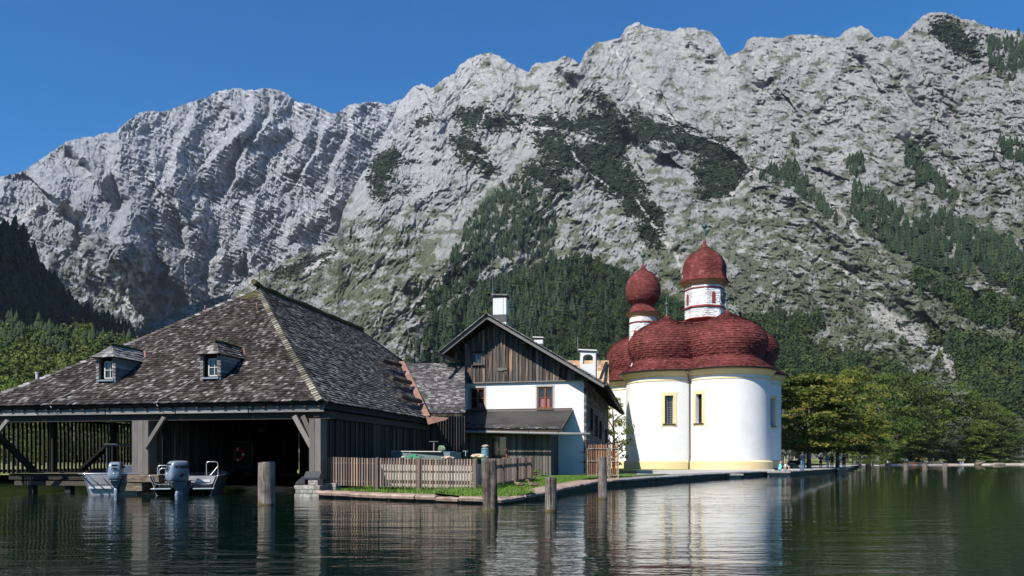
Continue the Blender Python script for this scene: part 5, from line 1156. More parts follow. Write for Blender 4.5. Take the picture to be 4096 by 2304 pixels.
mb.build('window_frame', M_redwood, wn); mb = MB(); mb.beam(a+ZZ*2.3+Vv*.04, b+ZZ*2.3+Vv*.04, .01, 1.35); mb.build('pane', M_glass, wn)
# ---------------------------------------------------------------- picket fences
M_picket = mat_wood('picket', [(0, (.10,.072,.057)), (.5, (.18,.135,.11)), (.8, (.25,.19,.155)), (1, (.33,.22,.155))], streak=(10, 10, 1.1), amt=.75)
M_picket2 = mat_wood('fence_post', [(0, (.11,.08,.064)), (1, (.15,.115,.095))], streak=(10, 10, 1.1), amt=.6)
fA, fC, fD = Vector(G(1262, 32.6, .42)), Vector(G(1913, 29.9, .33)), Vector(G(2121, 38.2, .46))
def fence(name, A, B, n, posts, wd, label, hgt=1.17, off=.04):
    o = thing('picket_fence', A, label, 'fence', 'picket fences round the yard'); d = (B-A); dn = Vector((d.x, d.y, 0)).normalized(); nr = Vector((dn.y, -dn.x, 0))
    for k in range(n):
        t = (k+.5)/n; p = A.lerp(B, t)+nr*off; h_ = hgt+random.uniform(-.006, .006)+.012*math.sin(k*.23); mb = MB(); mb.beam(p+ZZ*(.03+.01*random.random()), p+ZZ*h_, wd, .022, up=Vector((nr.x, nr.y, 0))); mb.build('picket', M_picket, o)
    for z in (.22, .95): mb = MB(); mb.beam(A+ZZ*z-nr*.01, B+ZZ*z-nr*.01, .035, .07); mb.build('rail', M_picket2, o)
    for t in posts:
        p = A.lerp(B, t); mb = MB(); mb.beam(p-ZZ*.1+nr*.05, p+ZZ*(hgt+.0)+nr*.05, .11, .11, up=nr); mb.add([p+nr*.05+ZZ*hgt+Vector((x*.055, y*.055, 0)) for x, y in ((-1,-1),(1,-1),(1,1),(-1,1))]+[p+nr*.05+ZZ*(hgt+.03)], [(0,1,4),(1,2,4),(2,3,4),(3,0,4)], .5); mb.build('fence_post', M_picket2, o)
    return o
fence('f', fA, fC, 60, (.405, .66, .985), .063, 'brown picket fence along the front of the yard beside the boathouse')
fence('f', fC+Vector((.12, .15, 0)), fD, 58, (.36, .66, .86, 1.0), .055, 'picket fence running back from the rotten pile towards the shed')
# ---------------------------------------------------------------- yard clutter behind the fence
M_conc = mat_noise('pale_concrete', [(.3, (.28,.265,.23)), (.7, (.45,.43,.38))], 3, .9, .3, .01)
tk = thing('concrete_basin', G(1650, 35, .4), 'pale concrete fish basin standing behind the picket fence', 'basin')
mb = MB(); a, b = Vector(G(1480, 34.6, 0)), Vector(G(1890, 32.6, 0)); n_ = Vv
for z0, z1 in ((.62, .93), (1.02, 1.28)): mb.beam(a+ZZ*(z0+z1)/2, b+ZZ*(z0+z1)/2, .12, z1-z0)
mb.beam(a+ZZ*.8+Vv*.1, b+ZZ*.8+Vv*.1, .06, .9); mb.beam(b+ZZ*.85, b+ZZ*.85+Vv*2, .1, .9); mb.build('basin_wall', M_conc, tk)
mb = MB()
for k in range(4): mb.beam(a+ZZ*(1.40+.0*k)+Vv*(.1+.3*k), b+ZZ*(1.40)+Vv*(.1+.3*k), .26, .04)
mb.build('basin_cover', M_dark, tk)
M_tank = mat_noise('grey_green_paint', [(.3, (.10,.135,.135)), (.7, (.17,.21,.205))], 2, .6, .2)
tn = thing('fish_tank', G(1700, 38, 1.2), 'long grey-green trough with a rimmed top standing behind the fence', 'trough')
a, b = P(1588, 1822, 38.5), P(1822, 1824, 37.2); mb = MB(); mb.beam(a, b, 1.1, .36); mb.build('trough_body', M_tank, tn); mb = MB(); mb.beam(a+ZZ*.20+Vector((.1,0,0)), b+ZZ*.2-Vector((.35,0,0)), 1.2, .035); mb.build('rim', M_wframe, tn)
for x in (1640, 1740, 1800): p = P(x, 1822, 37.4); mb = MB(); mb.beam(p+ZZ*.18, p-ZZ*.2, .05, .06); mb.build('rib', M_tank, tn)
mb = MB(); p0 = P(1762, 1808, 37.5); lab = thing('garden_hose', p0, 'pale green hose coiled over a T shaped post behind the trough', 'hose'); 
for k in range(6): mb.tube([p0+Vector((-.12+.035*k, 0, 0)), p0+Vector((-.10+.035*k, 0, .20)), p0+Vector((-.04+.04*k, 0, .30)), p0+Vector((.06+.03*k, 0, .26-.02*k)), p0+Vector((.05+.03*k, 0, .08))], .014, 5)
mb.build('coil', newmat('pale_green_hose', .5, (.22,.30,.20))[0], lab, smooth=True)
mb = MB(); q_ = P(1735, 1766, 37.6); mb.beam(q_-Vector((.22, 0, 0)), q_+Vector((.22, 0, 0)), .1, .03); mb.beam(q_, q_-ZZ*.8, .04, .04); mb.build('stand', M_grey_wood, lab)
gl = thing('green_lid', P(1650, 1828, 35.6), 'bright green flat lid lying in front of the grey trough', 'lid'); mb = MB(); a, b = P(1620, 1828, 35.8), P(1688, 1828, 35.5); mb.beam(a, b, .5, .04); mb.beam(a.lerp(b, .35)+ZZ*.07, a.lerp(b, .7)+ZZ*.07, .2, .06); mb.build('lid_panel', newmat('green_plastic', .5, (.015,.28,.13))[0], gl)
br = thing('blue_barrel', P(1940, 1828, 41), 'blue barrel with a stone on its lid standing in front of the shed', 'barrel'); p = P(1940, 1832, 41); mb = MB()
mb.lathe(p, [(.14, -.3), (.185, -.28), (.20, -.05), (.205, .2), (.19, .42), (.175, .50), (.16, .52)], 22); mb.build('barrel_body', mat_noise('blue_plastic', [(.3, (.07,.17,.22)), (.7, (.13,.25,.31))], 5, .55, .1), br, smooth=True)
for z in (0.0, .44): mb = MB(); mb.lathe(p+ZZ*z, [(.205, 0), (.215, .012), (.205, .024)], 22, cap=False); mb.build('hoop', M_tank, br, smooth=True)
def rock(name, c, size, mat, label, cat, seed=1, group=None):
    bm = bmesh.new(); bmesh.ops.create_icosphere(bm, subdivisions=3, radius=.5)
    for v in bm.verts: n = v.co.normalized(); v.co = Vector((n.x*size[0]/2, n.y*size[1]/2, n.z*size[2]/2))*(1+.35*mnoise.noise(n*2+Vector((seed, 0, 0)))+.12*mnoise.noise(n*7+Vector((seed, 3, 0)))); 
    me = bpy.data.meshes.new(name); bm.to_mesh(me); bm.free(); me.materials.append(mat); o = bpy.data.objects.new(name, me); C.objects.link(o); o.location = c; tag(o, label, cat, group); return o
M_pinkst = mat_noise('pink_stone', [(.3, (.30,.21,.17)), (.7, (.52,.42,.34))], 6, .9, .8, .02)
rock('stone', P(1941, 1785, 41), (.36, .3, .16), M_pinkst, 'small rough pink stone lying on the lid of the blue barrel', 'stone', 3)
rock('boulder', P(1915, 1825, 37.5), (.72, .5, .22), mat_noise('sandstone', [(.3, (.40,.30,.20)), (.7, (.62,.50,.36))], 6, .9, .8, .02), 'flat sandy boulder lying beside the foot of the blue barrel', 'stone', 5)
rock('stone', P(1790, 1831, 34), (.50, .3, .16), M_pinkst, 'flat pink slab of stone lying on the basin cover', 'stone', 8)
rock('stone', P(1615, 1829, 34.5), (.22, .2, .12), M_conc, 'small white stone lying beside the green lid', 'stone', 9)
tp = thing('water_tap', P(1862, 1815, 40), 'metal water tap standing against the shed boards left of the blue barrel', 'tap'); p = P(1862, 1825, 40); mb = MB(); mb.tube([p, p+ZZ*.22, p+Vector((.08, -.03, .27)), p+Vector((.12, -.03, .2))], .02, 6); mb.box(p+Vector((-.05, 0, .26)), (.16, .03, .03)); mb.build('spout', M_steel, tp)
# ---------------------------------------------------------------- iron gate with wooden slats
M_rust = mat_noise('flaking_white_iron', [(.35, (.12,.06,.035)), (.5, (.30,.25,.20)), (.7, (.46,.44,.40))], 9, .7, .2)
M_gslat = mat_wood('gate_slat', [(0, (.12,.055,.028)), (.5, (.24,.12,.06)), (1, (.34,.19,.11))], streak=(10, 10, .9), amt=.7)
gt = thing('iron_gate', G(2400, 45, .45), 'rusty white iron gate filled with brown upright slats between the white house and the water', 'gate')
def panel(px0, px1, d, z0, z1, n, zr, slat_top, nm):
    pn = bpy.data.objects.new(nm, None); C.objects.link(pn); pn.parent = gt; pn.location = G(px0, d, z0)-gt.location
    for k in range(n):
        x = px0+(px1-px0)*(k+.6)/(n+.2); mb = MB(); mb.beam(G(x, d+.03, z0), G(x, d+.03, slat_top+.02*math.sin(k*3)), .085, .02, up=Vv); mb.build('slat', M_gslat, pn)
    mb = MB()
    for x in (px0, px1): mb.beam(G(x, d-.02, z0-.08), G(x, d-.02, zr[-1]), .04, .04, up=Vv)
    for z in zr: mb.beam(G(px0, d-.02, z), G(px1, d-.02, z), .035, .035)
    if nm == 'end_panel': mb.tube([G(px0, d-.05, 1.25), G(px1-18, d-.3, 1.62)], .02, 6)
    mb.build('iron_frame', M_rust, pn)
panel(2350, 2431, 45.2, .55, 2.1, 8, (.62, 1.42, 2.12), 2.36, 'gate_leaf')
panel(2436, 2474, 44.6, .16, 2.1, 4, (.62, 1.40, 2.12), 2.36, 'end_panel')
for k in range(20):
    p = Vector(G(2347, 45.2, 0)).lerp(Vector(G(2343, 53.6, 0)), k/20); mb = MB(); mb.beam(p+ZZ*.5, p+ZZ*2.3, .03, .12, up=Vv); mb.build('slat', M_dark, gt)
for z in (1.45+34*53/F*1.0, 1.45-6*53/F*1.0): mb = MB(); mb.beam(G(2318, 53.4, z), G(2345, 53.4, z), .04, .05); mb.build('hinge_bar', M_blk, gt)
# ---------------------------------------------------------------- orange roofed building behind
ob_ = thing('orange_roofed_house', G(2390, 84, .5), 'building with an orange-brown shingle roof showing between the chimney and the church', 'house')
M_orsh = mat_shingle('new_shingle', [(0, (.34,.20,.11)), (.5, (.48,.30,.17)), (1, (.60,.42,.27))])
mb = MB(); shingle_face(mb, lin(G(2180, 80, 4.5), P(2200, 1442, 86)), lin(G(2440, 80, 4.5), P(2435, 1444, 86)), 26, .4, .02); mb.build('roof', M_orsh, ob_)
mb = MB(); mb.beam(P(2402, 1515, 83), P(2426, 1448, 85.6), .3, .1); mb.tube([P(2396, 1454, 85), P(2396, 1446, 85), P(2400, 1441, 85), P(2403, 1448, 85)], .03, 5); mb.build('valley_flashing', M_blk, ob_)
mb = MB(); mb.face([G(2180, 80.3, .4), G(2440, 80.3, .4), G(2440, 80.3, 5), G(2180, 80.3, 5)]); mb.build('front_wall', M_plast, ob_); mb = MB(); mb.face([P(2200, 1442, 86.2), P(2435, 1444, 86.2), G(2435, 92, 3), G(2200, 92, 3)]); mb.build('rear_roof', M_orsh, ob_)
# ================================================================ PILGRIMAGE CHURCH
ch = thing('church', (22.1, 91.5, .5), 'white trefoil church with dark red shingled onion domes beside the lake', 'church')
CO = Vector((22.1, 91.5, 0)); aD = Vector((-.951, -.309, 0)); bD = Vector((.309, -.951, 0))
M_white = mat_plaster('church_plaster', (.69,.68,.655), .9, 5)
M_yel = mat_plaster('yellow_plaster', (.72,.56,.30), .15, 5)
M_red = mat_shingle('red_shingle', [(0, (.115,.030,.027)), (.6, (.15,.038,.034)), (.97, (.18,.05,.044)), (1, (.24,.09,.08))], nz=.35)
M_redp = newmat('red_trim', .6, (.24,.05,.04))[0]
M_patina = newmat('green_copper', .6, (.06,.11,.095), metal=.3)[0]
M_wsh = mat_shingle('white_shingle', [(0, (.62,.61,.60)), (.5, (.75,.745,.735)), (1, (.85,.84,.83))])
M_gutd = newmat('dark_gutter', .5, (.03,.028,.026), metal=.4)[0]
def lobe_path(cn, dr, r, L0, nseg=44):
    """stadium outline: straight from the crossing, round the apse, straight back"""
    sd = Vector((-dr.y, dr.x, 0)); pts = [(cn-dr*L0+sd*r, sd)]
    for k in range(nseg+1):
        a = math.pi*k/nseg; n = sd*math.cos(a)+dr*math.sin(a); pts.append((cn+n*r, n))
    pts.append((cn-dr*L0-sd*r, -sd)); return pts
ROOFP = [(5.33,11.17), (4.95,11.40), (4.45,11.72), (4.0,12.03), (3.78,12.30), (3.80,12.62), (4.02,13.1), (4.26,13.7), (4.35,14.25), (4.27,14.8), (3.95,15.4), (3.5,15.92), (2.9,16.35), (2.2,16.72), (1.5,17.02), (.9,17.27), (.45,17.5), (.15,17.8)]
def resample(prof, step):
    L = [0]
    for a, b in zip(prof[:-1], prof[1:]): L.append(L[-1]+math.hypot(b[0]-a[0], b[1]-a[1]))
    n = max(2, int(L[-1]/step)); out = []
    for i in range(n+1):
        s = L[-1]*i/n; k = min(max(j for j in range(len(L)) if L[j] <= s+1e-9), len(L)-2); t = (s-L[k])/(L[k+1]-L[k]); out.append((prof[k][0]+(prof[k+1][0]-prof[k][0])*t, prof[k][1]+(prof[k+1][1]-prof[k][1])*t))
    return out
def shingle_rev(mb, prof, point, arc, w=.26, lift=.03, arcs=None):
    """rows of shingles on a surface of revolution; point(s, r, z) with s in 0..1 along the row, arc(r) its length"""
    for i in range(len(prof)-1):
        r0, z0 = prof[i]; r1, z1 = prof[i+1]; d = math.hypot(r1-r0, z1-z0); nr, nz = (z1-z0)/d, -(r1-r0)/d
        if r1 > r0 and nz > 0: pass
        n = max(6, int(arc(max(r0, .15))/w)); off = random.random()
        ext = .15
        for k in range(n):
            s0, s1 = (k+off)/n-(off/n if k == 0 else 0), min(1, (k+1+off)/n); lf = lift*random.uniform(.4, 1.5)
            if k == 0: s0 = 0
            g = .012/n
            ra, za = r0+nr*lf, z0+nz*lf; rb, zb = r1+(r1-r0)*ext+nr*.003, z1+(z1-z0)*ext+nz*.003
            mb.add([point(s0+g, ra, za), point(s1-g, ra, za), point(s1-g, max(rb, .01), zb), point(s0+g, max(rb, .01), zb), point(s0+g, r0-nr*.02, z0-nz*.02), point(s1-g, r0-nr*.02, z0-nz*.02)], [(0, 1, 2, 3), (4, 5, 1, 0)], random.random())
def lobe_point(cn, dr, L0):
    sd = Vector((-dr.y, dr.x, 0))
    def pt(s, r, z):
        tot = 2*L0+math.pi*max(r, .05); x = s*tot
        if x < L0: p = cn-dr*(L0-x)+sd*r
        elif x > tot-L0: p = cn-dr*(x-(tot-L0))-sd*r
        else: a = (x-L0)/max(r, .05); p = cn+(sd*math.cos(a)+dr*math.sin(a))*r
        if x < L0 or x > tot-L0: z -= .6*max(0, 1-r/2.4)*min(1, min(abs(L0-x), abs(x-tot+L0), 9)/1.2)
        return Vector((p.x, p.y, z))
    return pt
def wall_ang(cn, dr, R_, px):
    """angle on the apse (0 = left start, pi/2 = along dr) where the sight line through column px meets it"""
    d = Vector(((px-2048)/F, 1)); c = cn.xy; A = d.dot(d); B = -2*d.dot(c); Cc = c.dot(c)-R_*R_; t = (-B-math.sqrt(max(0, B*B-4*A*Cc)))/(2*A); n = (d*t-c)/R_
    sd = Vector((-dr.y, dr.x)); return math.atan2(n.dot(dr.xy), n.dot(sd))
RW = 4.56
def apse(cn, dr, L0, win=None, label=None, dz=0, k_=1.0, plinth=True):
    sd = Vector((-dr.y, dr.x, 0)); ap = bpy.data.objects.new('apse', None); C.objects.link(ap); ap.parent = ch; ap.location = Vector((cn.x, cn.y, .5))-ch.location
    hole = None
    if win:
        pa, pb, y0, y1 = win; a0, a1 = sorted((wall_ang(cn, dr, RW, pa), wall_ang(cn, dr, RW, pb))); am = (a0+a1)/2; n = sd*math.cos(am)+dr*math.sin(am); pw = cn+n*RW
        za, zb = H-(y1-HZ)*pw.y/F, H-(y0-HZ)*pw.y/F; hole = (a0, a1, za, zb)
    angs = sorted(set([math.pi*k/56 for k in range(57)]+([hole[0], hole[1]] if hole else [])))
    zs = sorted(set([1.42, 4, 6, 8, 10.25]+([hole[2], hole[3]] if hole else [])))
    def pt(a, r, z): q = cn+(sd*math.cos(a)+dr*math.sin(a))*r; return Vector((q.x, q.y, z))
    mb = MB()
    for i in range(len(angs)-1):
        for j in range(len(zs)-1):
            am, zm = (angs[i]+angs[i+1])/2, (zs[j]+zs[j+1])/2
            if hole and hole[0] < am < hole[1] and hole[2] < zm < hole[3]: continue
            mb.face([pt(angs[i+1], RW, zs[j]), pt(angs[i], RW, zs[j]), pt(angs[i], RW, zs[j+1]), pt(angs[i+1], RW, zs[j+1])], .5)
    for q in (1, -1):
        s0 = cn-dr*L0+sd*RW*q; s1 = cn+sd*RW*q; mb.face([(s0.x, s0.y, 1.42), (s1.x, s1.y, 1.42), (s1.x, s1.y, 10.25), (s0.x, s0.y, 10.25)], .5)
    if hole:
        a0, a1, za, zb = hole; dp = .62
        for (p, q) in (((a0, za), (a1, za)), ((a1, za), (a1, zb)), ((a1, zb), (a0, zb)), ((a0, zb), (a0, za))):
            mb.face([pt(p[0], RW, p[1]), pt(q[0], RW, q[1]), pt(q[0], RW-dp, q[1]), pt(p[0], RW-dp, p[1])], .5)
    o = mb.build('wall', M_white, ap)
    if hole:
        a0, a1, za, zb = hole; wn = bpy.data.objects.new('church_window', None); C.objects.link(wn); wn.parent = ap; q = pt((a0+a1)/2, RW, za); wn.location = q-ch.location-ap.location
        mb = MB(); t = .38/RW; nn = 6
        def band(b0, b1, z0, z1, rr=.035):
            for k in range(nn):
                x0, x1 = b0+(b1-b0)*k/nn, b0+(b1-b0)*(k+1)/nn
                vs = [pt(x, RW+e, z) for e in (0.002, rr) for x, z in ((x0, z0), (x1, z0), (x1, z1), (x0, z1))]; mb.add(vs, MB.BF, .5)
        band(a0-t, a0-.0, za-.30, zb+.34); band(a1+.0, a1+t, za-.30, zb+.34); band(a0, a1, zb+.0, zb+.34); band(a0, a1, za-.30, za-.02)
        for e0, e1 in ((a0-t*1.12, a0-t*.7), (a1+t*.7, a1+t*1.12)): band(e0, e1, zb+.18, zb+.38, .04); band(e0, e1, za-.34, za-.14, .04)
        mb.build('yellow_surround', M_yel, wn)
        mb = MB(); mb.add([pt(a0-t*.6, RW+.02, za-.06), pt(a1+t*.6, RW+.02, za-.06), pt(a1+t*.6, RW+.2, za-.10), pt(a0-t*.6, RW+.2, za-.10), pt(a0-t*.6, RW+.02, za+.0), pt(a1+t*.6, RW+.02, za+.0), pt(a1+t*.6, RW+.2, za-.05), pt(a0-t*.6, RW+.2, za-.05)], MB.BF, .5); mb.build('sill', M_gutd, wn)
        rr = RW-.5; A_, B_ = pt(a0, rr, 0), pt(a1, rr, 0); mb = MB(); mb.face([A_+ZZ*za, B_+ZZ*za, B_+ZZ*zb, A_+ZZ*zb]); mb.build('pane', M_glass, wn)
        mb = MB(); rr = RW-.46; A_, B_ = pt(a0, rr, 0), pt(a1, rr, 0)
        for t2, w_ in ((.03, .1), (.5, .09), (.97, .1)): p = A_.lerp(B_, t2); mb.beam(p+ZZ*za, p+ZZ*zb, w_, .05, up=(B_-A_).normalized().cross(ZZ))
        for t2 in (.01, .33, .66, .99): z = za+(zb-za)*t2; mb.beam(A_+ZZ*z, B_+ZZ*z, .05, .09)
        mb.build('window_frame', M_dark, wn)
        mb = MB(); rr = RW-.40; A_, B_ = pt(a0, rr, 0), pt(a1, rr, 0)
        for t2 in (.17, .33, .67, .83): p = A_.lerp(B_, t2); mb.beam(p+ZZ*za, p+ZZ*zb, .022, .022)
        for t2 in [k/12 for k in range(1, 12)]: z = za+(zb-za)*t2; mb.beam(A_+ZZ*z, B_+ZZ*z, .022, .022)
        mb.build('window_grille', newmat('iron_grille', .5, (.22,.22,.22))[0] if win[0] < 2700 else M_gutd, wn)
    def swept(name, prof, mat, smooth_=False):
        mb = MB(); rows = []
        for r, z in prof: rows.append([Vector((p.x, p.y, z)) for p, n in lobe_path(cn, dr, r, L0)])
        m = len(rows[0]); mb.add([v for rw in rows for v in rw], [(i*m+j+1, i*m+j, (i+1)*m+j, (i+1)*m+j+1) for i in range(len(rows)-1) for j in range(m-1)], .5); return mb.build(name, mat, ap)
    swept('plinth', [(RW+.26,.3), (RW+.26,1.30), (RW+.22,1.36), (RW+.10,1.44), (RW-.01,1.45)], M_yel)
    swept('moulding', [(RW+.003,10.0), (RW+.06,10.02), (RW+.06,10.12), (RW+.02,10.14)], M_yel)
    swept('frieze', [(RW+.02,10.13), (RW+.02,10.42)], M_white)
    swept('cornice', [(RW+.02,10.42), (RW+.12,10.45), (RW+.14,10.55), (RW+.3,10.66), (RW+.42,10.85), (RW+.5,10.92), (RW+.52,11.05), (RW+.66,11.06)], M_yel)
    swept('eaves_gutter', [(RW+.60,11.04), (RW+.80,11.02), (RW+.86,11.14), (RW+.80,11.2), (RW+.5,11.21)], M_gutd)
    pp = lobe_point(cn, dr, L0); mb = MB(); pr = resample([(r*k_, z+dz) for r, z in ROOFP], .245)
    shingle_rev(mb, pr, pp, lambda r: 2*L0+math.pi*r, .27, .06); mb.build('dome_roof', M_red, ap)
    mb = MB(); rows = [[Vector((p.x, p.y, z)) for p, n in lobe_path(cn, dr, max(r-.03, .01), L0)] for r, z in ROOFP]; m = len(rows[0]); rows = rows[:11]; mb.add([v for rw in rows for v in rw], [(i*m+j+1, i*m+j, (i+1)*m+j, (i+1)*m+j+1) for i in range(len(rows)-1) for j in range(m-1)], .2); mb.build('dome_core', M_red, ap)
    return ap
def finial(par, p, h, ball, mat, cross=0, base=M_red):
    fo_ = bpy.data.objects.new('finial', None); C.objects.link(fo_); fo_.parent = par; W = p.copy(); q = par
    while q: W -= q.location; q = q.parent
    fo_.location = W
    mb = MB(); mb.lathe(p, [(.17, -.1), (.12, .1), (.09, .3)], 10); mb.build('spike_base', M_redp, fo_)
    mb = MB(); mb.lathe(p, [(.12, .25), (.08, h-ball), (.07, h+.0)], 8); mb.build('spike', mat, fo_)
    mb = MB(); mb.lathe(p+ZZ*h, [(ball*math.sin(math.pi*k/10), -ball*math.cos(math.pi*k/10)) for k in range(11)], 14, cap=False); mb.lathe(p+ZZ*h, [(ball*1.06, -.03), (ball*1.06, .03)], 14, cap=False); mb.build('ball', mat, fo_, smooth=True)
    mb = MB(); mb.lathe(p+ZZ*h, [(.05, ball*.9), (.03, ball+.0+(cross or .8))], 6)
    if cross:
        mb.beam(p+ZZ*(h+ball+cross*.62)-Vector((.28, 0, 0)), p+ZZ*(h+ball+cross*.62)+Vector((.28, 0, 0)), .035, .035); mb.beam(p+ZZ*(h+ball+cross*.78)-Vector((.17, 0, 0)), p+ZZ*(h+ball+cross*.78)+Vector((.17, 0, 0)), .03, .03); mb.beam(p+ZZ*(h+ball+.1), p+ZZ*(h+ball+cross*1.02), .035, .035)
    mb.build('cross' if cross else 'tip', mat, fo_)
cA, cB, cC = CO+aD*4.85, CO+bD*4.55, CO-aD*4.75
A_ = apse(cA, aD, 4.85, (2659, 2693, 1582, 1694)); B_ = apse(cB, bD, 4.55, (2783, 2808, 1576, 1692)); C_ = apse(cC, -aD, 4.75, (3070, 3098, 1594, 1704))
D_ = apse(Vector((16.2, 100, 0)), Vector((-.951, -.309, 0)), 3.0)
finial(A_, cA+ZZ*17.75, 1.35, .21, M_patina); finial(B_, cB+ZZ*17.75, 1.35, .21, M_patina); finial(C_, cC+ZZ*17.75, .9, .21, M_gutd)
# nave behind
mb = MB(); nd = -bD; 
for s in (-1, 1):
    a = CO+aD*4.6*s; b = a+nd*17; mb.face([(a.x, a.y, .4), (b.x, b.y, .4), (b.x, b.y, 10.9), (a.x, a.y, 10.9)])
a, b = CO+aD*4.6+nd*17, CO-aD*4.6+nd*17; mb.face([(a.x, a.y, .4), (b.x, b.y, .4), (b.x, b.y, 10.9), ((a.x+b.x)/2, (a.y+b.y)/2, 16.5), (a.x, a.y, 10.9)]); mb.build('nave_wall', M_white, ch)
mb = MB()
for s in (-1, 1):
    a = CO+aD*5.1*s; b = a+nd*17.3; r0, r1 = CO+ZZ*16.6, CO+nd*17.3+ZZ*16.6; mb.face([(a.x, a.y, 10.8), (b.x, b.y, 10.8), tuple(r1), tuple(r0)])
mb.build('nave_roof', M_red, ch)
# crossing drum and lantern tower (octagonal)
lt_ = bpy.data.objects.new('lantern_tower', None); C.objects.link(lt_); lt_.parent = ch; LC_ = Vector((22.12, 91.5, 0)); lt_.location = Vector((LC_.x, LC_.y, 16))-ch.location
OA = R(37)
def octpt(s, r, z):
    x = s*8; k = int(x) % 8; t = x-int(x); a0, a1 = OA+k*math.pi/4, OA+(k+1)*math.pi/4; p = Vector((math.cos(a0), math.sin(a0), 0)).lerp(Vector((math.cos(a1), math.sin(a1), 0)), t)*r
    return Vector((LC_.x+p.x, LC_.y+p.y, z))
def octring(name, prof, mat, cap=False):
    mb = MB(); mb.lathe(LC_, prof, 8, OA, OA+2*math.pi-1e-9 if False else OA+2*math.pi); return mb.build(name, mat, lt_)
mb = MB(); shingle_rev(mb, resample([(2.2,15.0), (2.0,16.2), (1.95,17.3)], .25), octpt, lambda r: 6.1*r, .26, .03); mb.build('tower_base', M_red, lt_)
octring('base_core', [(2.15,14.5), (1.9,17.4), (1.9,17.6)], M_red)
octring('cornice', [(1.95,17.25), (2.15,17.42), (2.38,17.52), (2.38,17.62)], M_redp)
octring('tower_body', [(2.22,17.6), (2.22,21.9)], M_wsh)
for za, zb in ((17.62, 18.72), (19.0, 20.85), (21.05, 21.62)): mb = MB(); shingle_rev(mb, resample([(2.245,za), (2.245,zb)], .2), octpt, lambda r: 6.1*r, .3, .045); mb.build('shingle_cladding', M_wsh, lt_)
octring('band', [(2.24,18.72), (2.44,18.80), (2.44,18.90), (2.24,19.02)], M_redp); octring('band', [(2.24,20.86), (2.36,20.92), (2.36,20.98), (2.24,21.06)], M_redp)
M_ochre = mat_plaster('ochre_cornice', (.40,.25,.13), .1, 5)
octring('eaves_cornice', [(2.24,21.25), (2.34,21.3), (2.4,21.45), (2.6,21.62), (2.82,21.76), (2.84,21.82), (2.7,21.84)], M_ochre)
LP = [(2.90,21.80), (2.68,22.0), (2.52,22.3), (2.45,22.7), (2.46,23.2), (2.44,23.7), (2.33,24.15), (2.08,24.65), (1.65,25.1), (1.12,25.45), (.68,25.72), (.42,25.98), (.25,26.3), (.12,26.7)]
mb = MB(); shingle_rev(mb, resample(LP, .225), octpt, lambda r: 6.1*r, .28, .035); mb.build('dome_roof', M_red, lt_); octring('dome_core', [(max(r-.03, .01), z) for r, z in LP], M_red)
finial(lt_, LC_+ZZ*26.6, 1.75, .30, M_patina, 1.5)
def arch_window(par, c, n, w_, h_, mat, nm='louvre_window'):
    s = Vector((-n.y, n.x, 0)); pts = [(-w_/2, 0), (w_/2, 0), (w_/2, h_-w_/2)]+[(w_/2*math.cos(math.pi*k/6), h_-w_/2+w_/2*math.sin(math.pi*k/6)) for k in range(1, 6)]+[(-w_/2, h_-w_/2)]
    mb = MB(); f = [c+s*x+ZZ*z+n*.05 for x, z in pts]; bk = [c+s*x+ZZ*z-n*.02 for x, z in pts]; m = len(pts)
    mb.add(f+bk, [tuple(range(m))]+[(i, m+i, m+(i+1) % m, (i+1) % m) for i in range(m)], .5); mb.build(nm, mat, par)
WK = int(round((360-75.5-37-22.5)/45)) % 2
for k in range(8):
    a = OA+(k+.5)*math.pi/4; n = Vector((math.cos(a), math.sin(a), 0)); ap_ = 2.245*math.cos(math.pi/8)+.03
    if n.y < .3:
        if k % 2 != WK: continue
        arch_window(lt_, LC_+n*ap_+ZZ*19.18-(Vector((-n.y, n.x, 0))*.0), n, .42, 1.28, M_redp)
# clock on the right face
n = Vector((math.cos(OA+7.5*math.pi/4), math.sin(OA+7.5*math.pi/4), 0))
best = Vector((math.cos(R(-30.5)), math.sin(R(-30.5)), 0))
ck = bpy.data.objects.new('clock', None); C.objects.link(ck); ck.parent = lt_; cc = LC_+best*(2.245*math.cos(math.pi/8)+.08)+ZZ*19.95; ck.location = cc-ch.location-lt_.location
def disc(c, n, r0, r1, t, mat, nm, par):
    s = Vector((-n.y, n.x, 0)); mb = MB(); m = 28; vs = [c+(s*math.cos(a)+ZZ*math.sin(a))*r+n*e for r, e in ((r1, 0), (r1, t), (r0, t), (r0, 0)) for a in [2*math.pi*k/m for k in range(m)]]
    mb.add(vs, [(i*m+j, i*m+(j+1) % m, (i+1)*m+(j+1) % m, (i+1)*m+j) for i in range(3) for j in range(m)]+([tuple(range(2*m, 3*m))] if r0 < .05 else []), .5); mb.build(nm, mat, par)
disc(cc, best, .0001, .66, .06, newmat('clock_face', .6, (.05,.05,.055))[0], 'dial', ck); disc(cc+best*.02, best, .56, .70, .07, M_gutd, 'rim', ck)
s = Vector((-best.y, best.x, 0)); mb = MB(); mb.beam(cc+best*.1, cc+best*.1+ZZ*.5, .05, .02, up=best); mb.build('clock_hand', M_yel, ck); mb = MB(); mb.beam(cc+best*.1, cc+best*.1+s*.33+ZZ*.12, .06, .02, up=best); mb.build('clock_hand', M_yel, ck)
mb = MB()
for k in range(12): a = math.pi*k/6; mb.beam(cc+best*.085+(s*math.cos(a)+ZZ*math.sin(a))*.42, cc+best*.085+(s*math.cos(a)+ZZ*math.sin(a))*.53, .05, .015, up=best)
mb.build('hour_marks', M_yel, ck)
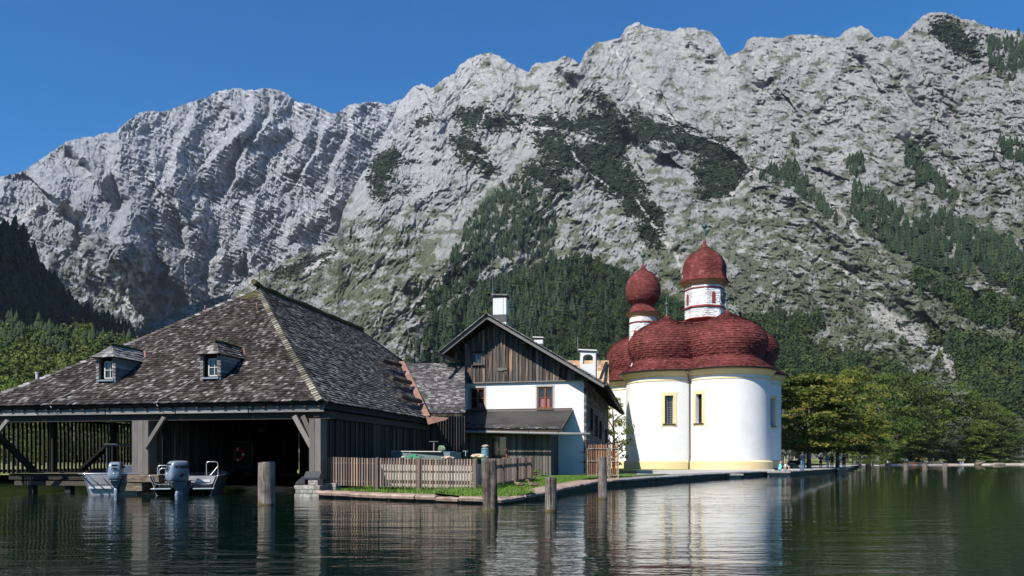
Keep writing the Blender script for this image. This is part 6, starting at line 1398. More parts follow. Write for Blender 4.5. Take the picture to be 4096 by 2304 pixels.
# round onion tower on the left
ot = bpy.data.objects.new('onion_tower', None); C.objects.link(ot); ot.parent = ch; T1 = Vector((15.95, 97, 0)); ot.location = Vector((T1.x, T1.y, 12))-ch.location
def rpt(s, r, z): a = 2*math.pi*s; return Vector((T1.x+r*math.cos(a), T1.y+r*math.sin(a), z))
mb = MB(); mb.lathe(T1, [(1.6,8), (1.6,18.9)], 32); mb.build('tower_body', M_wsh, ot)
for za, zb in ((11, 14.9), (15.25, 18.0), (18.22, 18.85)): mb = MB(); shingle_rev(mb, resample([(1.62,za), (1.62,zb)], .2), rpt, lambda r: 6.28*r, .3, .045); mb.build('shingle_cladding', M_wsh, ot)
for z in (14.9, 18.0): mb = MB(); mb.lathe(T1, [(1.6,z), (1.74,z+.06), (1.74,z+.12), (1.6,z+.2)], 32, cap=False); mb.build('band', M_redp, ot)
mb = MB(); mb.lathe(T1, [(1.6,18.7), (1.72,18.8), (1.78,18.98), (1.95,19.1), (2.05,19.22), (2.06,19.3)], 32, cap=False); mb.build('eaves_cornice', M_ochre, ot)
TP = [(2.12,19.28), (1.75,19.5), (1.5,19.8), (1.33,20.1), (1.30,20.3), (1.5,20.5), (1.8,20.85), (2.02,21.35), (2.11,21.9), (2.10,22.4), (2.0,22.95), (1.78,23.45), (1.45,23.9), (1.05,24.25), (.65,24.5), (.38,24.68), (.22,24.95), (.12,25.3)]
mb = MB(); shingle_rev(mb, resample(TP, .21), rpt, lambda r: 6.28*r, .26, .03); mb.build('onion_roof', M_red, ot); mb = MB(); mb.lathe(T1, [(max(r-.03, .01), z) for r, z in TP], 32); mb.build('onion_core', M_red, ot)
finial(ot, T1+ZZ*25.2, 1.2, .27, M_patina, .6)
for dx in (.1, -.95, .95): n = Vector((dx, -1, 0)).normalized(); arch_window(ot, T1+n*1.64+ZZ*16.0, n, .38, 1.15, M_redp)
# downpipe in the corner between two apses
cr = CO+(aD+bD)*(RW+.02); o_ = (aD+bD).normalized()
mb = MB(); p = cr+o_*.12; mb.tube([cr+o_*.95+ZZ*11.0, cr+o_*.9+ZZ*10.6, p+ZZ*9.9, p+ZZ*6, p+ZZ*1.6, p+o_*.3+ZZ*1.4, p+o_*.3+ZZ*.5], .075, 8); mb.build('downpipe', newmat('brown_pipe', .5, (.12,.075,.055), metal=.3)[0], ch, smooth=True)
# ================================================================ TREES NEAR THE SHORE
def leaf_mesh(name, seed, lobes, n, sz, mat, droop=.0, squash=1.0, lo=-.05):
    """crown of many leaf-sprays gathered in uneven clumps; unit height 1, width about 1"""
    r_ = np.random.RandomState(seed); V = []; Rn = []
    cl = []
    for k in range(lobes):
        th = r_.uniform(0, 6.28); hz = r_.uniform(lo, 1); rad = .46*math.sqrt(max(.10, 1-abs(2*(hz*.92)-.75)**2.2))*r_.uniform(.55, 1.05)
        cl.append((rad*math.cos(th), rad*math.sin(th), .14+hz*.74, r_.uniform(.08, .16), r_.rand()))
    cl = np.array(cl); per = n//lobes
    for cx, cy, cz, rr, tone in cl:
        d = r_.normal(size=(per, 3)); d /= np.linalg.norm(d, axis=1)[:, None]; d[:, 2] = np.abs(d[:, 2])*.75-.18
        c = np.array([cx, cy, cz])+d*rr*np.array([1.15, 1.15, .62*squash])*(r_.uniform(.35, 1.05, per)**.5)[:, None]
        a = r_.normal(size=(per, 3)); a[:, 2] *= .35; a /= np.linalg.norm(a, axis=1)[:, None]; b = np.cross(a, d+.45*r_.normal(size=(per, 3))); b /= np.linalg.norm(b, axis=1)[:, None]
        s_ = sz*r_.uniform(.55, 1.3, per)[:, None]
        V.append(np.stack([c-a*s_, c+b*s_*.55, c+a*s_-np.array([0, 0, droop])*s_, c-b*s_*.55], 1)); Rn.append(np.clip(tone*.55+.45*r_.rand(per), 0, 1))
    V = np.concatenate(V).reshape(-1, 3); rn = np.repeat(np.concatenate(Rn), 4); Fc = np.arange(len(V)).reshape(-1, 4)
    me_o = numesh(name, V, Fc, mat, rnd=rn); return me_o
def trunk_mesh(name, seed, mat, h=.8, r=.022):
    rd = random.Random(seed); mb = MB(); mb.tube([(0, 0, -.02), (.01, 0, .15), (.0, .01, .4), (.02, .0, h)], [r*1.35, r, r*.75, r*.2], 8)
    for k in range(11):
        z = .16+.05*k; a = rd.uniform(0, 6.28); l = rd.uniform(.2, .4)*(1-.5*(k/11)); mb.tube([(0, 0, z), (math.cos(a)*l*.5, math.sin(a)*l*.5, z+l*.35), (math.cos(a)*l, math.sin(a)*l, z+l*.55)], [r*.45, r*.28, r*.08], 5)
    return mb.build(name, mat)
M_bark = mat_noise('bark', [(.3, (.05,.042,.034)), (.7, (.15,.13,.11))], 3, .95, .6, .03)
def lm(name, stops, tr=.22):
    m, nt, b = newmat(name, .75, spec=.25); nt.links.new(ramp(nt, stops, attr(nt)), b.inputs['Base Color'])
    t = node(nt, 'ShaderNodeBsdfTranslucent'); nt.links.new(ramp(nt, [(p, tuple(min(1, q*1.6) for q in c)) for p, c in stops], attr(nt)), t.inputs[0]); mx = node(nt, 'ShaderNodeMixShader'); mx.inputs[0].default_value = tr
    nt.links.new(b.outputs[0], mx.inputs[1]); nt.links.new(t.outputs[0], mx.inputs[2]); nt.links.new(mx.outputs[0], nt.nodes['Material Output'].inputs[0]); return m
L_autumn = lm('chestnut_leaf', [(0, (.025,.042,.008)), (.4, (.060,.085,.014)), (.7, (.12,.13,.02)), (.9, (.22,.17,.03)), (1, (.24,.11,.04))])
L_beech = lm('beech_leaf', [(0, (0.022,0.043,0.009)), (.5, (0.056,0.093,0.017)), (.85, (0.109,0.147,0.025)), (1, (0.186,0.194,0.034))])
L_dark = lm('dark_leaf', [(0, (0.025,0.043,0.012)), (.6, (0.053,0.078,0.019)), (1, (0.101,0.116,0.028))])
L_yel = lm('yellow_leaf', [(0, (.04,.06,.010)), (.5, (.10,.125,.02)), (.85, (.20,.19,.03)), (1, (.33,.26,.04))])
L_green = lm('fresh_leaf', [(0, (0.046,0.085,0.016)), (.5, (0.101,0.155,0.028)), (1, (0.186,0.232,0.046))])
L_grey = lm('grey_leaf', [(0, (0.054,0.070,0.043)), (.6, (0.101,0.124,0.078)), (1, (0.171,0.194,0.132))])
protos = {}
def tree(kind, px, d, h, wd, label, group, mat, z=.4, seed=1, n=6000, lobes=70, sz=.014):
    lo = .08 if kind == 'chestnut_tree' else -.09
    key = (kind, mat.name, seed)
    if key not in protos:
        c = leaf_mesh('crown', seed, lobes, n, sz, mat, lo=lo); t = trunk_mesh('trunk', seed, M_bark); protos[key] = (c.data, t.data); bpy.data.objects.remove(c); bpy.data.objects.remove(t)
    o = thing(kind, G(px, d, z), label, 'tree', group, rz=random.uniform(0, 6.28)); cd, td = protos[key]
    c = bpy.data.objects.new('crown', cd); C.objects.link(c); c.parent = o; c.scale = (wd, wd, h); t = bpy.data.objects.new('trunk', td); C.objects.link(t); t.parent = o; t.scale = (h*.9, h*.9, h)
    return o
GS = 'trees along the shore right of the church'
# big autumn trees beside the church
tree('chestnut_tree', 3236, 100, 13.0, 13.5, 'large yellow-green chestnut tree with browning leaves, directly beside the white church', GS, L_autumn, seed=1, n=15000, lobes=110, sz=.017)
tree('chestnut_tree', 3350, 106, 11.0, 11.5, 'chestnut tree with orange-brown leaves, second from the church', GS, L_autumn, seed=2, n=13000, lobes=100, sz=.017)
tree('chestnut_tree', 3440, 122, 9.8, 9.5, 'lower yellowing tree at the outer end of the chestnut row by the quay', GS, L_yel, seed=3, n=10000, lobes=90, sz=.018)
tree('chestnut_tree', 3160, 132, 16.5, 13.0, 'olive chestnut tree standing behind the first one, its top just above it', GS, L_autumn, seed=4, n=9000, lobes=90, sz=.018)
tree('broadleaf_tree', 3375, 150, 14.0, 12, 'dark green tree behind the chestnut row', GS, L_dark, seed=5, n=8000)
tree('broadleaf_tree', 3490, 132, 6.6, 7.5, 'small fresh green tree leaning over the quay end', GS, L_green, seed=6, n=8000)
spec = [ # px, d, h, w, mat, seed, label
 (3420, 190, 25.5, 15, L_yel, 7, 'tall yellow-green beech rising highest above the chestnut trees'), (3510, 195, 24.5, 16, L_beech, 8, 'tall broad beech just right of the yellow-green one'),
 (3590, 205, 25, 17, L_dark, 9, 'dark beech in the middle of the shore wood, third tall crown'), (3560, 178, 13, 13, L_beech, 10, 'low spreading beech in front of the tall ones, above the left notice board'),
 (3670, 212, 26, 18, L_beech, 11, 'wide olive beech above the right notice board'), (3650, 186, 12, 12, L_dark, 12, 'low dark tree at the bank behind the pale mooring posts'),
 (3745, 216, 25, 17, L_grey, 13, 'grey-green willow-like tree left of the three right-hand beeches'), (3725, 196, 14, 12, L_grey, 14, 'low silvery bush tree on the bank behind the middle mooring post'),
 (3820, 224, 25.5, 18, L_beech, 15, 'big beech above the rightmost mooring post'), (3800, 204, 14, 13, L_beech, 16, 'low green tree behind the rightmost mooring post'),
 (3895, 232, 23, 17, L_dark, 17, 'dark beech near the right end of the wood'), (3880, 212, 12, 13, L_green, 18, 'low bright tree on the bank by the seated couple'),
 (3960, 238, 19.5, 16, L_beech, 19, 'second last beech at the right end of the shore wood'), (4020, 246, 15, 15, L_dark, 20, 'last beech whose crown slopes down to the water at the right'),
 (3950, 222, 10, 12, L_dark, 21, 'low dark tree above the stranded tree stump'), (4075, 262, 9.5, 9, L_grey, 22, 'small pale willow at the very right edge of the photo')]
def shore(px): return float(np.interp(px, [3420, 3490, 3556, 3681, 3881, 4084], [168, 190, 226, 238, 252, 266]))
def back(px, d, h, w_):
    dn = max(d, shore(px)+13+.35*max(0, d-178)); return dn, h*dn/d, w_*dn/d
spec = [(px, *back(px, d, h, w_), m_, sd, lb) for px, d, h, w_, m_, sd, lb in spec]
for px, d, h, w_, m_, sd, lb in spec: tree('beech_tree' if h > 18 else 'broadleaf_tree', px, d, h, w_, lb, GS, m_, z=.6, seed=sd % 6+30, n=7500, lobes=80, sz=.0165)
BACKL = ['back-row beech whose top shows just above the orange-brown chestnut', 'back-row beech behind the tall yellow-green one', 'tall back-row beech between the yellow-green beech and the broad one', 'tallest back-row beech over the left notice board', 'back-row beech behind the pointing person', 'back-row beech above the right notice board', 'back-row beech over the rightmost mooring post', 'back-row beech above the seated couple', 'back-row beech above the stranded stump', 'rightmost beech of the back row', 'back-row tree rising over the chestnut next to the church', 'back-row tree mostly hidden by the church wall']
# more crowns behind them
for k, (px, d, h, w_) in enumerate([(3300, 235, 27, 17), (3385, 262, 28, 18), (3480, 270, 32, 20), (3560, 275, 33, 20), (3640, 285, 33, 22), (3720, 290, 32, 20), (3800, 292, 31, 20), (3870, 300, 28, 20), (3940, 305, 24, 20), (4000, 310, 20, 18), (3200, 250, 27, 18), (3130, 240, 24, 16)]):
    tree('beech_tree', px, d, h, w_, BACKL[k], 'back row of the shore wood', (L_dark, L_beech, L_grey)[k % 3], z=1.5, seed=30+k % 6, n=7500, lobes=80, sz=.0165)
BUSHL = ['low bush at the bank behind the second dark mooring post', 'low bush at the bank left of the pointing person', 'low bush on the bank behind the person in red', 'low bush on the bank behind the right white notice board', 'low bush on the bank right of the small person in navy', 'low bush on the bank behind the couple sitting on the beach', 'low bush above the stranded root stump', 'low bush at the bank above the thick brown log', 'low bush at the right end of the beach']
# low bushes under the wood
for k, px in enumerate([3520, 3570, 3620, 3690, 3760, 3850, 3925, 3990, 4040]):
    tree('bush', px, shore(px)+17+k % 3*3, 2.7+(k*37 % 10)*.2, 9, BUSHL[k], 'bushes along the bank', (L_green, L_beech, L_grey)[k % 3], z=.2, seed=40+k % 3, n=3500, lobes=40, sz=.024)
# tree between the house and the church
tree('maple_tree', 2456, 78, 8.0, 3.4, 'thin yellow-green tree squeezed between the gabled house and the church', None, L_yel, seed=50, n=2600, lobes=60, sz=.022)
# trees behind the boathouse on the left, in front of the wooded slope
for k, (px, d, h, w_, m_) in enumerate([(-20, 140, 13, 9, L_yel), (60, 150, 11.5, 9, L_green), (130, 210, 22, 11, L_green), (215, 230, 24, 12, L_beech), (20, 220, 25, 13, L_green), (300, 250, 21, 13, L_dark), (380, 260, 19, 13, L_beech), (450, 280, 17, 13, L_dark), (165, 165, 10, 9, L_yel), (90, 290, 34, 16, L_beech), (-60, 210, 24, 12, L_beech), (540, 300, 14, 13, L_beech)]):
    lb = ['yellow tree low at the left edge above the boathouse eave', 'bright yellow-green low tree next to the left edge', 'slender pale green tree with visible bare stems', 'rounded green tree left of the left dormer', 'light green tree at the left edge', 'dark green tree nearest the left dormer', 'green tree just beyond the roof slope left of the dormer', 'dark tree peeping over the roof beside the left dormer', 'low yellow tree just above the roof edge', 'tall broad tree at the back of the left group', 'broad tree cut off by the left edge', 'low green tree seen through the slatted bay'][k]
    tree('broadleaf_tree', px, d, h, w_, lb, 'trees behind the boathouse', m_, z=.5, seed=60+k % 5, n=6500, lobes=75, sz=.018)
# ================================================================ PEOPLE
M_skin = newmat('skin', .6, (.50,.29,.20))[0]
def cloth(n, c): return newmat(n, .9, c)[0]
def person(loc, rz, label, shirt, trousers, hair, pose='stand', hcol=(.05,.03,.02), skirt=None, bag=None, h=1.75, long_hair=False, shorts=False, arms='down', lod=1, group='people on the quay and the beach'):
    o = thing('person', loc, label, 'person', group, rz=rz); s = h/1.75
    if pose == 'stand':
        J = {'pel': (0, 0, .95), 'che': (0, .0, 1.22), 'nek': (0, .01, 1.47), 'hed': (0, -.01, 1.56), 'hip': .09, 'kn': (.10, -.01, .50), 'an': (.11, .02, .08), 'to': (.13, -.17, .03)}
    else:
        J = {'pel': (0, 0, .12), 'che': (0, -.04, .40), 'nek': (0, -.10, .62), 'hed': (0, -.14, .70), 'hip': .10, 'kn': (.13, -.42, .42), 'an': (.12, -.50, .02 if pose == 'sit' else -.05), 'to': (.13, -.68, -.02)}
    bm = bmesh.new(); dl = bm.verts.layers.skin.verify() if False else None
    vs = []; ed = []; rd = []
    def v(p, r, par=None):
        vs.append(Vector(p)*s); rd.append(r*s); 
        if par is not None: ed.append((par, len(vs)-1))
        return len(vs)-1
    pel = v(J['pel'], .135); c1 = v(Vector(J['pel']).lerp(Vector(J['che']), .5), .125, pel); che = v(J['che'], .15, c1); sh = v(Vector(J['che']).lerp(Vector(J['nek']), .72), .13, che); nek = v(J['nek'], .055, sh); hed = v(J['hed'], .085, nek); top = v(Vector(J['hed'])+Vector((0, -.0, .11)), .085, hed)
    hands = []
    for q in (-1, 1):
        hp = v(Vector(J['pel'])+Vector((q*J['hip'], 0, -.04)), .10, pel); kx = J['kn']; kn = v((q*kx[0], kx[1], kx[2]), .062, hp); an = v((q*J['an'][0], J['an'][1], J['an'][2]), .042, kn); to = v((q*J['to'][0], J['to'][1], J['to'][2]), .035, an)
        sp = Vector(J['che']).lerp(Vector(J['nek']), .66)+Vector((q*.17, 0, 0)); s_ = v(sp, .055, sh)
        if pose != 'stand': el, ha = sp+Vector((q*.07, -.14, -.22)), Vector((q*.06, -.40, .36))
        elif arms == 'point' and q < 0: el, ha = sp+Vector((-.24, -.05, .05)), sp+Vector((-.50, -.08, .14))
        elif arms == 'pockets': el, ha = sp+Vector((q*.13, .06, -.26)), sp+Vector((q*.02, -.05, -.45))
        elif arms == 'front': el, ha = sp+Vector((q*.06, .0, -.28)), sp+Vector((-q*.05, -.24, -.22))
        else: el, ha = sp+Vector((q*.07, .02, -.28)), sp+Vector((q*.09, -.06, -.54))
        e_ = v(el, .042, s_); h_ = v(ha, .03, e_); d = (ha-el).normalized(); pm_ = v(ha+d*.07, .034, h_)
        for f in range(5):
            sd_ = d.cross(Vector((0, 1, .2))).normalized(); f0 = ha+d*(.10 if f < 4 else .05)+sd_*((f-1.5)*.02 if f < 4 else -.04); f1 = f0+d*(.055-.008*abs(f-1.5))+Vector((0, -.015, 0)); a_ = v(f0, .010, pm_); v(f1, .008, a_)
    me = bpy.data.meshes.new('body'); me.from_pydata([tuple(p) for p in vs], ed, []); b = bpy.data.objects.new('body', me); C.objects.link(b)
    sk = b.modifiers.new('skin', 'SKIN'); 
    for i, r in enumerate(rd): me.skin_vertices[0].data[i].radius = (r, r*.8 if i in (0, 1, 2, 3) else r)
    me.skin_vertices[0].data[0].use_root = True
    b.modifiers.new('sub', 'SUBSURF').render_levels = 1; b.modifiers['sub'].levels = 1
    bpy.context.view_layer.update(); dg = bpy.context.evaluated_depsgraph_get(); m2 = bpy.data.meshes.new_from_object(b.evaluated_get(dg)); bpy.data.objects.remove(b)
    m2.name = 'body'; m2.materials.clear(); m2.materials.append(M_skin); bo = bpy.data.objects.new('body', m2); C.objects.link(bo); bo.parent = o
    for p_ in m2.polygons: p_.use_smooth = True
    # clothes: the same surface pushed out, kept only where the garment covers
    def garment(name, mat, keep, off):
        bmg = bmesh.new(); bmg.from_mesh(m2); bmg.normal_update()
        dele = [f for f in bmg.faces if not keep(f.calc_center_median()/s)]; bmesh.ops.delete(bmg, geom=dele, context='FACES')
        for v_ in bmg.verts: v_.co += v_.normal*off
        mg = bpy.data.meshes.new(name); bmg.to_mesh(mg); bmg.free(); mg.materials.clear(); mg.materials.append(mat); g = bpy.data.objects.new(name, mg); C.objects.link(g); g.parent = o
        for p_ in mg.polygons: p_.use_smooth = True
    pz = J['pel'][2]; nz = J['nek'][2]
    if pose == 'stand':
        garment('jacket' if arms != 'down' else 'shirt', shirt, lambda c: pz-.02 < c.z < nz-.01 and (abs(c.x) < .36 or True) and not (abs(c.x) > .235 and c.z < pz+.06), .018)
        if not shorts: garment('trousers', trousers, lambda c: .10 < c.z < pz+.03 and abs(c.x) < .235, .014)
        else: garment('shorts', trousers, lambda c: .48 < c.z < pz+.03 and abs(c.x) < .235, .016)
        garment('shoes', cloth('shoe', (.05,.05,.05)), lambda c: c.z < .11 and c.z > -.1, .012)
    else:
        garment('shirt', shirt, lambda c: c.z > .08 and c.y > -.24 and c.z < nz-.02 and c.y < .4, .018)
        garment('shorts', trousers, lambda c: c.z < .5 and c.y > -.36 and c.z < .34+(-.3*(c.y+.1)), .014)
        garment('shoes', cloth('shoe', (.3,.3,.35)), lambda c: c.y < -.44 and c.z < .08, .012)
    hc = Vector(J['hed'])*s+Vector((0, .015, .045))*s; bmh = bmesh.new(); bmesh.ops.create_icosphere(bmh, subdivisions=2, radius=.115*s)
    for v_ in bmh.verts:
        if v_.co.y < -.03*s and v_.co.z < .04*s: v_.co.y = -.03*s+v_.co.y*.1
        if long_hair and v_.co.z < 0 and v_.co.y > -.04*s: v_.co.z *= 4.0; v_.co.y += .02*s; v_.co.x *= 1.1
    mh = bpy.data.meshes.new('hair'); bmh.to_mesh(mh); bmh.free(); mh.materials.append(newmat('hair', .6, hcol)[0]); ho_ = bpy.data.objects.new('hair', mh); C.objects.link(ho_); ho_.parent = o; ho_.location = hc
    # face
    fcn = Vector(J['hed'])*s
    mb = MB(); mb.lathe((0, 0, 0), [(0, -.018), (.016, -.01), (.012, .012), (0, .03)], 6); n_o = mb.build('nose', M_skin); n_o.parent = o; n_o.location = fcn+Vector((0, -.088, .04))*s
    for q in (-1, 1):
        mb = MB(); mb.box((0, 0, 0), (.022, .008, .01)); e_o = mb.build('eye', newmat('eye', .3, (.02,.015,.01))[0]); e_o.parent = o; e_o.location = fcn+Vector((q*.032, -.08, .06))*s
        mb = MB(); mb.box((0, 0, 0), (.018, .03, .05)); e_o = mb.build('ear', M_skin); e_o.parent = o; e_o.location = fcn+Vector((q*.088, 0, .04))*s
    mb = MB(); mb.box((0, 0, 0), (.04, .008, .01)); e_o = mb.build('mouth', newmat('lips', .5, (.35,.12,.10))[0]); e_o.parent = o; e_o.location = fcn+Vector((0, -.078, 0))*s
    if bag:
        mb = MB(); mb.box((0, .19, (pz+nz)/2-.02), (.28, .17, .42)); bg_ = mb.build('backpack', bag, None, bevel=.05); tag(bg_, None); bg_.parent = o; bg_.scale = (s, s, s)
    return o
qz = .52
M_cyan = cloth('turquoise_shirt', (.20,.62,.60)); M_navy = cloth('navy_cloth', (.02,.03,.06)); M_denim = cloth('denim', (.09,.16,.27)); M_pale = cloth('pale_cloth', (.70,.66,.62)); M_blackc = cloth('black_cloth', (.015,.015,.018)); M_bluec = cloth('blue_cloth', (.12,.22,.42)); M_redc = cloth('red_cloth', (.55,.05,.04)); M_teal = cloth('teal_bag', (.05,.22,.20))
person(G(3118, 73.9, .54), R(62), 'person in a turquoise shirt and dark shorts sitting on the quay edge', M_cyan, M_navy, None, 'sit', (.45,.28,.12), h=1.72)
person(G(3141, 74.2, .54), R(40), 'person with long brown hair in a pale top sitting beside the one in turquoise', M_pale, M_navy, None, 'sit', (.22,.11,.05), long_hair=True, h=1.62)
bgp = thing('backpack', G(3107, 74.6, .54), 'dark blue backpack lying behind the two seated people', 'backpack'); mb = MB(); mb.box(G(3106, 74.5, .68), (.32, .3, .3)); mb.build('bag', M_navy, bgp, bevel=.07); mb = MB(); mb.tube([G(3104, 74.35, .78), G(3102, 74.3, .70), G(3102, 74.3, .58)], .02, 5); mb.build('strap', M_blackc, bgp)
person(G(3210, 72.7+1.2, .51), R(200), 'person in a dark hooded jacket and blue jeans standing alone on the quay', M_navy, M_denim, None, 'stand', (.03,.02,.015), arms='pockets', h=1.80)
person(G(3311, 99, .51), R(20), 'person with a turquoise hood and pale trousers in the tree shade', M_teal, M_pale, None, 'stand', (.25,.4,.38), h=1.72, bag=M_teal)
person(G(3328, 98, .51), R(160), 'person dressed all in black standing in the deep tree shade', M_blackc, M_blackc, None, 'stand', h=1.76)
person(G(3283, 101, .51), R(190), 'person in dark blue half hidden in the darkest shade under the chestnut', M_navy, M_blackc, None, 'stand', h=1.76, arms='front')
person(G(3358, 103, .51), R(250), 'person in a checked pale blue shirt and jeans carrying a backpack', cloth('check_shirt', (.35,.35,.48)), M_bluec, None, 'stand', h=1.78, bag=M_teal, arms='front')
person(G(3375, 103, .51), R(120), 'person in a black waistcoat with pale blue sleeves facing the one with the backpack', M_blackc, M_navy, None, 'stand', h=1.75, shorts=True)
person(G(3487, 170, .6), R(100), 'person in a white shirt sitting on the bank near the dark knobbly post', M_pale, M_blackc, None, 'sit', h=1.75, group='people on the beach')
person(G(3622, 236, .35), R(190), 'person in a white shirt and dark shorts pointing with a raised arm', M_pale, M_navy, None, 'stand', h=1.75, arms='point', shorts=True)
person(G(3631, 238, .40), R(150), 'person in pale clothes standing close behind the pointing one', cloth('lilac_cloth', (.5,.46,.5)), M_blackc, None, 'stand', h=1.68)
person(G(3655, 239, .2), R(170), 'small person in red crouching at the water', M_redc, M_redc, None, 'sit', h=1.4)
person(G(3726, 245, .3), R(200), 'small person in navy standing at the water right of the white board', M_navy, M_navy, None, 'stand', h=1.35)
person(G(3842, 254, .45), R(150), 'person in blue leaning back on the beach, left one of the couple', M_bluec, M_navy, None, 'sit', h=1.75)
person(G(3853, 254, .45), R(190), 'person in pinkish clothes sitting beside the one in blue', cloth('pink_cloth', (.5,.3,.28)), M_navy, None, 'sit', h=1.7)
# ================================================================ SMALL THINGS
def board(px, d, wpx, hpx, y, label):
    o = thing('notice_board', G(px, d, .3), label, 'sign', 'white notice boards on the beach'); c = P(px, y, d); w_ = wpx*d/F; h_ = hpx*d/F
    mb = MB(); mb.box(c, (w_, .06, h_)); mb.build('panel', M_wh, o, bevel=.01)
    for q in (-1, 1): mb = MB(); mb.beam(c+Vector((q*w_*.38, .08, h_*.4)), Vector((c.x+q*w_*.38, c.y+.08, .2)), .1, .1); mb.build('leg', M_dark, o)
    mb = MB()
    for k in range(4): mb.box(c+Vector((-w_*.18+w_*.12*k, -.035, 0)), (w_*.05, .01, h_*.6))
    mb.build('notice_text', M_tank, o)
board(3554, 230, 11, 8, 1847, 'small white notice board above the second dark mooring post'); board(3705, 242, 13, 8.5, 1850, 'white notice board above the middle pale mooring posts')
yl = thing('yellow_sign', G(3667, 246, .6), 'small yellow sign at the edge of the wood', 'sign'); p = P(3667, 1834, 246); mb = MB(); mb.box(p, (.6, .05, .3)); mb.build('panel', newmat('yellow_paint', .6, (.7,.5,.03))[0], yl); mb = MB(); mb.beam(p+Vector((0, .05, 0)), Vector((p.x, p.y+.05, .6)), .06, .06); mb.build('pole', M_dark, yl)
# long brown boat hauled up on the beach, rowing boat, logs, stump
bt = thing('rowing_boat', G(3690, 241, .3), 'long dark brown flat boat lying along the beach', 'boat')
mb = MB(); st = []
for k in range(9):
    t = k/8; x = -5.5+11*t; w_ = .75*math.sin(math.pi*min(max(t, .06), .94))**.5; z1 = .65+.35*(2*t-1)**2; st.append([(x, -w_, z1), (x, -w_*.7, .15+.2*(2*t-1)**4), (x, w_*.7, .15+.2*(2*t-1)**4), (x, w_, z1)])
mb.add([Vector(p) for s_ in st for p in s_], [(i*4+j, i*4+j+1, (i+1)*4+j+1, (i+1)*4+j) for i in range(8) for j in range(3)], .5); o = mb.build('boat_hull', M_oldt); o.parent = bt; o.modifiers.new('s', 'SOLIDIFY').thickness = .05
mb = MB()
for x in (-2.5, 0, 2.5): mb.box((x, 0, .55), (.3, 1.2, .05))
o = mb.build('thwarts', M_dark); o.parent = bt
rb_ = thing('rowing_boat', G(3745, 245, .3), 'short pale wooden boat beside the long dark one', 'boat'); mb = MB(); st = []
for k in range(7):
    t = k/6; x = -2+4*t; w_ = .6*math.sin(math.pi*min(max(t, .08), .92))**.5; st.append([(x, -w_, .55+.2*(2*t-1)**2), (x, 0, .05), (x, w_, .55+.2*(2*t-1)**2)])
mb.add([Vector(p) for s_ in st for p in s_], [(i*3+j, i*3+j+1, (i+1)*3+j+1, (i+1)*3+j) for i in range(6) for j in range(2)], .5); mb.box((0, 0, .5), (.25, 1, .04)); o = mb.build('boat_hull', M_beach); o.parent = rb_; o.modifiers.new('s', 'SOLIDIFY').thickness = .04
M_drift = mat_noise('driftwood', [(.3, (.20,.15,.12)), (.7, (.42,.34,.28))], 3, .9, .4)
for i, (a, b, d, y, r, lb) in enumerate(((3765, 3845, 251, 1856, .16, 'long bleached log behind the seated couple'), (3975, 4022, 262, 1855, .35, 'thick brown log right of the stump'), (4030, 4085, 268, 1858, .28, 'reddish log at the right end of the beach'), (3960, 4000, 258, 1860, .2, 'thin log lying at the water beside the stump'))):
    p, q = P(a, y, d), P(b, y+1, d+2); o = thing('driftwood_log', p, lb, 'log', 'logs washed up on the beach'); mb = MB(); mb.tube([p, p.lerp(q, .5)+ZZ*.06, q], [r, r*.9, r*.6], 8); mb.tube([p.lerp(q, .7), p.lerp(q, .75)+Vector((0, -.1, .45))], [r*.3, r*.1], 5); mb.build('log_stem', M_drift, o)
sp_ = thing('tree_stump', G(3915, 254, .1), 'dark stranded root stump at the water edge', 'stump'); rd_ = random.Random(4); mb = MB(); c = G(3915, 254, .3); mb.tube([c-Vector((1.2, 0, .2)), c, c+Vector((1.4, 0, .5)), c+Vector((2.4, .2, 1.1))], [.5, .6, .35, .1], 8)
for k in range(14): a = rd_.uniform(0, 6.28); l = rd_.uniform(1.0, 2.4); mb.tube([c, c+Vector((math.cos(a)*l*.5, .2, abs(math.sin(a))*l*.45)), c+Vector((math.cos(a)*l, .3*math.cos(3*a), abs(math.sin(a))*l*.55-.1))], [.2, .13, .04], 6)
mb.build('roots', M_oldt, sp_)
# railing and bench under the trees, pale rocks by the church
rl = thing('wooden_railing', G(3460, 168, .5), 'low wooden railing under the trees behind the quay end', 'railing'); mb = MB(); mb.beam(G(3440, 168, 1.5), G(3492, 170, 1.5), .1, .14); mb.build('rail', M_drift, rl)
for px in (3442, 3466, 3490): mb = MB(); mb.beam(G(px, 169, .4), G(px, 169, 1.5), .12, .12); mb.build('rail_post', M_dark, rl)
bn = thing('park_bench', G(3195, 97, .5), 'dark wooden bench under the chestnut beside the church', 'bench'); c = G(3192, 97, .5)
mb = MB(); mb.box(c+ZZ*.45, (1.9, .45, .06)); mb.build('seat', M_dark, bn); mb = MB(); mb.box(c+Vector((0, .24, .78)), (1.9, .05, .4)); mb.build('backrest', M_dark, bn)
for q in (-.75, .75): mb = MB(); mb.box(c+Vector((q, 0, .22)), (.08, .4, .44)); mb.build('leg', M_dark, bn)
for k, (px, d, w_, h_) in enumerate(((3150, 104, 1.9, .9), (3168, 105, 1.8, .8), (3159, 103, 1.2, .6), (3140, 105, 1.5, .7))):
    rock('pale_rock', G(px, d, .6), (w_, 1.2, h_), M_conc, ['leftmost visible pale boulder of the heap at the church corner', 'rightmost pale boulder of the heap, nearest the bench', 'smallest pale rock in front of the heap', 'pale boulder of the heap half hidden by the church plinth'][k], 'rock', 20+k, 'heap of pale rocks beside the church')
fn_ = thing('wire_fence', G(3150, 112, .5), 'low wire fence behind the pale rocks', 'fence')
for px in (3138, 3178): mb = MB(); mb.beam(G(px, 112, .5), G(px, 112, 2.0), .06, .06); mb.build('fence_post', M_wframe, fn_)
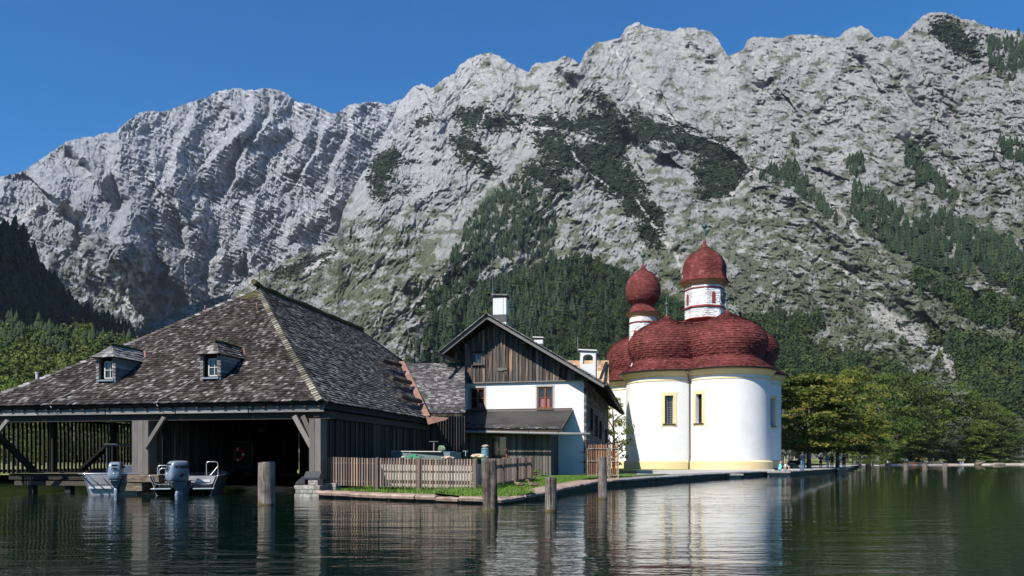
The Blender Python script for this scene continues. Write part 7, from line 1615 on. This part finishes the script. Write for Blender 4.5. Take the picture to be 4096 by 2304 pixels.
for z in (1.0, 1.5, 1.95): mb = MB(); mb.beam(G(3138, 112, z), G(3178, 112, z), .02, .03); mb.build('wire', M_wframe, fn_)
# ducks
M_duck = mat_noise('mottled_feathers', [(.35, (.05,.032,.02)), (.5, (.16,.11,.07)), (.65, (.30,.22,.15))], 22, .9, .2)
M_duckd = newmat('dark_feathers', .8, (.03,.035,.035))[0]
def duck(px, py, d, rz, label, dark=False, s=1.0):
    c = P(px, py, d); o = thing('duck' if not dark else 'pigeon', c, label, 'duck' if not dark else 'bird', 'ducks resting on the quay' if not dark else None, rz=rz); m_ = M_duckd if dark else M_duck; 
    me = bpy.data.meshes.new('b'); vs = [(-.27, 0, .13), (-.16, 0, .11), (0, 0, .11), (.10, 0, .125), (.16, 0, .18), (.18, 0, .24), (.19, 0, .28), (.235, 0, .275)]; rd = [.015, .06, .10, .09, .05, .035, .045, .02]
    me.from_pydata(vs, [(i, i+1) for i in range(7)], []); b = bpy.data.objects.new('b', me); C.objects.link(b); b.modifiers.new('skin', 'SKIN')
    for i, r in enumerate(rd): me.skin_vertices[0].data[i].radius = (r, r*.8)
    b.modifiers.new('sub', 'SUBSURF').render_levels = 2; b.modifiers['sub'].levels = 2; bpy.context.view_layer.update(); m2 = bpy.data.meshes.new_from_object(b.evaluated_get(bpy.context.evaluated_depsgraph_get())); bpy.data.objects.remove(b)
    m2.materials.clear(); m2.materials.append(m_); m2.name = 'body'; q = bpy.data.objects.new('body', m2); C.objects.link(q); q.parent = o
    mb = MB(); mb.tube([(.23, 0, .275), (.275, 0, .265), (.30, 0, .262)], [.016, .014, .008], 6); q = mb.build('bill', newmat('bill', .5, (.25,.16,.05))[0]); q.parent = o
    for sd in (-1, 1): mb = MB(); mb.add([(.07, sd*.075, .15), (-.05, sd*.095, .18), (-.22, sd*.03, .16), (-.10, sd*.085, .10), (.05, sd*.085, .10)], [(0, 1, 2, 3, 4)], .5); q = mb.build('wing', m_); q.parent = o; q.modifiers.new('s', 'SOLIDIFY').thickness = .012
    o.scale = (s, s, s); return o
duck(2078, 1949, 30.5, R(170), 'mottled brown duck resting on the grass edge, left one of the two', s=1.05); duck(2133, 1951, 31.0, R(165), 'mottled brown duck resting on the coping, right one of the two', s=1.1); duck(2131, 1925, 35, R(20), 'dark pigeon standing in the shade by the end of the picket fence', True, .8)
# leafy weeds at the foot of the shed
tree('weed', 2145, 47, .55, 1.4, 'leafy green weeds growing at the foot of the shed wall', None, L_green, z=.42, seed=71, n=700, lobes=16, sz=.06)
# ================================================================ MOUNTAIN AIR
hm = bpy.data.materials.new('air'); hm.use_nodes = True; nt = hm.node_tree; nt.nodes.remove(nt.nodes['Principled BSDF'])
pv = nt.nodes.new('ShaderNodeVolumePrincipled'); pv.inputs['Color'].default_value = (.70, .82, 1, 1); pv.inputs['Density'].default_value = 1.8e-5; pv.inputs['Anisotropy'].default_value = .0
nt.links.new(pv.outputs[0], nt.nodes['Material Output'].inputs['Volume'])
mb = MB(); mb.box((0, 4400, 1500), (14000, 12000, 3050)); tag(mb.build('haze', hm), kind='stuff')
